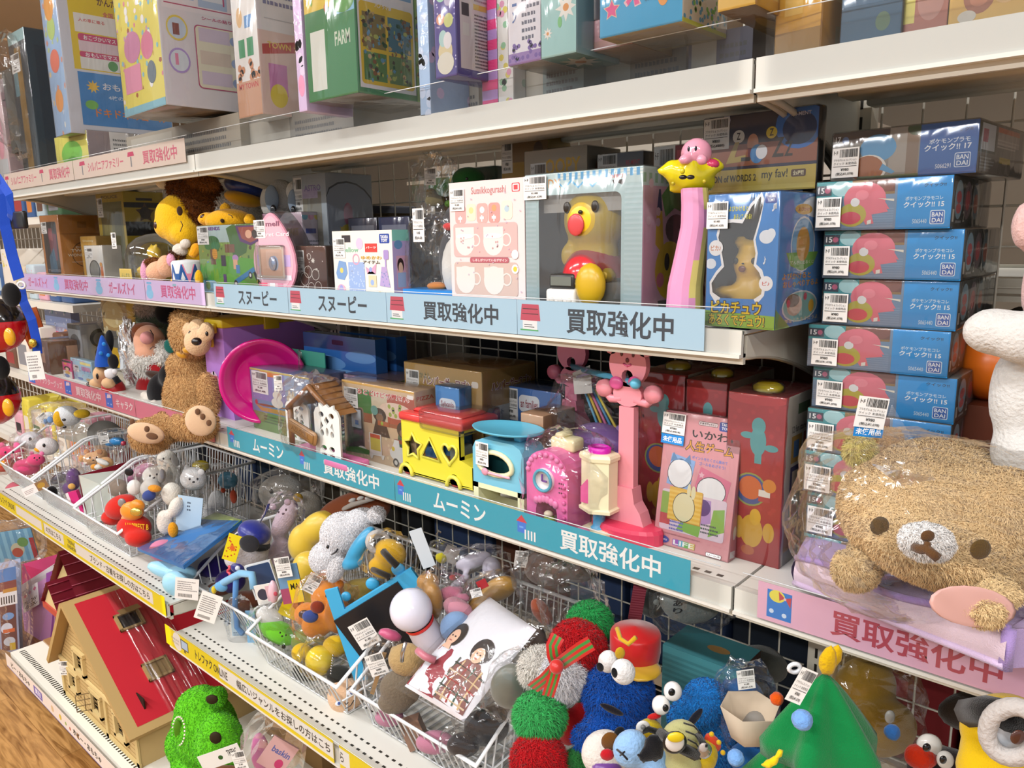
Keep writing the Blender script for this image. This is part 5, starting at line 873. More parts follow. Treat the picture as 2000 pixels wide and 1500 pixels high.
def scale_toy():
 Y = .815; O = V((XU(926, Y, ZS), Y, ZS)); w = solve(O, V((1, 0, 0)), 1024, 0); h = solve(O, V((0, 0, 1)), 852, 1); d = .05; F = lambda x, z: O + V((x, 0, z))
 t = thing('toy_scale', 'sky blue toy scale with an oval window on a cream stand', 'toy', O + V((w / 2, d / 2, 0)))
 m = MB('plastic'); z0 = h * .36
 ov = [(w * .47 + w * .33 * math.cos(a), h * .66 + h * .16 * math.sin(a) * (1.15 if math.sin(a) > 0 else .8)) for a in [2 * PI * i / 20 for i in range(20)]]
 out = [(0, z0), (w, z0), (w, h * .85), (w * .93, h * .95), (w * .8, h), (w * .2, h), (w * .06, h * .95), (0, h * .85)]
 holes_panel(m, out, [ov], F, '74bcd6'); n = len(out)
 m.add([O + V((x, 0, z)) for x, z in out] + [O + V((x, d, z)) for x, z in out], [(i, n + i, n + (i + 1) % n, (i + 1) % n) for i in range(n)], '74bcd6', sm=False); m.add([O + V((x, d * .7, z)) for x, z in out], [tuple(range(n))], '2f6a6c'); m.build('body', t, O)
 m = MB('plastic'); m.tube([O + V((x, -.002, z)) for x, z in ov], .0042, 'e6e2b8', n=6, closed=True); m.build('window_rim', t, O)
 m = MB('plastic'); m.rbox(O + V((w * .28, -.007, h * .53)), O + V((w * .78, -.003, h * .57)), .002, 'dfa8b8'); m.ell(O + V((w * .3, -.006, h * .56)), (.007, .003, .006), 'd898ae'); m.build('latch', t, O)
 m = MB('plastic'); m.box(O, O + V((w * .1, d, z0)), 'e8e4bc'); m.box(O + V((w * .88, 0, 0)), O + V((w, d, z0)), 'e8e4bc'); m.box(O + V((0, 0, z0 * .8)), O + V((w, d, z0)), 'e8e4bc'); m.box(O + V((0, 0, 0)), O + V((w, d, .004)), 'ded9ae'); m.build('stand', t, O)
 m = MB('plastic'); m.rbox(O + V((w * .25, d * .3, h)), O + V((w * .38, d * .7, h + .012)), .003, '58b0d0'); m.rbox(O + V((w * .68, d * .3, h)), O + V((w * .82, d * .7, h + .012)), .003, '58b0d0'); m.lathe([(0, .0), (.8, 0), (.95, .08), (1.0, .2), (.96, .2), (.8, .1), (0, .08)], '5cb6d4', c=(0, 0, 0), n=28)
 k = m.v; n0 = len(k) - 7 * 28
 for i in range(n0, len(k)): k[i] = (O.x + w * .5 + k[i][0] * w * .62, O.y + d * .5 + k[i][1] * d * .85, O.z + h + .011 + k[i][2] * .028)
 m.build('pan', t, O)
 m = MB(); p = at(941, 888, Y - .008); m.box(p - V((.013, 0, .017)), p + V((.013, .0006, .019)), 'f2f1ee'); m.art(p - V((.013, 0, .017)), (.026, 0, 0), (0, 0, .036), 'B 0 0 1 1 980/1,078'); m.build('price_tag', t, O)
scale_toy()
def castle():
 Y = .815; O = V((XU(1028, Y, ZS), Y, ZS)); w = solve(O, V((1, 0, 0)), 1110, 0); h = solve(O, V((0, 0, 1)), 872, 1); d = .055; F = lambda x, z: O + V((x, 0, z)); pk = 'e86fae'
 t = thing('toy_castle', 'pink toy castle gate with a round blue clock, in a clear bag', 'toy', O + V((w / 2, d / 2, 0)))
 def arch(a0, hh, r0): return [(w * a0, 0), (w * (1 - a0), 0)] + [(w * .5 + w * (.5 - a0) * math.cos(p), hh + r0 * math.sin(p)) for p in [PI * i / 12 for i in range(13)]]
 m = MB('plastic'); out = arch(.02, h * .72, h * .28); hole = [(w * .24, .0005), (w * .74, .0005)] + [(w * .49 + w * .25 * math.cos(p), h * .2 + h * .16 * math.sin(p)) for p in [PI * i / 8 for i in range(9)]]
 ho = arch(.02, h * .72, h * .28); ring = [(w * .02, 0), (w * .24, 0)] + [(w * .49 - w * .25 * math.cos(p), h * .2 + h * .16 * math.sin(p)) for p in [PI * i / 8 for i in range(9)]] + [(w * .74, 0), (w * .98, 0)] + ho[2:]
 holes_panel(m, ring, [], F, pk); n = len(ring)
 m.add([O + V((x, 0, z)) for x, z in ring] + [O + V((x, d, z)) for x, z in ring], [(i, n + i, n + (i + 1) % n, (i + 1) % n) for i in range(n)] + [tuple(range(n, 2 * n))[::-1]], pk)
 for i in range(11):
  p = PI * i / 10; m.ell(O + V((w * .5 + w * .43 * math.cos(p), -.001, h * .72 + h * .23 * math.sin(p))), (.004, .003, .004), 'ee86bd')
 for i in range(6): m.ell(O + V((w * (.26 + .09 * i), -.001, h * (.38 - .02 * abs(i - 2.5)))), (.005, .003, .006), 'ee86bd'); m.ell(O + V((w * .91, -.001, h * (.08 + .1 * i))), (.0035, .003, .0035), 'd85a9c')
 for i in range(3):
  for j in range(3): m.ell(O + V((w * (.8 + .05 * j), -.0005, h * (.5 + .06 * i))), (.0012, .001, .0012), '5a2a48')
 m.build('gate', t, O)
 m = MB('plastic'); c = O + V((w * .46, -.002, h * .62)); m.lathe([(0, 0), (.0135, 0), (.0135, .003), (.0165, .004), (.0175, .001), (.0175, -.003)], 'eee9ea', c=c, rot=RX(PI / 2), n=24); m.tube([c + V((.0152 * math.cos(a), -.0035, .0152 * math.sin(a))) for a in [2 * PI * i / 20 for i in range(20)]], .0024, '4fb0cc', n=6, closed=True); m.box(c + V((-.0012, -.005, 0)), c + V((.0012, -.003, .0095)), '7a4ab0'); m.box(c + V((0, -.005, -.001)), c + V((.008, -.003, .0014)), '7a4ab0'); m.build('clock', t, O)
 m = MB('plastic'); m.rbox(O + V((w * .3, d * .5, h * .95)), O + V((w * .85, d, h * 1.12)), .004, 'ece2b4'); m.rbox(O + V((w * .4, d * .5, h * 1.1)), O + V((w * .6, d, h * 1.18)), .004, 'ece2b4'); m.build('battlement', t, O)
 m = MB('plastic'); m.ell(O + V((w * .46, .01, .008)), (.009, .008, .007), '9ac83e'); m.ell(O + V((w * .46, .008, .017)), (.007, .007, .005), 'eadcc0'); m.build('food_piece', t, O)
 crumple(O + V((w * .75, d * .5, h * .6)), (w * .95, .045, h * .66), 12, .25, sup=.7).build('plastic_bag', t, O)
castle()
def tower():
 Y = .80; O = V((XU(1105, Y, ZS), Y + .012, ZS)); w = solve(O, V((1, 0, 0)), 1183, 0); h = solve(O, V((0, 0, 1)), 878, 1); cx = O + V((w / 2, w * .45, 0)); cr = 'ece5c0'
 t = thing('toy_tower', 'cream six-sided toy tower with a pink door on a blue pillar', 'toy', cx); R6 = lambda r, z: [(r * math.cos(PI / 6 + PI / 3 * i) * .98, r * math.sin(PI / 6 + PI / 3 * i) * .8, z) for i in range(6)]
 m = MB('plastic'); r = w * .5; prof = [(.92, .3), (1.04, .3), (1.06, .335), (.92, .35), (.92, .88), (1.02, .89), (1.05, .93), (.98, .96), (.8, .97)]
 vs = [];  fs = []
 for q, z in prof: vs += [cx + V(p) for p in R6(r * q, h * z)]
 for i in range(len(prof) - 1): fs += [(i * 6 + k, i * 6 + (k + 1) % 6, i * 6 + 6 + (k + 1) % 6, i * 6 + 6 + k) for k in range(6)]
 fs += [tuple(range(6))[::-1], tuple(range(len(vs) - 6, len(vs)))]; m.add(vs, fs, cr); m.build('tower_body', t, O)
 m = MB('plastic'); dd = cx.y - r * .92 * .8 * .98; X0 = cx.x - r * .62; m.prism([(X0, O.z + h * .4), (X0 + r * .75, O.z + h * .4), (X0 + r * .75, O.z + h * .58), (X0 + r * .38, O.z + h * .68), (X0, O.z + h * .58)], dd + .002, dd + .012, 'e05f9e'); m.build('door', t, O)
 m = MB('plastic'); m.lathe([(.55, 0), (.6, .25), (.42, .3), (.55, .0)], 'c81fa8', c=(0, 0, 0), n=16); k = m.v
 for i in range(len(k)): k[i] = (cx.x + k[i][0] * r, cx.y + k[i][1] * r * .8, O.z + h * .96 + k[i][2] * r * 1.1)
 m.build('cup', t, O)
 m = MB('plastic'); m.lathe([(r * .42, .09 * h), (r * .3, .12 * h), (r * .3, .26 * h), (r * .42, .3 * h)], '4aa8d8', c=cx, n=12); m.build('pillar', t, O)
 m = MB('plastic'); m.rbox(O + V((w * .08, .004, 0)), O + V((w * .92, w * .8, h * .09)), .004, 'e9e2bc'); m.ell(O + V((w * .3, .004, h * .07)), (.012, .008, .006), 'e888b8'); m.build('base', t, O)
tower()
t = thing('toy_bag', 'big clear bag of purple and pink toys with coloured straws behind the castle', 'bag', at(1190, 960, .90)); crumple(at(1175, 865, .96), (.10, .06, .11), 21, .35, sup=.7).build('plastic_bag', t)
m = MB('plastic'); m.ell(at(1175, 860, .97), (.055, .03, .028), '8f68b4'); m.ell(at(1215, 890, .98), (.03, .03, .05), 'a888cc'); m.ell(at(1190, 930, .93), (.03, .025, .035), 'dfa090'); m.rbox(at(1160, 985, .93) - V((.02, .02, .01)), at(1180, 950, .95), .006, 'cdb68c'); m.ell(at(1180, 975, .90), (.03, .02, .02), 'c8a878'); m.build('toy_piece', t)
m = MB('plastic'); 
for k, cc in enumerate(('5aa8d0', 'd8b83a', 'd06a9a', '3a8ac0', 'e0c84a')): m.tube([at(1135 + k * 7, 745 + k * 4, .99), at(1175 + k * 9, 850, .97)], .0022, cc)
m.build('straw', t)
m = MB(); p = at(1122, 770, .965); m.add([p, p + V((.035, 0, .006)), p + V((.03, 0, .05)), p + V((-.004, 0, .034))], [(0, 1, 2, 3)], 'd8d4ce'); m.build('paper_tag', t)
def hanger():
 Y = .835; b0 = PZ(1225, 1012, ZS); b0 = V((XU(1225, .86, ZS), .86, ZS)); t = thing('doll_hanger_stand', 'pink toy clothes stand with two bear-headed posts and a blue rod', 'toy', b0); pk = 'e4909c'
 sc_ = .103 / 1.0
 def post(b, top, par, col, base):
  H = top - b.z; m = MB('plastic'); zb = b.z + (.018 if base else .09)
  m.prism([(b.x - .0125, zb + .04), (b.x + .0125, zb + .04), (b.x + .0115, b.z + H * .72), (b.x - .0115, b.z + H * .72)], b.y - .006, b.y + .006, col)
  m.prism([(b.x - .034, zb), (b.x + .034, zb), (b.x + .026, zb + .022), (b.x + .017, zb + .034), (b.x + .0135, zb + .055), (b.x - .0135, zb + .055), (b.x - .017, zb + .034), (b.x - .026, zb + .022)], b.y - .011, b.y + .011, col)
  z = b.z + H * .74
  m.prism([(b.x + .0225 * math.cos(a), z + .012 + .017 * math.sin(a)) for a in [2 * PI * i / 18 for i in range(18)]], b.y - .005, b.y + .005, col, sm=True)
  hole = [(b.x + .009 * math.cos(a), z + .036 + .009 * math.sin(a)) for a in [2 * PI * i / 12 for i in range(12)]]
  out = [(b.x + .029 * math.cos(a), z + .052 + .03 * math.sin(a)) for a in [2 * PI * i / 22 for i in range(22)]]
  for yy in (b.y - .005, b.y + .005): holes_panel(m, out, [hole], lambda x, zz, y=yy: (x, y, zz), col)
  for lp in (out, hole):
   n = len(lp); m.add([(x, b.y - .005, zz) for x, zz in lp] + [(x, b.y + .005, zz) for x, zz in lp], [(i, n + i, n + (i + 1) % n, (i + 1) % n) for i in range(n)], col, sm=True)
  for s in (-1, 1):
   m.prism([(b.x + s * .026 + .011 * math.cos(a), z + .075 + .011 * math.sin(a)) for a in [2 * PI * i / 12 for i in range(12)]], b.y - .005, b.y + .005, col, sm=True)
   m.tube([(b.x + s * .01, b.y, z + .004), (b.x + s * .028, b.y, z + .002), (b.x + s * .036, b.y, z + .01)], .006, col, n=8)
   m.lathe([(0, -.006), (.012, -.006), (.012, .006), (0, .006)], col, c=(b.x + s * .038, b.y, z + .016), rot=RX(PI / 2), n=14)
  m.build('post', par, b)
  if base:
   m = MB('plastic')
   for s in (-1, 1): m.ell((b.x + s * .009, b.y - .0055, z + .066), (.0022, .001, .0034), '5a2a2a'); m.ell((b.x - s * .016, b.y - .0055, z + .078 ), (.0001, .0001, .0001), col)
   m.ell((b.x, b.y - .0058, z + .058), (.0026, .001, .0034), '6a2a2a'); m.tube([(b.x - .006, b.y - .0055, z + .053), (b.x, b.y - .0055, z + .05), (b.x + .006, b.y - .0055, z + .053)], .0014, 'd85a86', n=5); m.build('face', par, b)
   m = MB('plastic'); m.ell((b.x - .016, b.y - .007, z + .026), (.011, .004, .009), 'd85a98'); m.ell((b.x + .012, b.y - .007, z + .03), (.009, .004, .008), 'd85a98'); m.build('bow', par, b)
 ztop = PY(1225, 690, .86).z
 post(b0, ztop, t, pk, True)
 r0 = V((XU(1133, 1.02, ZS), 1.0, ZS)); post(r0, PY(1133, 680, 1.0).z, t, 'c86f8c', False)
 m = MB('plastic'); o = [(b0.x + .056 * math.cos(a), b0.y + .032 * math.sin(a)) for a in [2 * PI * i / 28 for i in range(28)]]
 n = 28; zz = [(1.0, 0), (1.0, .016), (.95, .021), (.6, .023)]; vs = []
 for q, z in zz: vs += [(b0.x + (x - b0.x) * q, b0.y + (y - b0.y) * q, b0.z + z) for x, y in o]
 m.add(vs, [(i * n + k, i * n + (k + 1) % n, i * n + n + (k + 1) % n, i * n + n + k) for i in range(3) for k in range(n)] + [tuple(range(3 * n, 4 * n))], 'd8405e'); m.build('base', t, b0)
 m = MB('plastic'); o = r0; m.rbox(o + V((-.05, -.03, 0)), o + V((.05, .03, .02)), .004, 'c03a58'); m.box(o + V((-.012, -.005, .02)), o + V((.012, .005, .1)), 'c86f8c'); m.build('base', t, b0)
 m = MB('plastic'); z = b0.z + (ztop - b0.z) * .74 + .028; zr = r0.z + (PY(1133, 680, 1.0).z - r0.z) * .74 + .028; dv = (b0 - r0).normalized(); a = V((r0.x, r0.y, zr)); c = V((b0.x, b0.y, z)); dv = (c - a).normalized(); m.tube([a - dv * .03, c + dv * .02], .0048, '4f9cbc', n=10); m.ell(c + dv * .022, .0075, '5fb4d2'); m.ell(a - dv * .03, .0075, '4f9cbc'); m.build('rod', t, b0)
hanger()
RB = 'r 0 0 1 1 a82024;h 0 .955 1 .04 1 8a1a1e;e .5 .97 .5 .03 b82a2c;d .05 .1 .9 .85 26 .015 b4282a;e .55 .73 .14 .085 57a0a2;e .55 .82 .12 .05 5aa6a8;r .5 .6 .12 .1 57a0a2;e .36 .76 .12 .02 57a0a2;e .78 .7 .12 .02 57a0a2;c .45 .44 .1 8f9a4a;c .45 .44 .09 2f4f90;c .45 .45 .07 d0642e;r .6 .4 .2 .05 e8e4da;r .6 .38 .2 .03 b03038;c .78 .48 .04 d8842e;e .5 .19 .2 .1 d8a41e;e .56 .28 .1 .05 e0b022;e .8 .2 .1 .06 d8a41e;e .28 .2 .08 .07 d8a41e;e .45 .07 .12 .03 c0602c'
RS = 'r 0 0 1 1 d6cfc2;p b03030 0 0 0 1 .06 1 .03 .9 .06 .8 .03 .7 .06 .6 .03 .5 .06 .4 .03 .3 .06 .2 .03 .1 .06 0;r .35 .88 .35 .06 4a6a3a;T .55 .78 .04 .7 3a3a3a 12 fun stories inside!;r .2 .6 .3 .16 c0952e;r .27 .63 .15 .1 3a78b8;r .55 .6 .3 .16 b03a30;r .2 .42 .3 .16 3a2f66;r .26 .45 .18 .1 d8c8b0;r .55 .42 .3 .16 5a7a36;r .2 .25 .3 .15 2f8a90;r .26 .27 .18 .08 d0606a;r .55 .25 .3 .15 9a6a2e;r .1 .08 .9 .14 b89468;r .1 0 .9 .08 8a8a86'
for k, (a, b, vt, Y, la) in enumerate(((1246, 1330, 724, .93, 'red storybook box with teal and yellow shapes, leftmost of the three red boxes'), (1334, 1409, 740, .925, 'red storybook box, middle of the three red boxes, mostly behind the pink game'), (1412, 1520, 764, .885, 'red storybook box, rightmost of the three, next to the stacked kits'))):
 def cap(t, M, w, d, h, O):
  m = MB('hardclear'); m.M = M; m.lathe([(w * .27, 0), (w * .27, .008), (w * .2, .011)], 'fff', c=(w * .5, d * .3, h), n=20)
  m.lathe([(0, .001), (w * .25, .001), (w * .25, .006), (w * .19, .009), (0, .009)], 'd8be18', 'plastic', c=(w * .5, d * .3, h), n=20); m.build('cap', t, O)
 carton('storybook_box', la, 'box', a, b, vt, Y, ZS, .15 if k < 2 else (1583,), 'a8262a', RB, RS, group=None, extra=cap, cols=dict(t='96262a'))
carton('board_game', 'pink boxed board game with blue, rose and yellow picture squares leaning back', 'game', 1276, 1421, 800, .862, ZS + .001, .022, 'dc8f98', 'r 0 0 1 1 e2999f;R .72 .905 .19 .065 .012 27459a;T .815 .943 .02 .14 fff TAKARA;T .815 .916 .02 .13 fff TOMY;R .45 .925 .25 .03 .008 3a3a3a;R .455 .928 .24 .024 .006 f0dcdc;T .575 .932 .016 .22 333 対象年齢6才以上;T .62 .83 .06 .48 2a2222 いかわ;O .62 .73 .075 .62 e8a02e 3a2a22 人生ゲーム;T .64 .675 .024 .46 8a8ad0 ポイントをたくさん集めて;T .68 .64 .024 .34 8a8ad0 ゴールをめざそう!;p 8fb2e4 .1 .46 .42 .44 .46 .66 .14 .69;e .27 .55 .17 .11 2a2626;e .27 .55 .162 .104 f2f0f0;p 5f8ab8 .13 .63 .16 .7 .22 .655 .32 .655 .38 .7 .41 .63 .3 .65 .24 .65;p dc6f8c .46 .42 .88 .34 .94 .56 .54 .63;e .7 .47 .19 .1 2a2626;e .7 .47 .182 .094 f2f0f0;s .56 .57 .025 5 f0b8c4;s .85 .37 .02 5 f0b8c4;R .06 .12 .86 .3 .02 e6cfdc;r .06 .2 .16 .2 8fb24a;p 8ab84a .3 .14 .6 .12 .62 .2 .36 .22;p 8ab84a .72 .14 .92 .2 .9 .36 .76 .34;p b890c8 .56 .2 .74 .24 .72 .4 .58 .4;c .62 .34 .06 5a2a78;l .62 .16 .25 .08 3 555;r .06 .16 .14 .08 c84a4a;l .2 .13 .2 .08 3 6a6ac0;r .17 .2 .44 .24 c98a2a;r .16 .205 .44 .24 eab83a;h .16 .21 .44 .23 7 f2c95a;e .37 .31 .15 .11 2a2626;e .37 .31 .143 .104 e9dfb0;e .48 .43 .03 .05 e9dfb0;e .42 .44 .025 .05 e9dfb0;l .08 .09 .7 .02 1 c07880;e .13 .045 .09 .028 2f58b0;T .13 .036 .02 .12 eef Hasbro;r .27 .02 .08 .045 9a4ac0;r .35 .02 .06 .045 4ab0d0;r .41 .02 .08 .045 6ab84a;r .49 .02 .08 .045 e0c03a;T .42 .026 .034 .28 fff LIFE;R .72 .005 .2 .03 .006 2a2626;R .725 .008 .19 .024 .005 f4ecec;T .82 .012 .016 .16 222 2人〜4人用', 'r 0 0 1 1 d88a94;r .3 .92 .4 .04 27459a;r .35 .4 .3 .3 e0b040;e .5 .2 .2 .05 e8e4e4;r .2 .02 .6 .05 eee;h .3 .3 .4 .4 9 d88a94', rx=9, tagp=(-.02, .83, .31, .155), price='780/858', extra=lambda t, M, w, d, h, O: (lambda m: (setattr(m, 'M', M), m.box((-.02 * w, -.0036, h * .755), (.29 * w, -.003, h * .825), '1f86d2'), m.art((-.02 * w, -.0036, h * .755), (.31 * w, 0, 0), (0, 0, h * .07), 'T .5 .2 .6 .84 fff 未使用品'), m.build('blue_sticker', t, O)))(MB()))
# ------------------------------------------------------------------ soft toys
FW = V((RM[0][2], RM[1][2], RM[2][2]))
YAW = Matrix.Rotation(math.atan2(RM[1][0], RM[0][0]), 3, 'Z')
def px(u, v, Y):            # metres per pixel at that depth
 return (PY(u, v, Y) - CAMP).dot(FW) / FP
def EL(u, v, Y, ru, rv, rd=None, roll=0):
 k = px(u, v, Y); rd = rd if rd is not None else min(ru, rv)
 return (PY(u, v, Y), (ru * k, rd * k, rv * k), YAW @ Matrix.Rotation(math.radians(roll), 3, 'Y'))
def el(m, e, col, mt=None, **kw): return m.ell(e[0], e[1], col, mt, rot=e[2], **kw)
def price(t, u, v, Y, w=26, h=44, pr='980/1,078', roll=0):
 k = px(u, v, Y); Q = YAW @ Matrix.Rotation(math.radians(roll), 3, 'Y'); X = Q @ V((1, 0, 0)); Z = Q @ V((0, 0, 1)); Nn = X.cross(Z); c = PY(u, v, Y); W, H = w * k, h * k
 o = c - X * W / 2 - Z * H / 2; m = MB(); m.add([o, o + X * W, o + X * W + Z * H, o + Z * H], [(0, 1, 2, 3), (3, 2, 1, 0)], 'f2f1ee'); m.art(o, X * W, Z * H, 'B 0 0 1 1 ' + pr); m.build('price_tag', t)
SUB = dict(pupil='eye', hat_button='hat', nose='muzzle', buckle='belt', lens_glass='lens', brim='cap', knob='toy', tip='strap', clip='strap', cuff='leg', label='pouch', ear_tuft='ear', glove='arm', chain='ball', lens='strap', bow='head')
def soft(name, label, cat, base, parts, group=None):
 # parts: (part name, material, fn(mb))
 t = thing(name, label, cat, base, group)
 bd = {}
 for n_, mt, fn in parts:
  m = MB(mt); fn(m); bd[n_] = m.build(n_, bd.get(SUB.get(n_), t))
 return t
def base(u, v, Y, z): p = PY(u, v, Y); return V((p.x, Y, z))
# lying lion plush, eye-level shelf
Y = .90
t = thing('lion_plush', 'yellow faced plush with a shaggy brown mane looking left, eye-level shelf', 'plush toy', base(370, 500, Y, ZM))
m = MB('fur'); m.blob([EL(388, 402, .93, 54, 62, 42), EL(372, 365, .93, 44, 30, 36), EL(392, 470, .93, 42, 40, 36)], '6a3d18', .007, 3); m.fur(9000, .010, .0011, .25, seed=3); m.build('mane', t)
m = MB('fleece'); m.blob([EL(350, 430, .885, 40, 52, 32), EL(330, 441, .872, 28, 28, 28), EL(340, 425, .88, 36, 40, 30), EL(318, 446, .87, 16, 15, 18), EL(362, 455, .885, 30, 26, 26)], 'e2b41e', .005, 5); m.build('face', t)
m = MB('gloss'); el(m, EL(309, 440, .846, 9, 9, 8), '3a1c12'); m.build('nose', t)
m = MB('cloth'); el(m, EL(351, 412, .846, 6, 9, 3), '3a2616'); m.tube([PY(352, 452, .85), PY(357, 440, .847), PY(353, 432, .847)], .001, '4a2c10'); m.build('eye', t)
m = MB('fleece'); el(m, EL(318, 352, .90, 16, 17, 9), 'd9d4c8'); m.build('ear', t)
m = MB('fur'); el(m, EL(395, 352, .885, 34, 15, 10, 18), '7a4a1a'); m.fur(1500, .008, .001, .3, seed=4); m.build('ear', t)
m = MB('fleece'); el(m, EL(385, 500, .92, 48, 40, 36), 'd8aa1c'); m.build('body', t)
soft('small_plush', 'small pink and peach plush lying below the clear dome toy', 'plush toy', base(300, 545, .84, ZM), [
 ('body', 'fleece', lambda m: m.blob([EL(308, 530, .845, 24, 20, 16, -20), EL(325, 520, .845, 18, 22, 16)], 'e6b08e', .004, 3)),
 ('ear', 'fleece', lambda m: (el(m, EL(284, 528, .838, 10, 22, 6, 10), 'e2a0bc'), el(m, EL(334, 508, .84, 9, 13, 6), 'e2a0bc'))),
 ('eye', 'gloss', lambda m: el(m, EL(289, 529, .832, 3, 5, 2), '221814')), ('hair', 'fur', lambda m: (el(m, EL(300, 512, .85, 18, 8, 8), '7a4a22'), m.fur(500, .006, .001, seed=2)))])
t = thing('drum_plush', 'plush drum with pink and blue triangles beside the colourful block set box', 'plush toy', base(362, 548, .825, ZM)); c, k = PY(364, 546, .825), px(364, 530, .825)
m = MB('cloth'); n = 24; r = 29 * k; h = 44 * k; o = V((c.x, .83, ZM + .012)); m.lathe([(0, 0), (r * .85, 0), (r, h * .3), (r * 1.02, h), (r * .9, h * 1.1), (0, h * 1.15)], 'd8dce0', c=o, n=n)
for i in range(8):
 a = 2 * PI * i / 8; b = a + 2 * PI / 8; P = lambda q, z: o + V((r * 1.04 * math.cos(q), r * 1.04 * math.sin(q), z)); m.add([P(a, h * .95), P(b, h * .95), P((a + b) / 2, h * .1)], [(0, 2, 1)], 'e08aa8' if i % 2 else '2f5a9a'); m.add([P((a + b) / 2, h * .1), P(b, h * .95), P(b + (b - a) / 2, h * .1)], [(0, 2, 1)], '2f5a9a')
m.lathe([(r * 1.05, h * .0), (r * 1.05, h * .1)], '8fb4c8', c=o, n=n); m.build('drum', t)
m = MB('fleece'); m.blob([EL(384, 486, .85, 12, 12, 9), EL(378, 496, .845, 10, 8, 8)], 'e09a1e', .004, 3); el(m, EL(389, 545, .82, 8, 18, 7), 'e0aa20'); el(m, EL(345, 549, .82, 12, 8, 7), 'e0aa20'); m.build('limb', t)
m = MB('fleece'); m.blob([EL(352, 488, .86, 16, 13, 12), EL(362, 476, .86, 12, 10, 8, -20)], 'd8d0c6', .004, 3); m.build('cap', t)
m = MB('fur'); el(m, EL(345, 498, .855, 16, 8, 10), '5a3418'); m.fur(700, .007, .001, seed=5); m.build('hair', t)
soft('bear_plush', 'yellow bear plush asleep with its chin on the block set box', 'plush toy', base(440, 440, .90, ZM), [
 ('body', 'fleece', lambda m: m.blob([EL(448, 432, .90, 48, 24, 34), EL(408, 428, .885, 22, 14, 18), EL(440, 406, .91, 12, 11, 8), EL(488, 430, .90, 13, 14, 8), EL(450, 490, .92, 46, 40, 30)], 'e0a41e', .005, 4)),
 ('nose', 'gloss', lambda m: el(m, EL(398, 424, .872, 8, 6, 6, -15), '3a1a12')),
 ('eye', 'cloth', lambda m: (el(m, EL(434, 431, .869, 4, 4, 2), '3a2412'), m.tube([PY(446, 419, .868), PY(452, 421, .868), PY(455, 426, .869)], .0009, '4a2c10')))])
soft('capped_plush', 'fluffy white plush with a shiny blue cap and yellow brim, back of eye-level shelf', 'plush toy', base(470, 430, 1.0, ZM), [
 ('body', 'fur', lambda m: (m.blob([EL(462, 408, .99, 46, 34, 34), EL(462, 480, 1.0, 50, 60, 34)], 'dcd8d0', .007, 3), m.fur(5000, .012, .001, .12, seed=7))),
 ('cap', 'satin', lambda m: m.blob([EL(480, 364, .985, 42, 22, 36, 14), EL(478, 352, .985, 30, 18, 26, 14)], '16307a', .005, 3)),
 ('brim', 'cloth', lambda m: el(m, EL(476, 388, .975, 37, 15, 36, 14), 'd19a1a'))])
soft('white_plush', 'white plush with two grey-blue oval patches beside the silver blue box', 'plush toy', base(545, 420, .99, ZM), [
 ('body', 'fleece', lambda m: m.blob([EL(548, 395, .99, 40, 44, 28), EL(530, 365, .985, 18, 24, 14), EL(576, 375, .985, 18, 22, 14), EL(548, 480, 1.0, 40, 60, 28)], 'cfccc6', .005, 4)),
 ('patch', 'cloth', lambda m: (el(m, EL(531, 388, .955, 14, 26, 5), '8d9cae'), el(m, EL(574, 394, .955, 12, 24, 5), '8d9cae'))),
 ('eye', 'gloss', lambda m: (el(m, EL(534, 410, .948, 6, 10, 3), '1c1c20'), el(m, EL(573, 410, .948, 5, 8, 3), '1c1c20')))])
# third shelf, left bay
Y = .86
soft('hatted_plush', 'tan animal plush in a blue pointed hat and red robe, left bay third shelf', 'plush toy', base(215, 800, Y, ZK), [
 ('hat', 'cloth', lambda m: (m.lathe([(19 * px(205, 700, Y), 0), (18 * px(205, 700, Y), 10 * px(205, 700, Y)), (10 * px(205, 700, Y), 38 * px(205, 700, Y)), (3 * px(205, 700, Y), 58 * px(205, 700, Y)), (0, 60 * px(205, 700, Y))], '1f55b8', c=PY(206, 714, Y), n=16), [el(m, EL(u, v, Y - .018, 4, 4, 3), '2f8ae0') for u, v in ((203, 672), (197, 690), (212, 694))])),
 ('ear', 'cloth', lambda m: (el(m, EL(213, 668, .89, 9, 24, 6, 8), '17171a'), el(m, EL(221, 706, .85, 11, 15, 5), '17171a'))),
 ('head', 'cloth', lambda m: m.blob([EL(197, 732, .85, 15, 18, 14), EL(188, 749, .842, 14, 11, 11), EL(212, 748, .845, 14, 11, 11)], 'e2b98c', .004, 4)),
 ('nose', 'gloss', lambda m: el(m, EL(174, 751, .832, 5, 5, 5), '141214')), ('eye', 'gloss', lambda m: el(m, EL(190, 735, .832, 2.5, 6, 2), '1a1614')),
 ('robe', 'satin', lambda m: m.blob([EL(222, 765, .862, 24, 30, 20), EL(245, 785, .862, 30, 18, 18), EL(222, 785, .862, 26, 18, 20)], 'b01a20', .005, 4)),
 ('arm', 'cloth', lambda m: m.tube([PY(232, 748, .845), PY(224, 736, .838)], .009, '19181c')), ('glove', 'cloth', lambda m: m.blob([EL(216, 730, .836, 12, 11, 8), EL(224, 726, .836, 6, 6, 5), EL(209, 727, .836, 6, 6, 5)], 'e6e6ea', .003, 3)),
 ('shoe', 'fleece', lambda m: (m.blob([EL(192, 774, .84, 15, 13, 16), EL(190, 781, .84, 15, 6, 16)], '9a6420', .004, 3), m.blob([EL(226, 784, .832, 13, 15, 14), EL(226, 793, .83, 13, 6, 14)], '9a6420', .004, 3)))])
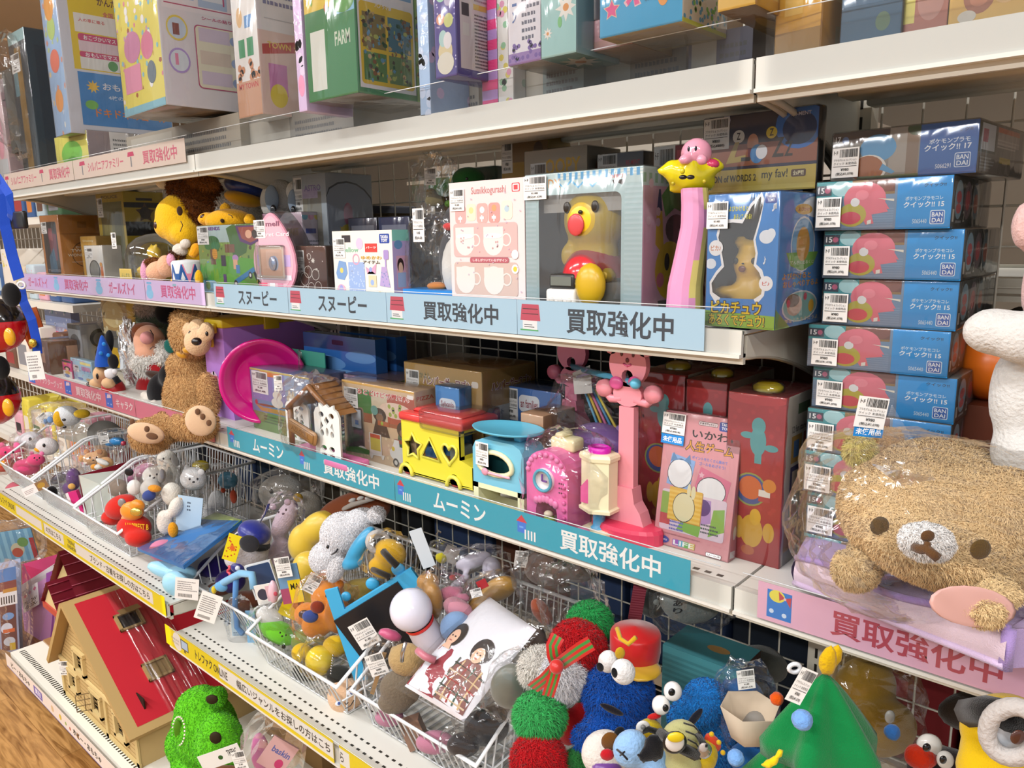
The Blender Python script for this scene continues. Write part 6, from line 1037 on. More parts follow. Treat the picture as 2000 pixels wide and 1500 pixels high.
soft('gnome_plush', 'white bearded gnome plush with a pink nose and brown hat', 'plush toy', base(290, 790, .95, ZK), [
 ('head', 'cloth', lambda m: m.blob([EL(292, 668, .93, 30, 34, 26), EL(290, 690, .92, 26, 20, 22)], 'd9a184', .005, 4)), ('nose', 'cloth', lambda m: el(m, EL(287, 660, .895, 13, 13, 12), 'cf8f8e')),
 ('hat', 'cloth', lambda m: m.blob([EL(284, 645, .95, 26, 16, 22), EL(272, 652, .95, 14, 22, 16)], '7a3f1c', .005, 4)),
 ('beard', 'fur', lambda m: (m.blob([EL(290, 708, .915, 34, 20, 20), EL(270, 690, .925, 14, 22, 12), EL(320, 690, .93, 13, 24, 12), EL(290, 722, .915, 24, 12, 16)], 'e6e3dd', .005, 3), m.fur(3500, .012, .001, .08, seed=9))),
 ('eye', 'cloth', lambda m: (m.tube([PY(296, 648, .898), PY(293, 644, .897), PY(300, 655, .9)], .0012, '2a1a14'), m.tube([PY(274, 656, .9), PY(276, 664, .898), PY(282, 668, .897)], .0012, '2a1a14'), m.tube([PY(293, 682, .893), PY(298, 677, .893), PY(305, 679, .896)], .0012, '3a1a14'))),
 ('tunic', 'cloth', lambda m: m.blob([EL(320, 722, .94, 40, 18, 22, 14), EL(300, 760, .95, 34, 34, 24), EL(268, 722, .93, 10, 8, 8)], '9a161c', .006, 4)), ('hand', 'cloth', lambda m: m.blob([EL(262, 718, .915, 9, 8, 7), EL(268, 724, .918, 7, 6, 6)], 'd9a184', .003, 3)),
 ('belt', 'cloth', lambda m: el(m, EL(318, 735, .925, 34, 9, 20, 14), '3a2216')), ('buckle', 'foil', lambda m: el(m, EL(312, 712, .918, 6, 5, 3), 'c8b090'))])
soft('spotted_plush', 'black and white plush lying behind the tan teddy bear leg', 'plush toy', base(300, 800, .88, ZK), [
 ('body', 'cloth', lambda m: m.blob([EL(312, 760, .89, 24, 34, 20, 20), EL(330, 735, .90, 20, 24, 18)], '151316', .005, 4)), ('leg', 'cloth', lambda m: m.blob([EL(292, 782, .875, 11, 22, 10, 25), EL(283, 772, .872, 9, 8, 8)], 'd8cfc4', .004, 3)), ('leg', 'cloth', lambda m: m.blob([EL(300, 792, .862, 10, 12, 10, 25)], 'dcd4ca', .004, 3))])
soft('mossy_plush', 'grey-green plush with a round black ear at the top of the third shelf', 'plush toy', base(310, 640, 1.02, ZK), [
 ('body', 'fur', lambda m: (m.blob([EL(300, 625, 1.02, 34, 44, 24), EL(300, 720, 1.03, 40, 80, 24)], '6f7a66', .007, 3), m.fur(2500, .010, .001, .2, seed=12))), ('ear', 'cloth', lambda m: el(m, EL(322, 612, .985, 20, 21, 8), '0f0f10')), ('ear_tuft', 'fur', lambda m: (m.blob([EL(285, 602, .99, 22, 16, 14)], 'c9b8ae', .005, 2), m.fur(900, .010, .001, seed=13)))])
# teddy bear sitting on the shelf edge at the seam
def teddy():
 t = thing('teddy_bear', 'tan shaggy teddy bear sitting on the shelf edge with both feet forward', 'plush toy', base(370, 850, .84, ZK)); cl = 'cfa570'
 m = MB('fur'); m.blob([EL(376, 652, .86, 42, 46, 38), EL(352, 622, .87, 20, 16, 10), EL(408, 616, .88, 18, 15, 10), EL(380, 780, .87, 58, 72, 42), EL(372, 715, .87, 44, 36, 34), EL(345, 745, .85, 18, 42, 18, 20), EL(408, 770, .85, 18, 44, 18, -5),
         EL(335, 830, .81, 52, 30, 26, -18), EL(295, 850, .765, 42, 34, 24, -10), EL(372, 830, .82, 40, 30, 28), EL(392, 825, .775, 34, 36, 22)], cl, .006, 3)
 m.fur(42000, .008, .0008, .12, seed=21); m.build('body', t)
 m = MB('fleece'); m.blob([EL(386, 668, .828, 26, 28, 22), EL(370, 648, .838, 15, 20, 12), EL(404, 648, .838, 15, 20, 12), EL(386, 640, .842, 18, 18, 10)], 'd8b892', .004, 4); m.build('muzzle', t)
 m = MB('gloss'); el(m, EL(384, 667, .792, 10, 8, 8), '1c1412'); m.build('nose', t)
 m = MB('gloss'); el(m, EL(371, 651, .812, 3, 5, 3), '1c1412'); el(m, EL(404, 652, .812, 3, 5, 3), '1c1412'); m.build('eye', t)
 for (u, v, Y, ru, rv, roll, pads) in ((285, 846, .728, 37, 21, 12, ((258, 838), (272, 848), (287, 852))), (392, 822, .738, 31, 31, 20, ((386, 804), (396, 814), (408, 826)))):
  m = MB('cloth'); e = EL(u, v, Y, ru, rv, 8, roll); el(m, e, 'd9b795'); fp = m.build('foot_pad', t)
  m = MB('cloth')
  for a, b in pads: el(m, EL(a, b - (14 if u < 300 else 0), Y - .0085, 5.5, 6.5, 2.2, 15), '6a4a34')
  el(m, EL(u + 12 if u < 300 else u - 12, v + 6, Y - .0085, 12, 7, 2.5, 10), '6a4a34'); m.build('paw_mark', fp)
 m = MB('cloth'); el(m, EL(332, 676, .83, 12, 14, 2), '0f5a54'); m.build('hang_tag', t)
 m = MB('satin'); m.blob([EL(356, 692, .83, 13, 9, 8, 20), EL(366, 684, .83, 10, 8, 7)], 'c8901c', .003, 3); m.build('ribbon', t)
teddy()
# bagged garden arch toy
def pergola():
 Y = .80; t = thing('garden_arch_toy', 'toy garden arch with white lattice panels and brown roof in a clear bag', 'toy', base(610, 880, Y, ZK)); z = ZK; X = lambda u: XU(u, Y, z + .06)
 m = MB('plastic'); m.rbox((X(556), .81, z), (X(676), .85, z + .012), .003, 'e77fb8'); m.rbox((X(632), .795, z), (X(680), .83, z + .014), .004, 'e77fb8'); m.build('base', t)
 def lat(u0, u1, Y, hh):
  a, b = XU(u0, Y, z + .06), XU(u1, Y, z + .06); w = b - a; m = MB('plastic'); F = lambda x, zz: V((a + x * w, Y, z + .012 + zz * hh))
  E_ = lambda cx, cz, rx, rz_, n=14: [(cx + rx * math.cos(2 * PI * i / n), cz + rz_ * math.sin(2 * PI * i / n)) for i in range(n)]
  out = [(0, 0), (1, 0), (1, .8), (.92, .9), (.8, .93), (.78, 1.0), (.62, .94), (.5, .99), (.38, .94), (.22, 1.0), (.2, .93), (.08, .9), (0, .8)]
  hs = [E_(.3, .8, .1, .05), E_(.7, .8, .1, .05), [(.5, .62), (.6, .7), (.5, .78), (.4, .7)], [(.2, .5), (.36, .6), (.28, .68)], [(.8, .5), (.64, .6), (.72, .68)], E_(.3, .47, .07, .06), E_(.5, .5, .05, .08), E_(.7, .47, .07, .06), E_(.34, .2, .11, .05), E_(.66, .2, .11, .05), E_(.34, .08, .1, .04), E_(.66, .08, .1, .04)]
  for yy in (0, .004): holes_panel(m, out, hs, lambda x, zz, q=yy: F(x, zz) + V((0, q, 0)), 'e4e6e2')
  for lp in [out] + hs:
   n = len(lp); m.add([F(x, zz) for x, zz in lp] + [F(x, zz) + V((0, .004, 0)) for x, zz in lp], [(i, n + i, n + (i + 1) % n, (i + 1) % n) for i in range(n)], 'dcdeda', sm=True)
  m.build('lattice_panel', t)
 lat(558, 603, .845, .085); lat(615, 664, .80, .105)
 m = MB('plastic'); a, b = X(548), X(640); m.add([(a, .82, z + .085), ((a + b) / 2, .82, z + .14), ((a + b) / 2, .88, z + .14), (a, .88, z + .085), (b, .82, z + .09), (b, .88, z + .09)], [(0, 1, 2, 3), (1, 4, 5, 2)], '9a6a3c')
 m.tube([(a, .818, z + .085), ((a + b) / 2, .818, z + .138), (b, .818, z + .09)], .006, '8a5c32', n=6); m.tube([(a + .004, .82, z), (a + .006, .82, z + .09)], .006, '8a5c32', n=6)
 for i in range(6): q = i / 6; m.tube([((a + b) / 2 + (b - a) / 2 * q, .82, z + .14 - .05 * q), ((a + b) / 2 + (b - a) / 2 * q, .88, z + .14 - .05 * q)], .002, '8a5c32', n=4)
 m.build('roof', t)
 m = MB('plastic'); p = PY(591, 843, .79); m.M = Matrix.Translation(p) @ Matrix.Rotation(math.radians(13), 4, 'Y'); m.rbox((-.045, -.004, -.013), (.045, .004, .013), .006, '9c7448'); m.rbox((-.04, -.0055, -.009), (.04, -.003, .009), .002, '8a6438'); m.art((-.036, -.0055, -.007), (.072, 0, 0), (0, 0, .014), 'T .5 .15 .7 .8 6a4a28 AZLCCL.L'); m.build('sign_board', t)
 m = MB('plastic'); m.rbox((X(565), .84, z + .012), (X(606), .87, z + .022), .003, '3fa04a'); m.ell((X(600), .86, z + .05), (.006, .006, .03), 'dfe2de'); m.build('grass_piece', t)
 p = PY(612, 800, .83); crumple(V((p.x, .832, z + .078)), (.075, .05, .082), 33, .18, sup=.6).build('plastic_bag', t); price(t, 543, 748, .79, 16, 30, '980/1,078')
pergola()
# bear plush lying on the right bay shelf, in a clear bag with its lilac blanket
def lying_bear():
 Yc = .60; t = thing('bear_plush', 'large tan bear plush lying on a folded lilac blanket inside a clear bag', 'plush toy', base(1800, 1150, .72, ZK)); cl = 'e4c594'
 m = MB('fur'); k = lambda *a: EL(*a)
 m.blob([k(1822, 1010, .80, 176, 124, 110, 6), k(1700, 985, .82, 62, 82, 62), k(1960, 1010, .80, 80, 100, 80), k(1830, 920, .83, 120, 62, 90), k(1850, 1090, .75, 170, 60, 90, 14)], cl, .009, 5)
 m.fur(70000, .0042, .0007, .08, seed=31); m.build('body', t)
 for (u, v, Y, a, b) in ((1672, 1112, .745, 50, 44), (1918, 1188, .69, 58, 38)):
  m = MB('fur'); m.blob([k(u, v, Y, a, b, 34, 15), k(u + 25, v - 26, Y + .04, a * .9, b, 34)], 'e6c998', .008, 4); m.fur(13000, .0042, .0007, .08, seed=int(u)); m.build('paw', t)
 for (u, v, Y, a, b, r) in ((1722, 868, .86, 44, 34, -25), (1985, 920, .84, 44, 40, 20)):
  m = MB('fur'); m.blob([k(u, v, Y, a, b, 24, r)], 'ad7f48', .007, 3); m.fur(6000, .0045, .0007, .14, seed=int(u) + 1); m.build('ear', t)
 m = MB('fur'); m.blob([k(1680, 880, .835, 30, 34, 18, -30)], 'd5c676', .006, 3); m.fur(4500, .006, .0008, .12, seed=5); m.build('ear_lining', t)
 m = MB('fur'); m.blob([k(1810, 1058, .662, 60, 40, 26, 16)], 'e6e4e2', .005, 4); m.fur(8000, .0028, .0006, .03, seed=8); mz = m.build('muzzle', t)
 m = MB('cloth'); el(m, EL(1812, 1047, .626, 14, 12, 5), '5a3d22'); m.tube([PY(1812, 1058, .624), PY(1810, 1072, .622)], .0028, '5a3d22'); m.tube([PY(1786, 1068, .628), PY(1797, 1073, .625), PY(1810, 1072, .622), PY(1822, 1082, .621), PY(1832, 1090, .622)], .004, '5a3d22'); m.build('nose', mz)
 for u, v, Y, r in ((1718, 1027, .702, 19), (1915, 1073, .640, 21)):
  m = MB('cloth'); el(m, EL(u, v, Y, r, r, 5), '54401f'); m.build('eye', t)
 # blanket
 m = MB('cloth'); FL, FR, BL2, BR = V((-.312, .85, ZK + .003)), PY(1962, 1306, .70), V((-.338, .985, ZK + .003)), V((-.06, .95, ZK + .003)); FR2 = PY(2075, 1300, .76)
 P = lambda x, y: FL.lerp(FR, x).lerp(BL2.lerp(BR, x), y)
 hz = lambda x, y: .034 + .004 * math.sin(x * 9 + y * 4) + .012 * math.sin(PI * x) * y
 m.grid(lambda x, y: P(x, y) + V((0, 0, hz(x, y))), 24, 12, 'b49bd0'); m.grid(lambda x, y: P(x, 0) + V((0, -.008 * math.sin(PI * y), hz(x, 0) * y)), 24, 6, 'dcc6d4'); m.grid(lambda x, y: P(0, 1 - x) + V((-.006 * math.sin(PI * y), 0, hz(0, 1 - x) * y)), 10, 5, 'a98fca')
 m.grid(lambda x, y: FR.lerp(FR2, x) + V((0, 0, hz(1, 0) * y)), 8, 4, 'b8a0d2'); m.add([P(1, 0) + V((0, 0, .036)), FR2 + V((0, 0, .036)), BR + V((.12, 0, .036)), BR + V((0, 0, .036))], [(0, 1, 2, 3)], 'b49bd0')
 m.tube([P(i / 20, 0) + V((0, -.001, hz(i / 20, 0))) for i in range(21)], .004, 'a58bc8'); m.tube([P(i / 20, 0) + V((0, -.004, .004)) for i in range(21)], .0035, 'cdb6d4'); m.tube([FR, FR + V((0, 0, .036))], .006, 'a98fca')
 m.build('blanket', t)
 m = MB('print'); e = EL(1900, 1185, .675, 88, 42, 3, 12); el(m, e, 'd9aaa2'); el(m, EL(1852, 1170, .668, 10, 8, 3, 20), 'a84a44'); m.build('round_card', t)
 e = EL(1815, 1025, .775, 258, 176, 150, 8); q = MB('bag'); crumple(e[0], e[1], 41, .10, 60, 36, .62, rot=e[2], mb=q); q.build('plastic_bag', t)
 q = MB('wrap'); a, b, c, d = PY(1700, 905, .72), PY(1742, 790, .735), PY(1830, 935, .71), PY(1760, 950, .70); q.add([a, b, c, d], [(0, 1, 2), (0, 2, 3)], 'fff'); q.build('bag_corner', t)
 price(t, 1702, 806, .725, 60, 62, '980/1,078', 8); kx = px(1696, 844, .725); Q = YAW @ RY(math.radians(6)); o = PY(1696, 843, .725); X = Q @ V((58 * kx, 0, 0)); Z = Q @ V((0, 0, 22 * kx)); m = MB(); m.add([o - X / 2 - Z / 2, o + X / 2 - Z / 2, o + X / 2 + Z / 2, o - X / 2 + Z / 2], [(0, 1, 2, 3)], '1f86d2'); m.art(o - X / 2 - Z / 2, X, Z, 'T .5 .18 .62 .86 fff 未使用品'); m.build('blue_sticker', t)
lying_bear()
soft('white_plush', 'tall white plush with a long sideways limb at the right edge', 'plush toy', base(1980, 850, .86, ZK), [
 ('body', 'fleece', lambda m: m.blob([EL(1945, 648, .80, 66, 48, 44, 4), EL(2010, 660, .80, 70, 56, 50), EL(2000, 770, .84, 62, 110, 60), EL(2010, 880, .84, 70, 70, 64)], 'd2d0cc', .006, 5))])
soft('pink_plush', 'pale pink rounded plush at the right edge above the white plush', 'plush toy', base(2010, 440, .84, ZK), [('body', 'fleece', lambda m: m.blob([EL(2020, 440, .84, 44, 56, 40), EL(2040, 560, .86, 40, 90, 40), EL(2075, 760, .9, 40, 200, 40)], 'd9b4b0', .007, 4))])
soft('orange_ball', 'orange ball behind the model kit stack near the white plush', 'ball', base(1940, 735, 1.06, ZK), [('ball', 'plastic', lambda m: m.ell(PY(1936, 712, 1.02), .042, 'e8741a'))])
m = MB('plastic'); o = PY(1936, 712, 1.02); m.box((o.x - .05, o.y - .05, ZK), (o.x + .05, o.y + .05, o.z - .04), '6a3a2a'); tag(m.build('toy_box', origin=(o.x, o.y, ZK)), 'brown carton under the orange ball behind the model kits', 'box')
# star-topped wand on the eye-level shelf
def wand():
 Y = .835; t = thing('toy_wand', 'pink and cream toy wand topped by a yellow star and a pink ball figure', 'toy', base(1345, 605, Y, ZM))
 k = px(1350, 450, Y); m = MB('plastic'); n = 16; vs = []; fs = []; rows = []
 cps = [(1336, 612, 37), (1338, 560, 35), (1348, 500, 31), (1358, 440, 28), (1358, 400, 27), (1356, 368, 26)]
 for i in range(25):
  q = i / 24 * (len(cps) - 1); a = min(int(q), len(cps) - 2); f = q - a; f = f * f * (3 - 2 * f) if 0 else f; rows.append(tuple(cps[a][j] * (1 - f) + cps[a + 1][j] * f for j in range(3)))
 for (u, v, r) in rows:
  c = PY(u, v, Y); vs += [c + YAW @ V((r * k * math.cos(2 * PI * j / n), r * k * math.sin(2 * PI * j / n), 0)) for j in range(n)]
 for i in range(24):
  for j in range(n):
   a = 2 * PI * (j + .5) / n; sp = math.sin(a) < 0
   split = math.cos(a) + .25 * math.sin(i * .3) - .2 < .15
   m.add([vs[i * n + j], vs[i * n + (j + 1) % n], vs[(i + 1) * n + (j + 1) % n], vs[(i + 1) * n + j]], [(0, 1, 2, 3)], 'e39ac2' if split else 'e2d27c', 'plastic', True)
 m.build('handle', t)
 m = MB('gloss'); c = PY(1350, 340, Y); R_ = 72 * k
 st = []
 for i in range(10):
  a = PI * i / 5 + PI / 2; r = R_ if i % 2 == 0 else R_ * .62; st.append((r * math.cos(a), r * math.sin(a)))
 parts = [(c, (R_ * .55, R_ * .42, R_ * .5), YAW)]
 for i in range(5):
  a = PI / 2 + 2 * PI * i / 5 + .1; d = YAW @ V((math.cos(a), -.3 * math.sin(a), math.sin(a) * .55)); parts.append((c + d * R_ * .52, (R_ * .36, R_ * .28, R_ * .22), YAW @ Matrix.Rotation(-a * .6, 3, 'Y'))); parts.append((c + d * R_ * .78, (R_ * .18, R_ * .15, R_ * .15), YAW))
 m.blob(parts, 'e0d21c', .004, 5); m.build('star', t)
 m = MB('gloss'); [el(m, EL(u, 346, Y - .04, 8, 4.5, 4), '171512') for u in (1334, 1349)]; el(m, EL(1333, 334, Y - .042, 5, 6, 5), 'd2c41a'); el(m, EL(1315, 358, Y - .03, 4, 4, 3), 'b9a818'); el(m, EL(1376, 354, Y - .033, 4, 4, 3), 'b9a818'); m.build('knobs', t)
 m = MB('gloss'); m.blob([EL(1360, 300, Y, 31, 30, 28), EL(1337, 312, Y - .02, 14, 11, 11), EL(1371, 312, Y - .025, 13, 12, 11)], 'eaa0b6', .0035, 4); m.ell(PY(1386, 322, Y + .01), (.012, .01, .007), 'd2406a'); m.build('ball_figure', t)
 m = MB('gloss'); [el(m, EL(u, v, Y - .0275, 2.6, 5, 2), '20222e') for u, v in ((1345, 291), (1359, 290))]; m.build('eye', t)
wand()
# green items at the back of the eye-level shelf
soft('green_plush', 'dark green round plush with a dot eye behind the pink mug box', 'plush toy', base(930, 360, 1.02, ZM), [('body', 'cloth', lambda m: m.blob([EL(915, 350, 1.0, 34, 24, 26), EL(915, 420, 1.02, 38, 60, 26)], '2f6a34', .006, 4)), ('eye', 'gloss', lambda m: el(m, EL(912, 349, .965, 3, 3, 2), '101410'))])
carton('toy_box', 'dark green box with pale script behind the pink mug box', 'box', 930, 972, 328, 1.05, ZM, .04, '0f4a3e', 't .5 .86 .05 .7 8ab0a0 rozzinia')
soft('bagged_figure', 'bagged brown and green figures with a hanging price tag beside the mug box', 'bag', base(850, 420, .97, ZM), [('card', 'print', lambda m: m.box(PY(838, 392, 1.0), PY(884, 345, 1.0) + V((0, .003, 0)), '4f9a4a')), ('figure', 'cloth', lambda m: (m.blob([EL(842, 378, .97, 12, 12, 10), EL(850, 392, .97, 22, 12, 12)], '8f8050', .004, 3), m.box(PY(852, 480, .98), PY(900, 382, .98) + V((0, .03, 0)), '4a3a26'), el(m, EL(876, 398, .96, 8, 7, 6), '6a9a3a'))), ('plastic_bag', 'bag', lambda m: crumple(PY(850, 400, .97), (.05, .03, .09), 51, .3, mb=m)), ])
price(bpy.data.objects['bagged_figure'], 840, 345, .95, 22, 32)
# ------------------------------------------------------------------ wire baskets
def basket(x0, x1, z, lab, yf=.695, yk=.86, yb=1.05, hf=.075, hb=.168):
 t = thing('wire_basket', lab, 'basket', V(((x0 + x1) / 2, .86, z))); W = 'eceef0'; i_ = .018
 def top(y): return hf if y <= yf else (hf + (hb - hf) * (y - yf) / (yk - yf) if y < yk else hb)
 m = MB('gloss'); L = lambda x: [(x, yf, z + hf), (x, yk - .012, z + hb - .004), (x, yk + .008, z + hb), (x, yb, z + hb)]
 m.tube(L(x0) + L(x1)[::-1], .004, W, n=8, closed=True); m.build('rim', t)
 m = MB('gloss'); r = .0017
 n = int((x1 - x0) / .0155)
 for k in range(1, n):
  x = x0 + (x1 - x0) * k / n; m.tube([(x, yf, z + hf), (x, yf + .03, z + .003), (x, yb - .02, z + .003), (x, yb, z + hb)], r, W, n=4, cap=False)
 n = int((yb - yf) / .022)
 for k in range(1, n):
  y = yf + (yb - yf) * k / n
  for x, q in ((x0, i_), (x1, -i_)): m.tube([(x, y, z + top(y)), (x + q, y if y > yf + .03 else yf + .03, z + .003)], r, W, n=4, cap=False)
 for x, q in ((x0, i_ * .5), (x1, -i_ * .5)): m.tube([(x + q, yf + .016, z + hf * .5), (x + q, yb, z + hf * .5 + .02)], .0018, W, n=4)
 m.tube([(x0 + i_, yf + .03, z + .003), (x1 - i_, yf + .03, z + .003), (x1 - i_, yb - .02, z + .003), (x0 + i_, yb - .02, z + .003)], .002, W, n=4, closed=True)
 for k in range(1, 6): y = yf + .03 + (yb - yf - .05) * k / 6; m.tube([(x0 + i_, y, z + .004), (x1 - i_, y, z + .004)], r, W, n=4)
 m.build('wire_mesh', t)
basket(-2.83, -2.53, ZL, 'white wire basket of pink and white plush at the far left')
basket(-2.505, -2.175, ZL, 'white wire basket of small bagged plush, second from the left', yf=.69)
basket(-2.150, -1.872, ZL, 'white wire basket holding the red hat, below the teddy bear feet', yf=.68)
basket(-1.615, -1.335, ZR, 'white wire basket holding the blue capped bird plush', yf=.725)
basket(-1.310, -1.020, ZR, 'white wire basket with the yellow ball and face plush at its front', yf=.69)
basket(-.994, -.700, ZR, 'white wire basket with the lamp, frog-like pouch and photo pillow', yf=.70)
def bagged(name, label, cat, u, v, Y, parts, bag=None, sd=1, tagat=None, z=None, bmat='bag', amp=.28):
 t = thing(name, label, cat, PY(u, v, Y) - V((0, 0, .03)))
 bd = {}
 for q in parts:
  n_, mt, fn = q; m = MB(mt); fn(m); bd[n_] = m.build(n_, bd.get(SUB.get(n_), t))
 if bag:
  e = EL(*bag); crumple(e[0], e[1], sd, amp, 22, 14, .75, bmat, e[2]).build('plastic_bag', t)
 if tagat: price(t, *tagat)
 return t
def bl(es, col, vox=.005, it=3, fur=0, L=.006): 
 def f(m):
  m.blob([EL(*e) for e in es], col, vox, it)
  if fur: m.fur(fur, L, .0009, .14, seed=int(es[0][0]))
 return f
def crit(u, v, Y, r, c1='2a2622', c2=None, roll=0, ear='round'):
 # eyes, nose and ears for a small plush head of r pixels
 Q = lambda a, b: (u + r * (a * math.cos(roll) - b * math.sin(roll)), v - r * (b * math.cos(roll) + a * math.sin(roll))); d = px(u, v, Y) * r * .82; P = []
 P.append(('eye', 'gloss', lambda m: [el(m, EL(*Q(s_ * .38, .12), Y - d, r * .10, r * .13, 2), c1) for s_ in (-1, 1)])); P.append(('nose', 'gloss', lambda m: el(m, EL(*Q(0, -.18), Y - d * 1.04, r * .14, r * .1, 2), c1)))
 if c2: P.append(('ear', 'cloth', lambda m: [el(m, EL(*Q(s_ * (.75 if ear == 'round' else .95), .78 if ear == 'round' else .0), Y, r * (.34 if ear == 'round' else .24), r * (.34 if ear == 'round' else .62), r * .2), c2) for s_ in (-1, 1)]))
 return P
def els(es, col, mt=None):
 return lambda m: [el(m, EL(*e), col, mt) for e in es]
def slab(u0, v0, u1, v1, Y, th, col, spec='', roll=0, mt='print', tilt=0, dY=0):
 # flat rectangular pack facing the viewer: lower-left and upper-right pixel, turned by roll in the picture plane
 def f(m):
  c = PY((u0 + u1) / 2, (v0 + v1) / 2, Y); k = px((u0 + u1) / 2, (v0 + v1) / 2, Y); w, h = abs(u1 - u0) * k, abs(v0 - v1) * k
  Q = (YAW @ Matrix.Rotation(math.radians(roll), 3, 'Y') @ Matrix.Rotation(math.radians(-tilt), 3, 'X')).to_4x4(); m.M = Matrix.Translation(c) @ Q
  m.box((-w / 2, -th / 2, -h / 2), (w / 2, th / 2, h / 2), col, mt)
  if spec: m.art((-w / 2, -th / 2, -h / 2), (w, 0, 0), (0, 0, h), spec)
  m.M = Matrix()
 return f
# far left basket
bagged('duck_plush', 'white plush with yellow muzzle and blue dots lying on top of the left basket', 'plush toy', 108, 812, .86, [('body', 'fleece', bl([(132, 812, .86, 26, 20, 20, 10), (96, 818, .86, 16, 14, 14)], 'd8dce0')), ('muzzle', 'fleece', bl([(116, 818, .835, 12, 17, 10)], 'd9a824')), ('spot', 'cloth', els([(98, 820, .838, 6, 7, 3), (89, 822, .838, 4, 6, 3)], '6a94c8')), ('eye', 'gloss', els([(125, 820, .828, 4, 3, 2), (126, 834, .828, 4, 3, 2)], '1a1a1e')), ('limb', 'fleece', els([(160, 808, .87, 16, 9, 9)], 'c8a828'))], (116, 818, .855, 58, 34, 26), 3, (82, 816, .83, 22, 14, '480/528', -35))
bagged('duck_plush', 'white plush head with yellow beak, upper of two in the far left basket', 'plush toy', 58, 866, .80, [('head', 'fleece', bl([(62, 860, .80, 24, 18, 16), (40, 862, .81, 12, 12, 10)], 'ccc8cc')), ('beak', 'fleece', bl([(52, 866, .785, 13, 6, 8, 12)], 'd89a1e')), ('eye', 'gloss', els([(59, 858, .786, 3, 4, 2)], '1a1a1e'))], (60, 864, .80, 36, 26, 20), 5)
bagged('duck_plush', 'white plush head with yellow beak, lower of two in the far left basket', 'plush toy', 84, 874, .775, [('head', 'fleece', bl([(92, 872, .775, 22, 18, 16)], 'd2ced0')), ('beak', 'fleece', bl([(79, 878, .757, 14, 6, 8, 5)], 'd89a1e')), ('eye', 'gloss', els([(86, 870, .758, 3, 4, 2)], '1a1a1e'))], (88, 876, .775, 32, 24, 20), 6)
bagged('bagged_plush', 'bright pink bagged plush in the far left basket', 'plush toy', 20, 886, .76, [('body', 'cloth', bl([(18, 888, .76, 24, 18, 16), (34, 886, .77, 14, 12, 12)], 'd83a72'))] + crit(18, 886, .755, 20, '3a1a2a', 'e86a98'), (20, 886, .76, 34, 24, 20), 7)
bagged('bagged_plush', 'red and orange bagged plush at the front of the far left basket', 'plush toy', 8, 908, .73, [('body', 'cloth', bl([(6, 908, .73, 18, 14, 14)], 'd8482e')), ('trim', 'cloth', els([(4, 905, .715, 8, 5, 4)], 'e8a02a'))], (8, 908, .73, 24, 18, 18), 8)
bagged('bagged_plush', 'pink bagged plush with a white round patch at the basket front', 'plush toy', 50, 912, .725, [('body', 'cloth', bl([(52, 912, .725, 26, 17, 16), (70, 898, .74, 18, 12, 12)], 'd84a7a')), ('patch', 'cloth', els([(36, 917, .705, 6, 7, 3)], 'eadce2'))] + crit(72, 896, .74, 13, '3a1a2a', 'e87aa8'), (54, 908, .73, 38, 26, 20), 9)
t = thing('price_card', 'grey mounting card standing behind the basket under the rose sign', 'card', PY(128, 848, .93)); m = MB(); slab(118, 864, 176, 820, .93, .002, 'cfcabc', '', 20)(m); m.build('card', t)
# second basket
bagged('bagged_plush', 'grey felt pouch standing in the second basket below the rose sign', 'bag', 200, 850, .95, [('pouch', 'cloth', bl([(206, 850, .95, 36, 30, 16, 10)], '7f7d78'))])
bagged('bagged_toy', 'blue and red plastic toy in a clear bag with white tag, second basket', 'toy', 226, 862, .90, [('toy', 'gloss', bl([(228, 862, .90, 16, 9, 9), (214, 866, .9, 10, 7, 7)], '2f86c4')), ('knob', 'gloss', els([(241, 866, .89, 5, 5, 5)], 'b0304a'))], (220, 860, .90, 34, 24, 20), 11, (202, 855, .885, 20, 24, '480/528', -10))
bagged('bagged_plush', 'peach and white bagged plush on top of the second basket', 'plush toy', 190, 898, .83, [('body', 'fleece', bl([(182, 896, .83, 20, 14, 14), (206, 904, .82, 16, 12, 12), (196, 888, .84, 14, 12, 12)], 'd9a878'))] + crit(182, 896, .825, 17, '3a2418', 'c88a5a') + [('limb', 'fleece', bl([(200, 902, .805, 16, 6, 6, 25), (192, 912, .80, 9, 6, 6)], 'd8d8d4')), ('patch', 'cloth', els([(160, 896, .82, 6, 7, 5), (184, 912, .80, 7, 6, 5)], 'e09a3a'))], (190, 900, .82, 44, 30, 22), 12)
bagged('bagged_plush', 'grey glittery bagged charm at the left of the second basket', 'toy', 120, 932, .77, [('charm', 'foil', bl([(116, 934, .77, 20, 10, 10, -25), (130, 926, .78, 12, 9, 9)], '6a6672'))], (120, 932, .77, 32, 20, 16), 13)
bagged('bagged_plush', 'purple and gold bagged plush beside the maroon folder', 'plush toy', 142, 948, .75, [('body', 'cloth', bl([(144, 935, .75, 14, 22, 14), (136, 954, .745, 14, 14, 12)], '6a4a80')), ('trim', 'fleece', els([(140, 950, .732, 7, 6, 5)], 'd8a85a'))], (142, 944, .75, 24, 36, 20), 14)
bagged('price_card', 'white paper price card with toy picture hanging over the basket rim', 'card', 66, 956, .68, [('card', 'print', slab(42, 962, 96, 944, .675, .001, 'd6c8b8', 'r 0 0 .55 1 f0e4e4;l .05 .2 .4 .5 3 888;r .55 0 .45 1 8a6a4a;e .75 .5 .15 .3 b08a3a', -24))])
bagged('bagged_plush', 'black small plush half hidden in the front of the second basket', 'plush toy', 100, 970, .73, [('body', 'cloth', bl([(102, 962, .73, 10, 14, 10)], '1a181c'))])
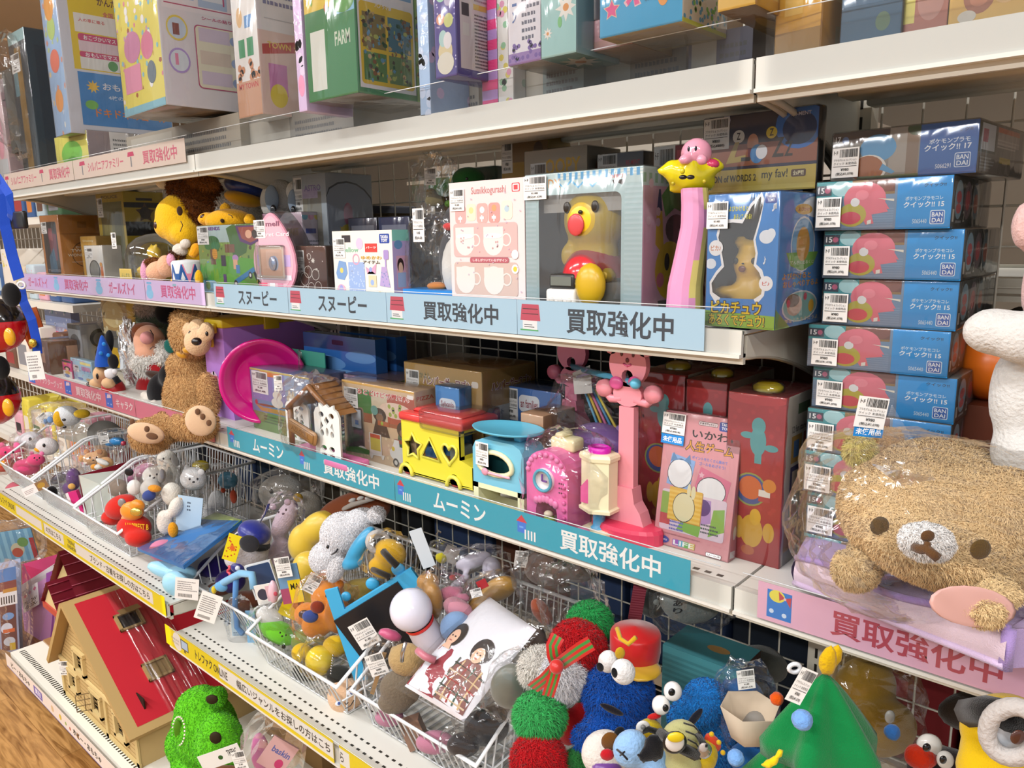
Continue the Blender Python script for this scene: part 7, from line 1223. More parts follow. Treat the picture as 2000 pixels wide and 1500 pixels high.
# basket below the teddy bear
m = MB('print'); slab(152, 1030, 236, 900, .76, .004, '7a1a2c', 'r .06 .03 .9 .6 cfd8d4;r .1 .66 .5 .1 d8c8cc', 0)(m)
t = thing('clear_folder', 'maroon edged folder with a pale picture standing in the basket', 'folder', PY(200, 1000, .78)); m = MB(); a, b, c, d = PY(153, 928, .715), PY(168, 1028, .72), PY(290, 985, .86), PY(290, 890, .93); m.add([a, b, c, d], [(0, 1, 2, 3), (3, 2, 1, 0)], 'd5dcd4'); n = (b - a).cross(d - a).normalized() * -.0006
L2 = lambda x, y: a.lerp(d, x).lerp(b.lerp(c, x), y)
for x0, x1, y0, y1, cc in ((0, 1, 0, .22, '7a1428'), (0, .05, 0, 1, '6a1024'), (.1, .5, .35, .6, 'b9c4c8'), (.55, .75, .3, .85, '8fa8c4'), (.7, .85, .4, .95, '3a4a90')): m.add([L2(x0, y0) - n, L2(x0, y1) - n, L2(x1, y1) - n, L2(x1, y0) - n], [(0, 1, 2, 3)], cc); m.add([L2(x0, y0) + n, L2(x0, y1) + n, L2(x1, y1) + n, L2(x1, y0) + n], [(0, 1, 2, 3)], cc)
m.build('folder', t); m = MB('print'); el(m, EL(252, 922, .80, 9, 8, 2), '141216'); m.build('round_mark', t)
bagged('notebook', 'magenta pouch with white zip at the front left of the red hat', 'bag', 150, 975, .72, [('pouch', 'cloth', slab(138, 1005, 160, 958, .725, .014, 'd02a78', 'r 0 0 .25 1 e8e0e4;B .3 .1 .4 .3 480/528', -14))])
bagged('bagged_plush', 'pink bagged pouch behind the red and orange hat', 'bag', 278, 920, .86, [('pouch', 'satin', bl([(278, 918, .86, 26, 12, 12, -25), (262, 934, .85, 16, 10, 10, -25)], 'c0709a'))], (276, 922, .86, 38, 26, 16, -20), 15)
t = bagged('party_hat', 'red hat with an orange ruffle and yellow lettering in the front basket', 'hat', 250, 1010, .725, [('crown', 'cloth', bl([(238, 990, .735, 34, 24, 24, -20), (220, 1010, .73, 22, 16, 18), (262, 1030, .72, 34, 26, 22), (270, 1050, .715, 26, 18, 20)], 'c8281e')), ('ruffle', 'satin', bl([(258, 998, .715, 24, 20, 12), (268, 988, .715, 16, 14, 10), (250, 1012, .712, 14, 10, 10)], 'e08a18')), ('bell', 'foil', els([(266, 1000, .70, 12, 9, 5)], 'e0c060')), ('button', 'gloss', els([(238, 982, .712, 8, 9, 4)], '8a8686'))])
k = px(270, 1045, .70); m = MB(); m.art(PY(244, 1052, .694), YAW @ V((48 * k, 0, -.1 * 48 * k)), YAW @ V((.1 * 40 * k, 0, 40 * k)), 'T .5 .55 .3 .95 e8b82a HAPPIEST B;T .35 .1 .3 .5 e8b82a HOLID', None, .0002); m.build('lettering', t)
bagged('bagged_plush', 'navy and white checked plush with orange muzzle beside the red hat', 'plush toy', 292, 968, .76, [('body', 'cloth', bl([(294, 955, .77, 20, 20, 16), (300, 930, .79, 22, 20, 16)], 'cfccc6')), *crit(300, 930, .785, 18, '26262a', '8a8a90', .2, 'flop'), ('scarf', 'cloth', els([(291, 968, .745, 14, 11, 8, -20)], '3a4a86')), ('muzzle', 'fleece', els([(302, 954, .75, 13, 7, 9, 10)], 'd8902e')), ('patch', 'cloth', els([(262, 952, .745, 14, 16, 8, 20)], 'e2deda'))], (300, 945, .77, 36, 50, 22), 16)
bagged('bagged_plush', 'cream bagged dog plush with grey ears in the front basket', 'plush toy', 330, 905, .84, [('body', 'fleece', bl([(328, 930, .82, 24, 34, 20), (326, 898, .85, 20, 20, 16), (336, 965, .79, 20, 24, 18)], 'd8d4ca')), *crit(326, 898, .845, 18, '26262a', None), ('ear', 'cloth', els([(316, 930, .79, 8, 14, 5, 15), (342, 900, .83, 7, 14, 5, -15)], '9a9894'))], (330, 925, .82, 36, 64, 26), 17)
bagged('bagged_plush', 'white bagged rabbit plush by the right wires of the front basket', 'plush toy', 380, 935, .84, [('body', 'fleece', bl([(378, 935, .84, 26, 24, 20), (365, 918, .85, 8, 12, 8)], 'd8d8d8')), *crit(378, 938, .83, 20, '26262a', 'c8c8c8', 0, 'round'), ('cap', 'gloss', bl([(392, 910, .88, 18, 12, 12)], 'd8c22a'))], (380, 935, .84, 34, 34, 22), 18)
bagged('toy_card', 'pale blue die-cut card leaning inside the front basket wires', 'card', 368, 1005, .80, [('card', 'print', lambda m: (slab(345, 1040, 394, 968, .80, .002, 'b9d2e4', 'l .4 .6 .15 .3 3 456', 10)(m)))])
bagged('bagged_plush', 'white and orange plush low in the front basket behind its wires', 'plush toy', 340, 1010, .77, [('body', 'fleece', bl([(344, 990, .78, 14, 22, 14, 25), (322, 1020, .76, 16, 26, 14)], 'ddd6cc')), ('trim', 'fleece', els([(338, 1035, .755, 10, 16, 8), (352, 975, .79, 9, 7, 6)], 'd8921e'))])
bagged('bagged_plush', 'teal bagged doll with white legs at the back of the front basket', 'toy', 440, 945, .98, [('body', 'gloss', bl([(445, 938, .98, 20, 18, 14)], '3f86a4')), ('legs', 'fleece', bl([(425, 980, .96, 18, 24, 14), (412, 1000, .94, 16, 18, 12)], 'd2d2d2')), ('trim', 'cloth', els([(456, 970, .96, 7, 14, 6), (436, 958, .955, 5, 5, 4)], 'b0482e'))], (436, 960, .97, 38, 56, 22), 19)
for k_, (u, v, Y, c_) in enumerate(((90, 985, .76, '8a3a3a'), (205, 945, .80, '9a8a7c'), (320, 1075, .73, 'c87898'), (40, 960, .76, 'b85a6a'))):
 bagged('bagged_plush', ('dark red', 'taupe', 'rose pink', 'dusty red')[k_] + ' cloth pouch low down inside a basket, ' + ('behind the black plush', 'under the peach and white plush', 'under the red hat', 'under the pink plushes')[k_], 'bag', u, v, Y, [('pouch', 'cloth', bl([(u, v, Y, 30, 22, 20), (u + 24, v + 8, Y, 22, 18, 18)], c_))])
# picture book and bag on the shelf
t = thing('picture_book', 'blue and green picture book in clear wrap lying across two baskets', 'book', PY(370, 1060, .78)); m = MB(); a, b, c, d = PY(270, 1076, .70), PY(358, 1116, .68), PY(474, 1022, .84), PY(425, 1008, .93); b, d = PY(360, 1112, .675), PY(424, 1006, .90)
n = (b - a).cross(d - a).normalized(); 
if n.z < 0: n = -n
th = n * .008; m.add([a + th, b + th, c + th, d + th, a, b, c, d], [(0, 1, 2, 3), (0, 4, 5, 1), (1, 5, 6, 2), (2, 6, 7, 3), (3, 7, 4, 0), (7, 6, 5, 4)], '2f6fb0')
L3 = lambda x, y, e=1.05: a.lerp(b, x).lerp(d.lerp(c, x), y) + th * e
m.add([L3(0, .35), L3(.25, .5), L3(.6, .75), L3(1, .85), L3(1, 1), L3(0, 1)], [(0, 1, 2, 3, 4, 5)], '7f9e34'); m.add([L3(0, .8), L3(1, .92), L3(1, 1), L3(0, 1)], [(0, 1, 2, 3)], 'a8ba6a'); m.add([L3(.2, .85), L3(.9, .93), L3(.9, .99), L3(.2, .97)], [(0, 1, 2, 3)], '9a3a30')
m.add([L3(.72 + .12 * math.cos(i), .3 + .12 * math.sin(i), 1.1) for i in [2 * PI * j / 16 for j in range(16)]], [tuple(range(16))], 'a04a50'); m.add([L3(.5, .1), L3(.95, .12), L3(.9, .2), L3(.5, .2)], [(0, 1, 2, 3)], '4a8ac4'); m.build('book', t)
m = MB('wrap'); q = 1.35; m.grid(lambda x, y: L3(x * 1.04 - .02, y * 1.04 - .02, 1.5 + .6 * noise.noise(V((x * 7, y * 7, 3)))), 14, 14, 'fff'); m.build('plastic_wrap', t)
bagged('tote_bag', 'shiny pale blue vinyl bag under the picture book', 'bag', 335, 1125, .70, [('bag', 'satin', bl([(330, 1115, .71, 44, 16, 18, 18), (345, 1140, .69, 30, 26, 16, 30), (355, 1120, .72, 30, 18, 18)], '9ccfe6'))])
t = bagged('price_card', 'white hanging price card in front of the bird plush basket', 'card', 408, 1187, .69, [('card', 'print', slab(386, 1216, 428, 1156, .672, .0012, 'eceae6', 'l .1 .3 .8 .6 8 777;v .15 .08 .6 .1 14 333', 22))])
bagged('price_card', 'small white card lying left of the bird plush basket', 'card', 360, 1155, .69, [('card', 'print', slab(342, 1172, 388, 1128, .682, .0012, 'eae6e2', 'l .1 .4 .8 .5 5 888;v .15 .1 .6 .16 16 333', 8))])
# bird basket
def bird():
 t = thing('bird_plush', 'round white plush bird with blue cap and dark grey wings', 'plush toy', PY(485, 1110, .80))
 m = MB('fleece'); m.blob([EL(486, 1072, .80, 40, 44, 36, 15), EL(470, 1090, .79, 32, 24, 28), EL(500, 1050, .81, 30, 26, 28)], 'cfc8cc', .006, 4); m.build('body', t)
 m = MB('satin'); m.blob([EL(497, 1040, .805, 33, 22, 33, 25)], '1f2a86', .005, 4); m.build('cap', t)
 m = MB('cloth'); m.blob([EL(494, 1057, .80, 37, 9, 35, 25)], '151416', .005, 3); m.build('band', t)
 m = MB('cloth'); el(m, EL(487, 1062, .752, 20, 18, 5, 10), '2b2b30'); m.build('wing', t)
 m = MB('print'); e = slab(440, 1098, 468, 1042, .748, .0015, 'e3cf1a', 'd .1 .1 .8 .8 16 .03 c84a2a;s .5 .5 .15 8 d8662a', 20); e(m); m.build('paper_tag', t)
 m = MB('cloth'); m.tube([PY(508, 1020, .80), PY(518, 1004, .80), PY(523, 986, .80), PY(526, 984, .80), PY(522, 1000, .80)], .0014, '1f2a70'); m.build('loop', t)
bird()
bagged('bagged_plush', 'pale pink bagged plush between the bird and the white dog plush', 'plush toy', 548, 1020, .86, [('body', 'fleece', bl([(556, 1015, .88, 20, 46, 18, 30), (548, 1078, .87, 24, 30, 18, 25)], 'c4aeba'))] + crit(552, 1000, .865, 20, '4a3440', 'b498a8', .3), (546, 1025, .855, 38, 70, 22, 28), 22)
bagged('toy_pouch', 'pale blue strap pouch lying over the bird basket rim', 'bag', 450, 1150, .74, [('strap', 'cloth', lambda m: m.tube([PY(415, 1152, .73), PY(440, 1136, .73), PY(470, 1120, .735), PY(492, 1122, .74), PY(496, 1150, .735)], .008, '7fb4d8', n=8)), ('clip', 'cloth', els([(432, 1146, .725, 13, 10, 7, 20)], '6aa8d4')), ('tip', 'cloth', els([(418, 1152, .722, 5, 8, 5)], 'e0c02a'))])
bagged('key_ring', 'navy and coral charm beside the bird plush', 'toy', 458, 1112, .75, [('charm', 'satin', els([(464, 1110, .748, 14, 10, 6, 20)], '1f2470')), ('window', 'satin', els([(464, 1110, .741, 5, 5, 3)], 'c8ccd8')), ('coil', 'plastic', lambda m: m.tube([PY(447 + 3 * math.sin(i), 1106 + i * 2, .745) for i in range(10)], .003, 'd84a58'))])
bagged('phone_case', 'dark blue denim card case standing in the bird basket', 'case', 512, 1135, .77, [('case', 'print', slab(488, 1168, 540, 1096, .775, .008, 'd8dce0', 'R .06 .03 .9 .94 .05 2f4468', -14))])
bagged('sticker_pack', 'white sticker pack in front of the dark blue card case', 'card', 515, 1160, .745, [('pack', 'print', slab(500, 1180, 535, 1140, .745, .003, 'e4e2dc', 'e .4 .5 .3 .3 3a3a4a;r .6 .1 .3 .8 d8b0b8', -10))])
bagged('bottle', 'small pink bottle toy beside the yellow lettered card', 'toy', 534, 1152, .74, [('bottle', 'plastic', bl([(534, 1156, .74, 11, 26, 10)], 'dcb4c0')), ('mark', 'cloth', els([(538, 1160, .728, 4, 5, 2)], 'b84a5a'))])
t = bagged('card_pack', 'yellow and blue card pack with a big price tag in the bird basket', 'card', 560, 1140, .76, [('pack', 'print', slab(546, 1180, 588, 1100, .755, .004, '6a94b8', 'r .4 .0 .6 .6 e0c81e;T .7 .35 .16 .4 2a2416 MA;r 0 0 .4 .4 a04a6a', -8))], tagat=(553, 1108, .74, 30, 42, '480/528', -8))
bagged('strap_bag', 'clear pouch with a blue strap hanging behind the bird basket wires', 'bag', 470, 1200, .73, [('strap', 'cloth', lambda m: m.tube([PY(461, 1130, .735), PY(459, 1180, .735), PY(463, 1225, .735), PY(474, 1238, .735)], .006, '5a8cc4', n=6)), ('card', 'print', slab(452, 1254, 480, 1185, .742, .002, 'b4cad8', 'l .1 .1 .8 .2 3 468')), ('pouch', 'gloss', slab(482, 1270, 500, 1190, .745, .003, '7aa8cc'))], (468, 1215, .735, 28, 52, 14), 23)
bagged('bagged_plush', 'purple plush low in the bird basket behind its wires', 'plush toy', 425, 1115, .80, [('body', 'cloth', bl([(420, 1110, .80, 34, 24, 24), (450, 1135, .79, 30, 24, 20), (395, 1125, .79, 22, 16, 16)], '2f1f6a'))])
bagged('bagged_plush', 'brown and orange plush low in the bird basket', 'plush toy', 430, 1165, .76, [('body', 'cloth', bl([(428, 1150, .77, 26, 14, 16), (480, 1175, .76, 30, 22, 20)], '5a2f1c'))])
# basket with the white dog plush
def dog():
 t = thing('dog_plush', 'white fluffy dog plush in shiny blue cloth lying on the basket', 'plush toy', PY(680, 1100, .84))
 m = MB('fur'); m.blob([EL(668, 1040, .82, 44, 40, 34, -30), EL(640, 1090, .80, 36, 34, 32), EL(700, 1018, .84, 36, 24, 26, -25)], 'ecebee', .006, 3); m.fur(26000, .003, .0007, .03, seed=44); m.build('head', t)
 m = MB('fur'); m.blob([EL(656, 1112, .77, 16, 28, 13, 25)], 'e2e0e2', .005, 3); m.fur(5000, .003, .0007, .03, seed=45); m.build('ear', t)
 m = MB('fur'); m.blob([EL(736, 1004, .84, 16, 15, 14)], 'e8e6e8', .005, 2); m.fur(2600, .005, .0008, .03, seed=46); m.build('tail', t)
 m = MB('satin'); m.blob([EL(702, 1068, .80, 16, 52, 20, 35), EL(690, 1098, .79, 26, 14, 18, -20), EL(722, 1046, .82, 12, 20, 16, 20)], '2f94c0', .005, 3); m.build('cloth', t)
 m = MB('gloss'); el(m, EL(640, 1068, .745, 3, 4, 3), '16161a'); m.build('eye', t)
 m = MB('cloth'); m.tube([PY(648, 1083, .752), PY(656, 1078, .752), PY(660, 1072, .754)], .0016, '2a2a30'); m.build('mouth', t)
dog()
bagged('cushion', 'yellow padded banana-shaped cushion behind the white dog plush', 'cushion', 600, 1060, .87, [('cushion', 'satin', bl([(622, 1030, .89, 44, 30, 26, -35), (592, 1060, .87, 30, 40, 26, 10), (604, 1110, .84, 34, 36, 26, -20)], 'd9b83a', .006, 4))])
bagged('cushion', 'rust brown cushion with a pale printed stripe at the back of the basket', 'cushion', 690, 990, .95, [('cushion', 'cloth', bl([(690, 990, .95, 76, 30, 24, -18), (735, 985, .96, 30, 34, 22)], '84482c', .007, 4)), ('print', 'cloth', lambda m: m.tube([PY(650, 1004, .925), PY(690, 985, .922), PY(730, 975, .928)], [.003, .006, .003], 'b0a8a0', n=6)), ('patch', 'cloth', els([(688, 977, .925, 8, 4, 4, -20), (704, 973, .925, 8, 4, 4, -20), (720, 972, .928, 8, 4, 4, -10)], 'd0ccc8'))])
t = bagged('bee_plush', 'yellow and black banded plush with a grey ring in a header bag', 'plush toy', 760, 1085, .82, [('body', 'cloth', bl([(762, 1080, .82, 34, 28, 24, 30), (745, 1110, .81, 28, 20, 20, 30)], 'd9aa1c')), ('band', 'cloth', lambda m: (m.tube([PY(748, 1076, .785), PY(762, 1092, .783), PY(776, 1106, .79)], .006, '2a2622', n=6), m.tube([PY(728, 1112, .79), PY(742, 1118, .785), PY(760, 1126, .79)], .005, '2a2622', n=6))), ('ring', 'fleece', lambda m: (m.lathe([(.013, -.012), (.02, -.012), (.022, 0), (.02, .012), (.013, .012), (.012, 0), (.013, -.012)], 'b4b0ac', c=PY(738, 1058, .81), rot=YAW @ RX(PI / 2.4) @ RY(.5), n=16)))], (765, 1090, .815, 58, 52, 26, 25), 25)
m = MB(); slab(812, 1112, 838, 1030, .79, .0012, 'cbd6de', '', -18)(m); m.build('header_card', t)
bagged('bee_plush', 'small yellow bagged plush with a clear hook behind the header card', 'toy', 862, 1085, .86, [('body', 'cloth', bl([(862, 1090, .86, 14, 12, 10, 30)], 'cfc21e')), ('card', 'print', slab(866, 1100, 894, 1066, .87, .001, 'b8b4ae', '', 25)), ('hook', 'hardclear', lambda m: m.tube([PY(856, 1062, .85), PY(853, 1044, .85), PY(856, 1036, .85), PY(861, 1040, .85)], .0016, 'fff'))], (864, 1084, .86, 32, 28, 14, 25), 26)
bagged('bagged_plush', 'lime green and grey bagged plush at the left front of the basket', 'plush toy', 540, 1220, .745, [('body', 'cloth', bl([(545, 1235, .745, 40, 22, 22, 28), (520, 1215, .75, 20, 16, 18)], '6cbf2e')), *crit(552, 1240, .735, 16, '1a2412', None, -.4), ('hood', 'cloth', bl([(528, 1205, .742, 30, 18, 20, 30)], 'c8c8c4')), ('eye', 'gloss', els([(554, 1263, .722, 4, 5, 2)], '1a1a14'))], (538, 1224, .745, 54, 44, 26, 25), 27)
bagged('picture_book', 'yellow picture book with a red circle leaning in the basket', 'book', 585, 1172, .785, [('book', 'print', slab(556, 1215, 618, 1130, .785, .006, 'e6c91a', 'c .5 .4 .14 8a3018;l .5 .1 .4 .2 3 a07a10', 25))], None, 1, (610, 1140, .765, 26, 42, '480/528', 30))
bagged('bagged_plush', 'orange bagged plush with blue and maroon face, centre of the basket', 'plush toy', 615, 1205, .76, [('head', 'cloth', bl([(618, 1222, .755, 30, 24, 24), (600, 1200, .765, 26, 24, 22), (640, 1165, .79, 34, 34, 24, 20), (660, 1200, .78, 26, 40, 22)], 'd8842c')), ('ear', 'cloth', els([(620, 1186, .735, 14, 13, 8)], '7a2f1c')), ('patch', 'cloth', els([(606, 1204, .728, 16, 13, 8)], '3a4a86')), ('brow', 'foil', els([(595, 1200, .735, 12, 9, 6)], '5a4a4a')), *crit(648, 1165, .78, 26, '2a1a12', 'c8742a', .2)], (632, 1190, .765, 62, 74, 30, 20), 28)
bagged('ball', 'bright yellow stitched toy ball at the front of the basket', 'ball', 624, 1290, .722, [('ball', 'gloss', lambda m: el(m, EL(624, 1290, .722, 28, 29, 28), 'e2c41c')), ('chain', 'chrome', lambda m: [m.ell(PY(650 - i * .6, 1280 + i * 5, .70), .0016, 'ccc') for i in range(8)])], (628, 1285, .725, 44, 40, 30), 29)
bagged('pouch', 'yellow plush pouch under the orange plush', 'plush toy', 652, 1262, .745, [('body', 'cloth', bl([(655, 1262, .75, 26, 22, 18), (590, 1275, .745, 22, 20, 16)], 'cfa91c'))])
t = bagged('case', 'sky blue bear-eared case with black inside and a sticker', 'case', 745, 1210, .78, [('cover', 'print', lambda m: (slab(664, 1340, 690, 1140, .745, .006, '42aee0', '', -14)(m), slab(680, 1300, 830, 1158, .79, .008, '1f1d20', '', -32)(m), slab(676, 1210, 836, 1142, .795, .009, '45aee0', '', -32)(m))), ('ear', 'plastic', els([(728, 1140, .80, 14, 13, 6), (778, 1112, .815, 14, 13, 6), (676, 1165, .76, 10, 10, 6)], '45aee0'))])
price(t, 712, 1238, .742, 44, 56, '1,480/1,628', -28)
bagged('face_plush', 'beige round plush with drawn eyes in the front corner of the basket', 'plush toy', 674, 1362, .733, [('body', 'fleece', bl([(674, 1358, .736, 35, 38, 30)], 'd5ae8c')), ('eye', 'gloss', els([(685, 1352, .711, 9, 6, 3, -25), (661, 1374, .712, 7, 5, 3, -20)], 'dfe4f0')), ('pupil', 'gloss', els([(687, 1353, .709, 3.5, 4, 2), (662, 1374, .71, 3, 3.5, 2)], '2f4a90')), ('line', 'cloth', lambda m: (m.tube([PY(677, 1346, .712), PY(685, 1340, .712), PY(694, 1344, .713)], .0009, '2a2220'), m.tube([PY(673, 1372, .709), PY(676, 1376, .709), PY(680, 1372, .709)], .0008, '2a2220'), m.tube([PY(675, 1384, .711), PY(685, 1378, .711), PY(691, 1368, .712)], .0009, '2a2220')))])
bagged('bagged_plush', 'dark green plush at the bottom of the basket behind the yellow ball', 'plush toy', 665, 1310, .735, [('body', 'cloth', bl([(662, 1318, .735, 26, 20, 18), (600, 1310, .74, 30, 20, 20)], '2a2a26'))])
# lamp basket
def lamp():
 t = thing('night_light', 'white globe night light with a red ring on a pale cylinder', 'lamp', PY(840, 1270, .74)); c = PY(803, 1191, .735); d = (PY(848, 1262, .77) - c).normalized(); k = px(803, 1191, .735)
 m = MB('gloss'); m.ell(c, 42 * k, 'dcdcec', n=28, m=18); m.build('globe', t); Q = d.to_track_quat('Z', 'Y').to_matrix()
 m = MB('gloss'); m.lathe([(30 * k, 0), (31.5 * k, 3 * k), (30 * k, 7 * k)], 'd22a24', c=c + d * 32 * k, rot=Q, n=24); m.build('ring', t)
 m = MB('plastic'); m.lathe([(29 * k, 0), (30 * k, 10 * k), (34 * k, 55 * k), (34 * k, 78 * k), (0, 82 * k)], 'cfc8d2', c=c + d * 38 * k, rot=Q, n=24); m.build('body', t)
lamp()
bagged('bagged_doll', 'doll with glossy blond hair in a clear bag behind the lamp', 'doll', 838, 1160, .79, [('hair', 'satin', bl([(836, 1136, .80, 24, 18, 20), (846, 1175, .79, 20, 40, 18)], 'a8782e')), ('skirt', 'cloth', bl([(895, 1190, .80, 34, 22, 18, 35)], 'c88a9a')), ('dress', 'cloth', bl([(890, 1225, .78, 32, 34, 20, 30)], '7a98c0'))], (860, 1175, .79, 58, 64, 28, 20), 31)
bagged('bagged_doll', 'bagged plush with pale lilac legs behind the doll', 'plush toy', 920, 1115, .87, [('leg', 'satin', bl([(925, 1095, .88, 40, 16, 14, -18), (960, 1110, .88, 20, 26, 14), (895, 1140, .85, 30, 10, 11, -40)], 'b8b4c4')), ('cuff', 'cloth', els([(884, 1128, .84, 7, 6, 6)], 'b03038'))], (930, 1110, .87, 66, 48, 24, -10), 32)
bagged('doll_outfit', 'pink ruffled doll outfit under the lilac legged plush', 'toy', 895, 1165, .82, [('outfit', 'cloth', bl([(880, 1160, .82, 26, 16, 14), (905, 1168, .82, 16, 10, 10)], 'b86a84'))])
bagged('pouch', 'mustard yellow leather-like pouch in a clear bag with red label', 'bag', 965, 1165, .86, [('pouch', 'satin', bl([(975, 1150, .87, 40, 24, 18, -25), (935, 1185, .84, 26, 22, 16, -40)], 'b98a3a')), ('label', 'print', slab(932, 1150, 952, 1132, .83, .001, 'a8242c', '', -25))], (960, 1165, .86, 60, 48, 24, -30), 34, (930, 1158, .82, 22, 18, '980/1,078', -15))
bagged('coin_pouch', 'tan and grey animal-shaped pouch with a metal clasp in the basket', 'plush toy', 795, 1330, .715, [('head', 'fleece', bl([(795, 1288, .725, 38, 34, 26), (770, 1270, .72, 10, 9, 8)], 'a98f62')), ('body', 'fleece', bl([(782, 1345, .715, 42, 40, 24, 15), (770, 1372, .71, 34, 24, 20)], '6f6455')), ('clasp', 'chrome', lambda m: m.tube([PY(792, 1255, .692), PY(786, 1275, .688), PY(785, 1292, .688)], .003, 'bbb', n=6)), ('strap', 'satin', lambda m: m.tube([PY(815, 1270, .70), PY(830, 1282, .70), PY(850, 1290, .71)], .006, 'c07080', n=6))], None)
t = bagged('bagged_toy', 'bagged wooden stick toy with price sticker at the left of the pouch', 'toy', 738, 1310, .735, [('stick', 'dull', slab(735, 1360, 743, 1270, .73, .006, 'b08a5a', '', 18)), ('toy', 'satin', bl([(762, 1240, .745, 26, 12, 12, 20)], 'c0527a'))], (745, 1295, .735, 34, 66, 22, 12), 35, (736, 1298, .712, 36, 46, '480/528', -18))
def pillow():
 t = thing('photo_pillow', 'white pillow printed with two dark-haired people, in a clear sleeve', 'pillow', PY(910, 1300, .75)); a, b, c, d = PY(790, 1340, .685), PY(905, 1410, .68), PY(1048, 1230, .79), PY(955, 1165, .85)
 n = (b - a).cross(d - a).normalized(); n = n if n.dot(CAMP - a) > 0 else -n; P = lambda x, y, h=0: a.lerp(b, x).lerp(d.lerp(c, x), y) + n * h
 bul = lambda x, y: .022 * (max(0, 1 - (2 * x - 1) ** 4) * max(0, 1 - (2 * y - 1) ** 4)) ** .6
 m = MB('satin'); m.grid(lambda x, y: P(x, y, bul(x, y)), 20, 24, 'e2e2ea'); m.grid(lambda x, y: P(x, y, -bul(x, y)), 12, 12, 'd8d8e0'); m.build('pillow', t)
 m = MB('print')
 def patch(pts, col, h=.0006):
  # printed shape following the bulge
  cx = sum(p[0] for p in pts) / len(pts); cy_ = sum(p[1] for p in pts) / len(pts); N_ = len(pts); vs = []; fs = []; K = 5
  for k in range(K + 1):
   q = k / K; vs += [P(cx + (x - cx) * q, cy_ + (y - cy_) * q, bul(cx + (x - cx) * q, cy_ + (y - cy_) * q) + h) for x, y in pts]
  for k in range(K): fs += [(k * N_ + i, k * N_ + (i + 1) % N_, (k + 1) * N_ + (i + 1) % N_, (k + 1) * N_ + i) for i in range(N_)]
  m.add(vs, fs, col, None, True)
 E2 = lambda cx, cy_, rx, ry: [(cx + rx * math.cos(2 * PI * i / 16), cy_ + ry * math.sin(2 * PI * i / 16)) for i in range(16)]
 patch([(.02, .02), (.5, .02), (.5, .2), (.36, .42), (.14, .42), (.04, .22)], '8e1f30'); patch([(.06, .02), (.26, .02), (.3, .38), (.16, .4), (.08, .24)], 'dcdfe8', .0012)
 patch([(.5, .03), (.97, .03), (.95, .34), (.82, .44), (.62, .42), (.5, .28)], '7a4a42', .0014)
 for i in range(5): patch([(.52 + .09 * i, .04), (.54 + .09 * i, .04), (.54 + .09 * i, .4), (.52 + .09 * i, .4)], ('3a4a3a', 'c8a878', '9a2a2a', '3a5a4a', 'c8a878')[i], .0018); patch([(.51, .06 + .07 * i), (.96, .06 + .07 * i), (.96, .075 + .07 * i), (.51, .075 + .07 * i)], ('c8b090', '2f3a30', '9a2a2a', 'c8b090', '2f3a30')[i], .0019)
 patch(E2(.22, .54, .14, .12), '261f1c', .0016); patch(E2(.21, .51, .085, .08), 'e2b89c', .0022); patch(E2(.72, .54, .15, .12), '241c1a', .0016); patch(E2(.72, .49, .085, .075), 'dcaf92', .0022); patch([(.14, .4), (.3, .4), (.26, .46), (.18, .46)], 'e2b89c', .002)
 for x in (.18, .24): patch(E2(x, .52, .014, .007), '2a1e1a', .0028)
 for x in (.69, .75): patch(E2(x, .5, .014, .007), '2a1e1a', .0028)
 patch(E2(.21, .475, .028, .006), 'b0605a', .0028); patch(E2(.72, .455, .026, .006), 'b0605a', .0028)
 m.build('print', t)
 m = MB('bag'); m.grid(lambda x, y: P(x * 1.16 - .06, y * 1.2 - .06, bul(min(max(x, 0), 1), min(max(y, 0), 1)) + .006 + .004 * noise.noise(V((x * 5, y * 5, 2)))), 16, 18, 'fff'); m.build('plastic_sleeve', t)
pillow()
bagged('bagged_plush', 'large grey bagged plush behind the pillow with crinkled bag and tag', 'plush toy', 1075, 1110, .88, [('body', 'cloth', bl([(1080, 1100, .90, 60, 44, 34, -20), (1130, 1090, .92, 50, 50, 34)], '6f5c54')), *crit(1100, 1095, .89, 40, '241c1a', '5f4c46', .2), ('limb', 'cloth', bl([(1058, 1195, .82, 18, 34, 14, -30)], '8a4630'))], (1085, 1140, .87, 80, 84, 36, -20), 37, (1018, 1092, .86, 26, 34, '980/1,078', 8))
t = thing('plastic_bag', 'big empty crinkled clear bag standing right of the photo pillow', 'bag', PY(1110, 1230, .82)); e = EL(1120, 1180, .82, 66, 90, 30, -15); crumple(e[0], e[1], 39, .35, 26, 18, .7, 'bag', e[2]).build('film', t)
bagged('bagged_plush', 'grey-green bagged pouch on the right rim of the lamp basket', 'bag', 1010, 1345, .72, [('pouch', 'satin', bl([(1000, 1340, .73, 44, 50, 22, 20)], '6a7068'))], (1005, 1340, .725, 60, 76, 28, 18), 40)
bagged('bagged_plush', 'pink and brown toys at the bottom of the lamp basket', 'toy', 800, 1430, .72, [('toy', 'cloth', bl([(760, 1400, .73, 30, 20, 18), (850, 1450, .72, 40, 24, 20)], 'b0748a')), ('toy_box', 'print', slab(790, 1460, 830, 1400, .735, .02, '8a6a58', '', -20))])

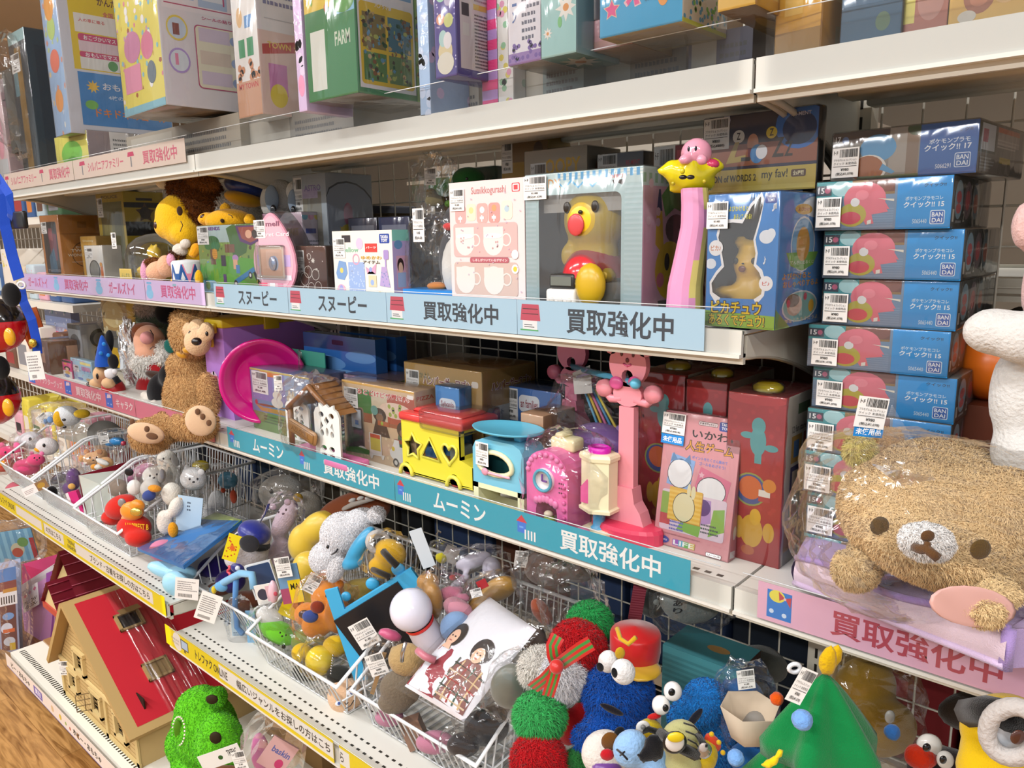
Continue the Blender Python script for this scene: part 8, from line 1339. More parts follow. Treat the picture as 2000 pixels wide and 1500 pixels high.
for k, (u, v, Y, a, b, c_, la) in enumerate(((950, 1420, .75, 46, 40, '3a3a3e', 'dark grey bagged pouch at the right front of the lamp basket'), (905, 1455, .715, 34, 24, '2a2628', 'black bagged pouch low at the front of the lamp basket'), (985, 1300, .80, 30, 50, 'c9c6c2', 'white bagged bundle right behind the photo pillow'), (1035, 1270, .84, 34, 46, '7a6a62', 'taupe bagged bundle at the back right of the lamp basket'), (270, 1035, .78, 30, 26, 'c9c4bc', 'cream bagged bundle behind the red party hat'), (180, 985, .78, 30, 24, '8a7a9a', 'mauve bagged bundle under the maroon folder'), (420, 1030, .92, 30, 26, '3a4a6a', 'navy bagged bundle at the back right of the red hat basket'), (700, 1160, .84, 40, 30, 'b9a04a', 'ochre bagged bundle between the dog plush and sky blue case'), (600, 1250, .78, 34, 26, '7a8a3a', 'olive bagged bundle behind the yellow ball'), (890, 1330, .76, 40, 34, '5a4a52', 'plum bagged bundle under the photo pillow'))):
 bagged('bagged_bundle', la, 'bag', u, v, Y, [('bundle', 'cloth', bl([(u, v, Y, a, b, 24), (u + a * .4, v - b * .4, Y + .01, a * .6, b * .7, 20)], c_))], (u, v, Y, a * 1.4, b * 1.45, 32), 80 + k)
# ------------------------------------------------------------------ soft toys piled on the lower shelf, right part
def furry(name, label, cat, u, v, Y, parts, **k): return bagged(name, label, cat, u, v, Y, parts, **k)
t = thing('fur_garland', 'curved furry garland of green, red and white balls with a striped ribbon bow', 'garland', PY(1060, 1480, .66))
for u, v, Y, r, c_ in ((1152, 1215, .80, 40, '27944a'), (1128, 1262, .765, 52, 'b5141c'), (1058, 1305, .73, 42, 'd8d4cc'), (1100, 1318, .735, 46, 'dcdce0'), (1054, 1398, .70, 48, '3aa858'), (1052, 1482, .68, 50, 'b5141c'), (1130, 1490, .72, 26, '2f7a3a')):
 m = MB('fur'); m.blob([EL(u, v, Y, r, r * .95, r * .85)], c_, .006, 2); m.fur(int(170 * r), .0085, .0007, .16, seed=u + v); m.build('fur_ball', t)
def ribb(m, pts, w, seed=0):
 # striped ribbon along pixel path
 P = [PY(a, b, Y) for a, b, Y in pts]; k = px(pts[0][0], pts[0][1], pts[0][2]); N = len(P); sd = []
 for i in range(N):
  d = (P[min(i + 1, N - 1)] - P[max(i - 1, 0)]).normalized(); s_ = d.cross(FW).normalized(); sd.append(s_)
 cols = ['c8201e', '3f8a3a', 'c8201e', '3f8a3a', 'c8201e']
 for j, cc in enumerate(cols):
  a, b = -1 + 2 * j / 5, -1 + 2 * (j + 1) / 5; vs = []
  for i in range(N): vs += [P[i] + sd[i] * a * w * k, P[i] + sd[i] * b * w * k]
  m.add(vs, [(2 * i, 2 * i + 1, 2 * i + 3, 2 * i + 2) for i in range(N - 1)], cc, None, True)
m = MB('satin'); ribb(m, [(1090, 1300, .69), (1112, 1284, .68), (1135, 1268, .685), (1155, 1256, .695)], 15); ribb(m, [(1090, 1300, .69), (1082, 1280, .68), (1080, 1262, .68), (1090, 1242, .69)], 14); ribb(m, [(1086, 1304, .685), (1066, 1325, .68), (1040, 1345, .685)], 13); ribb(m, [(1086, 1306, .684), (1078, 1335, .678), (1070, 1360, .68)], 12); m.ell(PY(1087, 1302, .676), .009, 'c02420'); m.build('ribbon_bow', t)
furry('drum_hat_plush', 'bright blue shaggy plush monster wearing a tall red satin hat', 'plush toy', 1200, 1440, .74, [
 ('body', 'fur', bl([(1206, 1350, .77, 68, 58, 52), (1215, 1395, .77, 62, 44, 48), (1180, 1420, .74, 40, 24, 30), (1142, 1440, .73, 22, 26, 20), (1210, 1480, .79, 60, 60, 44)], '154fa8', .007, 3, 26000, .0075)),
 ('hat', 'satin', lambda m: (m.lathe([(44 * px(1245, 1240, .78), 0), (51 * px(1245, 1240, .78), 40 * px(1245, 1240, .78)), (51 * px(1245, 1240, .78), 76 * px(1245, 1240, .78)), (48 * px(1245, 1240, .78), 82 * px(1245, 1240, .78)), (0, 92 * px(1245, 1240, .78))], 'b80c12', c=PY(1240, 1305, .80), n=24), el(m, EL(1248, 1306, .78, 44, 8, 44), 'c8a01e'))),
 ('hat_button', 'cloth', lambda m: (el(m, EL(1211, 1276, .728, 10, 13, 3), 'c09a1e'), m.tube([PY(1205, 1226, .735), PY(1212, 1248, .728), PY(1228, 1258, .725), PY(1242, 1245, .727)], .003, 'c8a01e', n=5))),
 ('eye', 'fleece', bl([(1188, 1292, .725, 21, 24, 18)], 'e2e2e2', .004, 3)), ('eye', 'fleece', bl([(1217, 1312, .71, 25, 28, 20, -20)], 'e2e2e2', .004, 3)),
 ('pupil', 'cloth', els([(1172, 1303, .697, 7, 10, 3, -20), (1200, 1314, .682, 6, 11, 3, -10)], '141316')), ('mouth', 'cloth', els([(1195, 1386, .715, 26, 7, 6, 28)], '16131c'))])
furry('monster_plush', 'blue plush monster with two glossy ping-pong eyes beside the red hat', 'plush toy', 1370, 1450, .78, [
 ('body', 'fur', bl([(1378, 1370, .80, 46, 46, 40, 10), (1340, 1396, .78, 40, 30, 34, -30), (1410, 1430, .82, 60, 60, 46), (1375, 1480, .82, 70, 60, 46)], '1d6fb8', .007, 3, 16000, .0035)),
 ('eye', 'gloss', els([(1314, 1350, .735, 18, 19, 18)], 'eceae6')), ('eye', 'gloss', els([(1291, 1377, .725, 18, 19, 18)], 'eceae6')), ('pupil', 'gloss', els([(1312, 1352, .712, 7, 8, 4), (1300, 1383, .703, 6, 8, 4)], '141316')), ('mouth', 'cloth', els([(1357, 1402, .735, 8, 24, 5, 35)], '141420'))])
furry('round_plush', 'round white plush with a brown patch and red nose at the bottom edge', 'plush toy', 1180, 1475, .69, [('body', 'fleece', bl([(1182, 1472, .695, 48, 48, 38)], 'd6cfc8')), ('patch', 'cloth', els([(1192, 1448, .66, 18, 20, 6)], '6a4214')), ('nose', 'cloth', els([(1186, 1474, .652, 14, 12, 8)], 'b01420')), ('shawl', 'satin', bl([(1185, 1500, .68, 32, 16, 20)], '6a3a8a'))])
furry('sleepy_plush', 'pale blue plush with black ears and a stitched closed eye', 'plush toy', 1240, 1470, .67, [('body', 'fleece', bl([(1232, 1462, .665, 36, 40, 30, 20), (1280, 1490, .68, 34, 30, 28)], '8db4de')), ('ear', 'cloth', els([(1210, 1430, .675, 10, 12, 6, 30)], '141418')), ('ear', 'cloth', bl([(1278, 1460, .655, 22, 34, 12, -8), (1258, 1478, .645, 14, 18, 8, -30)], '121216')), ('eye', 'cloth', lambda m: (m.tube([PY(1205, 1464, .643), PY(1217, 1474, .638), PY(1226, 1484, .637)], .0012, '181820'), m.tube([PY(1211, 1476, .638), PY(1220, 1468, .638)], .001, '181820')))])
furry('goggle_plush', 'small yellow plush with a grey-rimmed lens and black strap, left one', 'plush toy', 1268, 1425, .72, [('body', 'cloth', bl([(1268, 1428, .72, 28, 26, 22)], 'c0a81c')), ('strap', 'cloth', lambda m: m.tube([PY(1244, 1432, .70), PY(1268, 1424, .685), PY(1292, 1432, .70)], .0035, '161614', n=6)), ('lens', 'plastic', lambda m: (el(m, EL(1256, 1420, .69, 14, 14, 5), 'c9c8c4'), el(m, EL(1256, 1420, .685, 5, 5, 4), '6a6a68'))), ('bow', 'cloth', els([(1278, 1399, .72, 14, 6, 6, -10)], 'b81c1c'))])
furry('wrapped_plush', 'pale olive bandage-wrapped plush with one yellow-lidded lens', 'plush toy', 1335, 1450, .68, [('body', 'cloth', bl([(1330, 1445, .69, 40, 42, 32, 12), (1335, 1490, .69, 38, 26, 30)], 'b2b07a')), ('wrap_line', 'cloth', lambda m: [m.tube([PY(1335 + i * 4, 1412 + i * 16, .668), PY(1355 + i * 2, 1418 + i * 17, .67), PY(1368, 1432 + i * 17, .685)], .001, '2a2a20', n=4) for i in range(4)]), ('strap', 'cloth', lambda m: m.tube([PY(1290, 1432, .665), PY(1320, 1455, .648), PY(1360, 1475, .67)], .006, '161614', n=6)), ('lens', 'plastic', lambda m: (el(m, EL(1318, 1450, .643, 24, 25, 6), '1c1a1a'), el(m, EL(1318, 1450, .638, 19, 20, 6), 'd8d4d0'), el(m, EL(1320, 1440, .634, 17, 11, 5), 'd8c01c')))])
furry('goggle_plush', 'small yellow plush with silver lens and an orange crown, right one', 'plush toy', 1385, 1475, .70, [('body', 'cloth', bl([(1378, 1475, .71, 26, 34, 22)], 'cdb21c')), ('lens', 'foil', els([(1376, 1466, .675, 15, 18, 5)], 'b8b8b8')), ('lens_glass', 'plastic', els([(1374, 1460, .668, 9, 10, 4)], 'b4aaa6')), ('hair', 'cloth', lambda m: [m.tube([PY(1366 - i * 4, 1432 - i, .70), PY(1376 - i * 4, 1450, .672), PY(1380 - i * 5, 1458, .668)], .0018, '141414', n=4) for i in range(3)]), ('crown', 'cloth', lambda m: (m.blob([EL(1392, 1450, .72, 14, 24, 14, -40)], 'd8482a', .004, 2), [el(m, EL(a, b, .70, 5, 5, 5), 'd0a81e') for a, b in ((1390, 1434), (1404, 1450), (1412, 1470))]))])
furry('scarf_plush', 'red and dark green cloth doll behind the furry garland', 'plush toy', 1130, 1400, .80, [('body', 'cloth', bl([(1140, 1400, .80, 28, 56, 24, 25), (1110, 1420, .78, 24, 40, 20)], 'a01018')), ('arm', 'cloth', bl([(1135, 1358, .80, 16, 20, 14)], '1f5a2c'))])
def house_fill(t, M, w, d, h, O):
 m = MB('fur'); m.M = M; m.ell((w * .45, d * .3, h * .3), (w * .3, d * .2, h * .3), '6f6a66'); m.build('contents', t, O)
E_ = [(.22, .0)] 
wcarton('toy_box', 'teal wave-patterned box with an arched window behind the blue plush monsters', 'box', 1290, 1432, 1258, .88, ZR + .10, (1476,), '43868e', [(.18, .08), (.72, .08), (.72, .4), (.62, .55), (.45, .6), (.28, .55), (.18, .4)], '3a4a4a', 'h 0 .6 1 .36 7 3a7880;p 8a6a3a .14 .06 .18 .06 .18 .4 .28 .55 .45 .6 .62 .55 .72 .4 .72 .06 .76 .06 .76 .42 .64 .6 .45 .66 .26 .6 .14 .42', 'r 0 0 1 1 241c18', 'r 0 0 1 1 3a767e;e .6 .5 .15 .12 9a7a4a', fill=house_fill, wrap=0)
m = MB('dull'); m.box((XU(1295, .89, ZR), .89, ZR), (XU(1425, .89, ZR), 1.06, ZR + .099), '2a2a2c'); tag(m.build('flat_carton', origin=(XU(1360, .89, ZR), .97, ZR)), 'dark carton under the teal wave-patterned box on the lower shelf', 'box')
bagged('bagged_plush', 'round grey-white toy with vertical black kana in a bag, under the teal shelf sign', 'toy', 1340, 1200, .95, [('body', 'fleece', bl([(1350, 1170, .97, 64, 50, 40)], '8a908c', .007, 3)), ('label', 'print', lambda m: m.art(PY(1310, 1200, .915), YAW @ V((.02, 0, 0)), YAW @ V((0, 0, .05)), 'T .5 .75 .18 .7 222 機;T .5 .5 .18 .7 222 能;T .5 .25 .18 .7 222 あ;T .5 .02 .18 .7 222 り'))], (1350, 1175, .96, 84, 66, 46), 61)
bagged('bagged_toy', 'dark starry bagged pouch with a hanging red strip, below the teal sign', 'bag', 1265, 1190, .93, [('pouch', 'satin', bl([(1275, 1170, .97, 34, 40, 20)], '2a2f2e')), ('star', 'cloth', els([(1262, 1150, .93, 6, 6, 2), (1282, 1176, .93, 6, 6, 2)], '9aa09a')), ('strip', 'print', slab(1232, 1212, 1258, 1140, .90, .002, '8a3040', 'h 0 0 1 1 14 a04a58', 8))])
furry('bagged_monster', 'bagged blue plush with an oval price tag left of the tree plush', 'plush toy', 1450, 1370, .83, [('body', 'cloth', bl([(1450, 1370, .84, 44, 50, 34), (1420, 1340, .85, 14, 16, 12)], '1a4f86')), ('paper_cup', 'dull', lambda m: m.lathe([(.02, 0), (.034, .04), (.033, .04), (.018, 0)], 'bfae98', c=PY(1462, 1440, .77), rot=YAW, n=6)), ('filling', 'fur', bl([(1478, 1420, .79, 30, 34, 24)], '8a8680'))], bag=(1455, 1380, .825, 62, 96, 40), sd=63, tagat=(1457, 1327, .775, 34, 42, '1,480/1,628', -8))
# tree plush
def tree():
 t = thing('tree_plush', 'green felt tree plush with coloured pompoms and a yellow tip', 'plush toy', PY(1590, 1500, .70)); m = MB('cloth'); g = '0b7a3e'; Y = .70
 def star_cone(u, v0, v1, r, ph, Yc):
  k = px(u, v1, Yc); top = PY(u, v0, Yc); bot = PY(u, v1, Yc); n = 5; vs = [top]; N = 30; rows = 7
  ring = []
  for j in range(1, rows + 1):
   q = j / rows
   for i in range(N):
    a = 2 * PI * i / N + ph; w = .62 + .38 * (.5 + .5 * math.cos(n * (a - ph))) ** 1.3; rr = r * k * q ** .85 * (w if q > .3 else 1 - (1 - w) * q / .3); rr *= (1 if j < rows else .86)
    z = top.z + (bot.z - top.z) * (q - (.03 if j == rows else 0)); c = top.lerp(bot, q); vs.append(V((c.x, c.y, z)) + YAW @ V((rr * math.cos(a), rr * .75 * math.sin(a), -.012 * q * (1 if j < rows else 1.6))))
  fs = [(0, 1 + (i + 1) % N, 1 + i) for i in range(N)]
  for j in range(rows - 1):
   o = 1 + j * N; fs += [(o + i, o + (i + 1) % N, o + N + (i + 1) % N, o + N + i) for i in range(N)]
  fs.append(tuple(range(1 + (rows - 1) * N, 1 + rows * N))); m.add(vs, [f[::-1] for f in fs], g, None, True)
 star_cone(1612, 1312, 1456, 142, .35, .70); star_cone(1590, 1395, 1560, 185, .15, .71); m.build('felt_body', t)
 m = MB('fleece'); m.blob([EL(1620, 1290, .70, 15, 34, 14, 0), EL(1632, 1282, .72, 13, 28, 12, 10), EL(1610, 1294, .695, 12, 28, 12)], 'd0a812', .004, 3); m.build('tip', t)
 for u, v, Y_, r, c_, w_ in ((1567, 1406, .655, 22, '6f9cd8', 'sky blue'), (1517, 1365, .70, 15, 'd2520e', 'orange'), (1437, 1480, .67, 18, '6f9cd4', 'blue'), (1743, 1430, .75, 17, '2a5a96', 'dark blue')):
  m = MB('fleece'); m.blob([EL(u, v, Y_, r, r, r)], c_, .004, 2); o = m.build('pompom', t)
 m = MB('fleece'); m.blob([EL(1505, 1490, .64, 22, 10, 10, -25), EL(1522, 1472, .645, 8, 14, 8, 20)], 'dcc01c', .004, 2); m.build('pompom', t)
 price(t, 1565, 1340, .655, 34, 76, '980/1,078', 25); m = MB('plastic'); c = PY(1552, 1305, .66); k = px(1552, 1305, .66); m.tube([c + YAW @ V((11 * k * math.cos(a), 0, 9 * k * math.sin(a))) for a in [2 * PI * i / 14 for i in range(14)]], .0022, 'd8dce0', n=5, closed=True); m.build('tag_ring', t)
tree()
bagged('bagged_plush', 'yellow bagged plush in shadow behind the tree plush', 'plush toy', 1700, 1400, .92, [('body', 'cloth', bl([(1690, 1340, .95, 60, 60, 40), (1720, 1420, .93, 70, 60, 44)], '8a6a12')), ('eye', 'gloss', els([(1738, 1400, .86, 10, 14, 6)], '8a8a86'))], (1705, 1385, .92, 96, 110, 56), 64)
furry('monster_plush', 'dark plush with a round orange nose and white bulging eyes, lower right', 'plush toy', 1810, 1480, .80, [('body', 'cloth', bl([(1840, 1500, .86, 70, 40, 40)], '1a1012')), ('nose', 'fleece', bl([(1797, 1478, .79, 33, 24, 28)], 'b0280c')), ('eye', 'gloss', els([(1815, 1455, .80, 24, 22, 18)], 'd8d6d0')), ('eye', 'gloss', els([(1846, 1484, .79, 16, 18, 14)], 'd0cec8')), ('pupil', 'gloss', els([(1810, 1460, .775, 8, 9, 5), (1842, 1484, .772, 7, 9, 4)], '121012'))])
furry('goggle_plush', 'big yellow plush with a large grey-rimmed lens at the lower right corner', 'plush toy', 1950, 1480, .70, [('body', 'cloth', bl([(1965, 1420, .74, 90, 66, 60), (1960, 1500, .72, 96, 60, 60)], 'd8b010', .008, 3)), ('strap', 'cloth', lambda m: m.tube([PY(1893, 1392, .70), PY(1925, 1388, .67), PY(1980, 1400, .65)], .012, '141212', n=8)), ('rim', 'fleece', lambda m: m.tube([PY(1980 + 52 * math.cos(a), 1430 + 50 * math.sin(a), .645) for a in [2 * PI * i / 22 for i in range(22)]], .007, 'b4aeaa', n=8, closed=True)), ('lens', 'plastic', els([(1980, 1430, .66, 48, 46, 12)], 'c2c6cc')), ('iris', 'gloss', els([(1988, 1440, .64, 15, 16, 4)], '4a2a22'))])
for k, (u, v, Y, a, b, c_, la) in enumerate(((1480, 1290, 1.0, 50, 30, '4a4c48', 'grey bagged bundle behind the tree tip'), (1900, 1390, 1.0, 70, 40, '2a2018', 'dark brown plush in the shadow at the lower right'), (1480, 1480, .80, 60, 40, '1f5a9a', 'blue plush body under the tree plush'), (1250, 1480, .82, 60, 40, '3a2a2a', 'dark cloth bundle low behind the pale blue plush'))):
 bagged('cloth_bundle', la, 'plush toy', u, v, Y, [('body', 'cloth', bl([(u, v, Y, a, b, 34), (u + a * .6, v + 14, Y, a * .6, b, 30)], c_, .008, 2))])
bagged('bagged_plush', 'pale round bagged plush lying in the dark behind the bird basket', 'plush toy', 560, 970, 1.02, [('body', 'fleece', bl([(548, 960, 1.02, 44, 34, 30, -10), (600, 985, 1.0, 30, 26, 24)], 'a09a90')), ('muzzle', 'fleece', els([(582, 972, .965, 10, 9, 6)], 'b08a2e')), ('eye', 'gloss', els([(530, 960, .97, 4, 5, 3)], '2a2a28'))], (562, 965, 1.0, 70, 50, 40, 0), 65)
# ------------------------------------------------------------------ base deck: doll houses and packs
def big_house():
 z = ZD; xl, xr, yf, yb = -2.375, -1.862, .668, 1.05; ez = z + .118; ax_, apz = -2.215, CZ - .968; wd_ = 'b59763'; wl = 'c0a470'
 t = thing('doll_house', 'large wooden doll house with a bright red roof standing on the base deck', 'doll house', V(((xl + xr) / 2, .86, z)))
 m = MB('dull'); out = [(xl, z), (xr, z), (xr, ez), (ax_, apz - .012), (xl, ez)]
 holes = [[(a, b), (c, b), (c, d), (a, d)] for a, b, c, d in ((-2.235, z + .135, -2.185, z + .185), (-2.30, z + .055, -2.255, z + .098), (-2.14, z + .048, -2.09, z + .098), (-1.985, z + .045, -1.935, z + .098))]
 holes_panel(m, out, holes, lambda x, zz: V((x, yf, zz)), wl)
 m.add([(x, yb, zz) for x, zz in out], [(4, 3, 2, 1, 0)], wl); m.add([(xl, yf, z), (xl, yb, z), (xl, yb, ez), (xl, yf, ez)], [(3, 2, 1, 0)], wl); m.add([(xr, yf, z), (xr, yb, z), (xr, yb, ez), (xr, yf, ez)], [(0, 1, 2, 3)], wl)
 k = z + .012
 while k < apz - .02:
  q = (k - ez) / (apz - ez); a = xl if q < 0 else xl + (ax_ - xl) * q; b = xr if q < 0 else xr + (ax_ - xr) * q; m.box((a + .004, yf - .0008, k), (b - .004, yf + .0003, k + .0012), 'a38754')
  k += .0125
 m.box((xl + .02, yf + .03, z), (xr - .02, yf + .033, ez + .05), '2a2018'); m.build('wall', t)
 m = MB('dull')
 for a, b in ((xl, xr), ): m.box((a - .004, yf - .006, ez - .004), (b + .004, yf, ez + .006), 'd8c088'); m.box((a - .003, yf - .005, z), (b + .004, yf, z + .012), 'c8b078')
 for x in (xl - .002, -2.065, xr - .014): m.box((x, yf - .005, z), (x + .016, yf, ez), 'c8b078')
 m.build('timber', t)
 for h in holes:
  a, b, c, d = h[0][0], h[0][1], h[1][0], h[2][1]; m = MB('dull')
  for q in (((a - .012, b - .008), (a, d + .004)), ((c, b - .008), (c + .012, d + .004)), ((a - .014, d + .002), (c + .016, d + .013)), ((a - .012, b - .012), (c + .012, b))): m.box((q[0][0], yf - .009, q[0][1]), (q[1][0], yf, q[1][1]), 'd0b880')
  m.box((a + (c - a) * .48, yf - .002, b), (a + (c - a) * .54, yf + .002, d), '6a5636'); m.box((a, yf - .002, (b + d) / 2 - .001), (c, yf + .002, (b + d) / 2 + .001), '6a5636'); wf = m.build('window_frame', t); hw = wf if h is holes[2] else None or (hw if h is holes[3] else wf)
 m = MB('dull'); h = holes[2]; a, b, d = h[0][0], h[0][1], h[2][1]
 for i in range(4): m.tube([(a, yf - .002, b + (d - b) * i / 3), (a - .02, yf - .04, b + (d - b) * i / 3)], .0012, '7a6646', n=4)
 for q in (0, .5, 1): m.tube([(a - .02 * q, yf - .002 - .038 * q, b), (a - .02 * q, yf - .002 - .038 * q, d)], .0012, '7a6646', n=4)
 m.build('shutter', hw)
 n1 = V((ax_ - xl, 0, apz - ez)).normalized(); n2 = V((xr - ax_, 0, ez - apz)).normalized(); y0, y1 = yf - .03, yb + .02; th = .014
 for (A, B, cc) in ((V((xl - .02, 0, ez - .018)), V((ax_, 0, apz)), 0), (V((ax_, 0, apz)), V((xr + .022, 0, ez - .022)), 1)):
  m = MB('dull'); dn = (B - A).normalized(); up = V((-dn.z, 0, dn.x)); up = up if up.z > 0 else -up
  c8 = [A + V((0, y0, 0)), B + V((0, y0, 0)), B + V((0, y1, 0)), A + V((0, y1, 0))]; c8 += [p + up * th for p in c8]
  m.add(c8, [(0, 1, 5, 4), (1, 2, 6, 5), (2, 3, 7, 6), (3, 0, 4, 7), (4, 5, 6, 7), (3, 2, 1, 0)], wd_); o = m.build('roof_board', t)
  if cc:
   m = MB('print'); O = A + V((0, y0, 0)) + up * th + dn * .012 + V((0, .028, 0)); L = (B - A).length; ux = dn * (L - .035); uy = V((0, y1 - y0 - .05, 0)); m.art(O, ux, uy, 'r 0 0 1 1 bf2634', None, .001); m.build('red_roof_sheet', t)
   for (a, b, la) in ((.2, .18, 1), (.62, .19, 0)):
    m = MB('dull'); P0 = O + ux * a + uy * b; X_ = dn * .056; Y_ = V((0, .066, 0)); N_ = up
    bx = lambda p, q, h0, h1, cl: m.add([P0 + X_ * p[0] + Y_ * p[1] + N_ * h0, P0 + X_ * q[0] + Y_ * p[1] + N_ * h0, P0 + X_ * q[0] + Y_ * q[1] + N_ * h0, P0 + X_ * p[0] + Y_ * q[1] + N_ * h0, P0 + X_ * p[0] + Y_ * p[1] + N_ * h1, P0 + X_ * q[0] + Y_ * p[1] + N_ * h1, P0 + X_ * q[0] + Y_ * q[1] + N_ * h1, P0 + X_ * p[0] + Y_ * q[1] + N_ * h1], [(0, 1, 5, 4), (1, 2, 6, 5), (2, 3, 7, 6), (3, 0, 4, 7), (4, 5, 6, 7)], cl)
    for p, q in (((0, 0), (1, .12)), ((0, .88), (1, 1)), ((0, 0), (.12, 1)), ((.88, 0), (1, 1))): bx(p, q, 0, .008, 'a58a5c')
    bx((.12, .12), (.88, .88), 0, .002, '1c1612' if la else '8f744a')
    if la: m.add([P0 + X_ * .05 + Y_ * .08 + N_ * .03, P0 + X_ * .05 + Y_ * .92 + N_ * .03, P0 + X_ * .5 + Y_ * .92 + N_ * .045, P0 + X_ * .5 + Y_ * .08 + N_ * .045], [(0, 1, 2, 3), (3, 2, 1, 0)], '9a7e52')
    m.build('roof_window', t)
   m = MB('wrap'); m.grid(lambda x, y: O + ux * (x * 1.08 - .02) + uy * (.2 + .3 * y) + up * (.012 + .004 * noise.noise(V((x * 2, y * 26, 1)))), 14, 60, 'fff'); m.build('plastic_wrap', t)
 m = MB('dull'); cy_ = .80; dr = [(cy_ - .05, z), (cy_ + .05, z), (cy_ + .05, z + .07)] + [(cy_ + .05 * math.cos(a), z + .07 + .03 * math.sin(a)) for a in [PI * i / 8 for i in range(9)]] + [(cy_ - .05, z + .07)]
 m.add([(xr + .003, y, zz) for y, zz in dr], [tuple(range(len(dr)))], 'b89c68'); m.tube([(xr + .003, y, zz) for y, zz in dr[2:]], .002, '8a7048', n=4); m.ell((xr + .004, cy_ + .035, z + .04), .003, '3a3022'); m.build('door', t)
 price(t, 124, 1305, .655, 18, 30, '9,800/10,780', 0)
big_house()
def small_house():
 z = ZD; P = lambda u, v, Y: PY(u, v, Y); t = thing('doll_house', 'small cream doll house with dark red tiled roofs behind the large one', 'doll house', V((-2.68, .95, z)))
 x0, x1, y0, y1, ez, rz_ = -2.80, -2.52, .80, 1.06, z + .17, z + .33
 m = MB('plastic'); m.box((x0, y0, z), (x1, y1, ez), 'd9c890'); m.prism([(x0, ez), (x1, ez), ((x0 + x1) / 2, rz_ - .03)], y0, y1, 'd9c890'); m.art((x0, y0, z), (x1 - x0, 0, 0), (0, 0, ez - z), 'R .08 .3 .24 .55 .1 d0803a;r .13 .36 .05 .1 3a2418;r .21 .36 .05 .1 3a2418;r .13 .5 .05 .1 3a2418;r .21 .5 .05 .1 3a2418;r .13 .64 .05 .1 3a2418;r .21 .64 .05 .1 3a2418;r .48 0 .4 .75 4a3a1c;r .44 0 .05 .85 d8c86a'); m.art((x0 + .06, y0, ez), (x1 - x0 - .12, 0, 0), (0, 0, .08), 'e .45 .55 .12 .25 d0803a;p b8403a .3 .0 .9 .0 .6 .5'); m.build('wall', t)
 ym = y0 - .02; xm = (x0 + x1) / 2
 m = MB('plastic')
 def rf(a, b, c, d, n, col):
  m.add([a, b, c, d], [(0, 1, 2, 3), (3, 2, 1, 0)], col); nn = (b - a).cross(d - a).normalized() * .003
  for i in range(n): q = (i + .5) / n; m.tube([a.lerp(b, q) + nn, d.lerp(c, q) + nn], .0022, '86243a', n=4)
 rf(V((x0 - .03, ym, ez - .03)), V((xm, ym, rz_)), V((xm, y1, rz_)), V((x0 - .03, y1, ez - .03)), 7, '98303f'); rf(V((xm, ym, rz_)), V((x1 + .03, ym, ez - .03)), V((x1 + .03, y1, ez - .03)), V((xm, y1, rz_)), 7, '98303f')
 m.build('roof', t)
 m = MB('plastic'); rf(V((xm - .03, ym - .06, ez - .0)), V((xm + .05, ym - .06, ez + .09)), V((xm + .05, ym + .03, ez + .09)), V((xm - .03, ym + .03, ez)), 4, '8e2638'); rf(V((xm + .05, ym - .06, ez + .09)), V((xm + .13, ym - .06, ez)), V((xm + .13, ym + .03, ez)), V((xm + .05, ym + .03, ez + .09)), 4, '8e2638'); m.prism([(xm - .02, ez), (xm + .12, ez), (xm + .05, ez + .08)], ym - .05, ym - .045, 'dccc96'); m.box((xm - .03, ym - .055, ez - .02), (xm + .13, ym - .045, ez), 'b8403a'); m.build('porch', t)
 m = MB('plastic'); m.box((xm + .1, ym - .05, z), (xm + .115, ym - .035, ez), 'd8c86a'); m.box((xm - .1, ym - .05, z), (xm + .14, ym, z + .006), '9a7044'); m.build('porch_post', t)
small_house()
bagged('pillow_box_pack', 'pink pillow box pack with a slanted white header left of the doll houses', 'pack', 70, 1220, .80, [('pack', 'print', lambda m: (m.add([PY(38, 1150, .80), PY(58, 1312, .76), PY(96, 1308, .80), PY(120, 1100, .86)], [(0, 1, 2, 3), (3, 2, 1, 0)], 'c98fc0'), m.add([PY(90, 1120, .832), PY(92, 1306, .80), PY(97, 1308, .80), PY(112, 1110, .85)], [(0, 1, 2, 3)], '8f4a9a'))), ('header_card', 'print', lambda m: (m.add([PY(38, 1145, .795), PY(36, 1160, .795), PY(142, 1098, .872), PY(142, 1078, .872)], [(0, 1, 2, 3), (3, 2, 1, 0)], 'd8d2d6'), m.art(PY(46, 1198, .78), PY(77, 1180, .80) - PY(46, 1198, .78), PY(42, 1156, .78) - PY(46, 1198, .78), 'r 0 0 1 1 eee8ec;T .5 .3 .16 .75 3a2a34 PILLOW;T .5 .1 .17 .8 3a2a34 -BOX-;p e07aa4 .1 .7 .2 .8 .3 .7 .2 .6;p e07aa4 .4 .75 .5 .85 .6 .75 .5 .65;p e07aa4 .7 .8 .8 .9 .9 .8 .8 .7')))])
bagged('folder', 'dark pink heart-print clear folder behind the pillow box pack', 'folder', 110, 1110, .90, [('folder', 'gloss', lambda m: m.add([PY(42, 1102, .84), PY(50, 1312, .79), PY(150, 1240, .93), PY(210, 1150, 1.0), PY(150, 1072, .97)], [(0, 1, 2, 3, 4), (4, 3, 2, 1, 0)], 'b0205a'))])
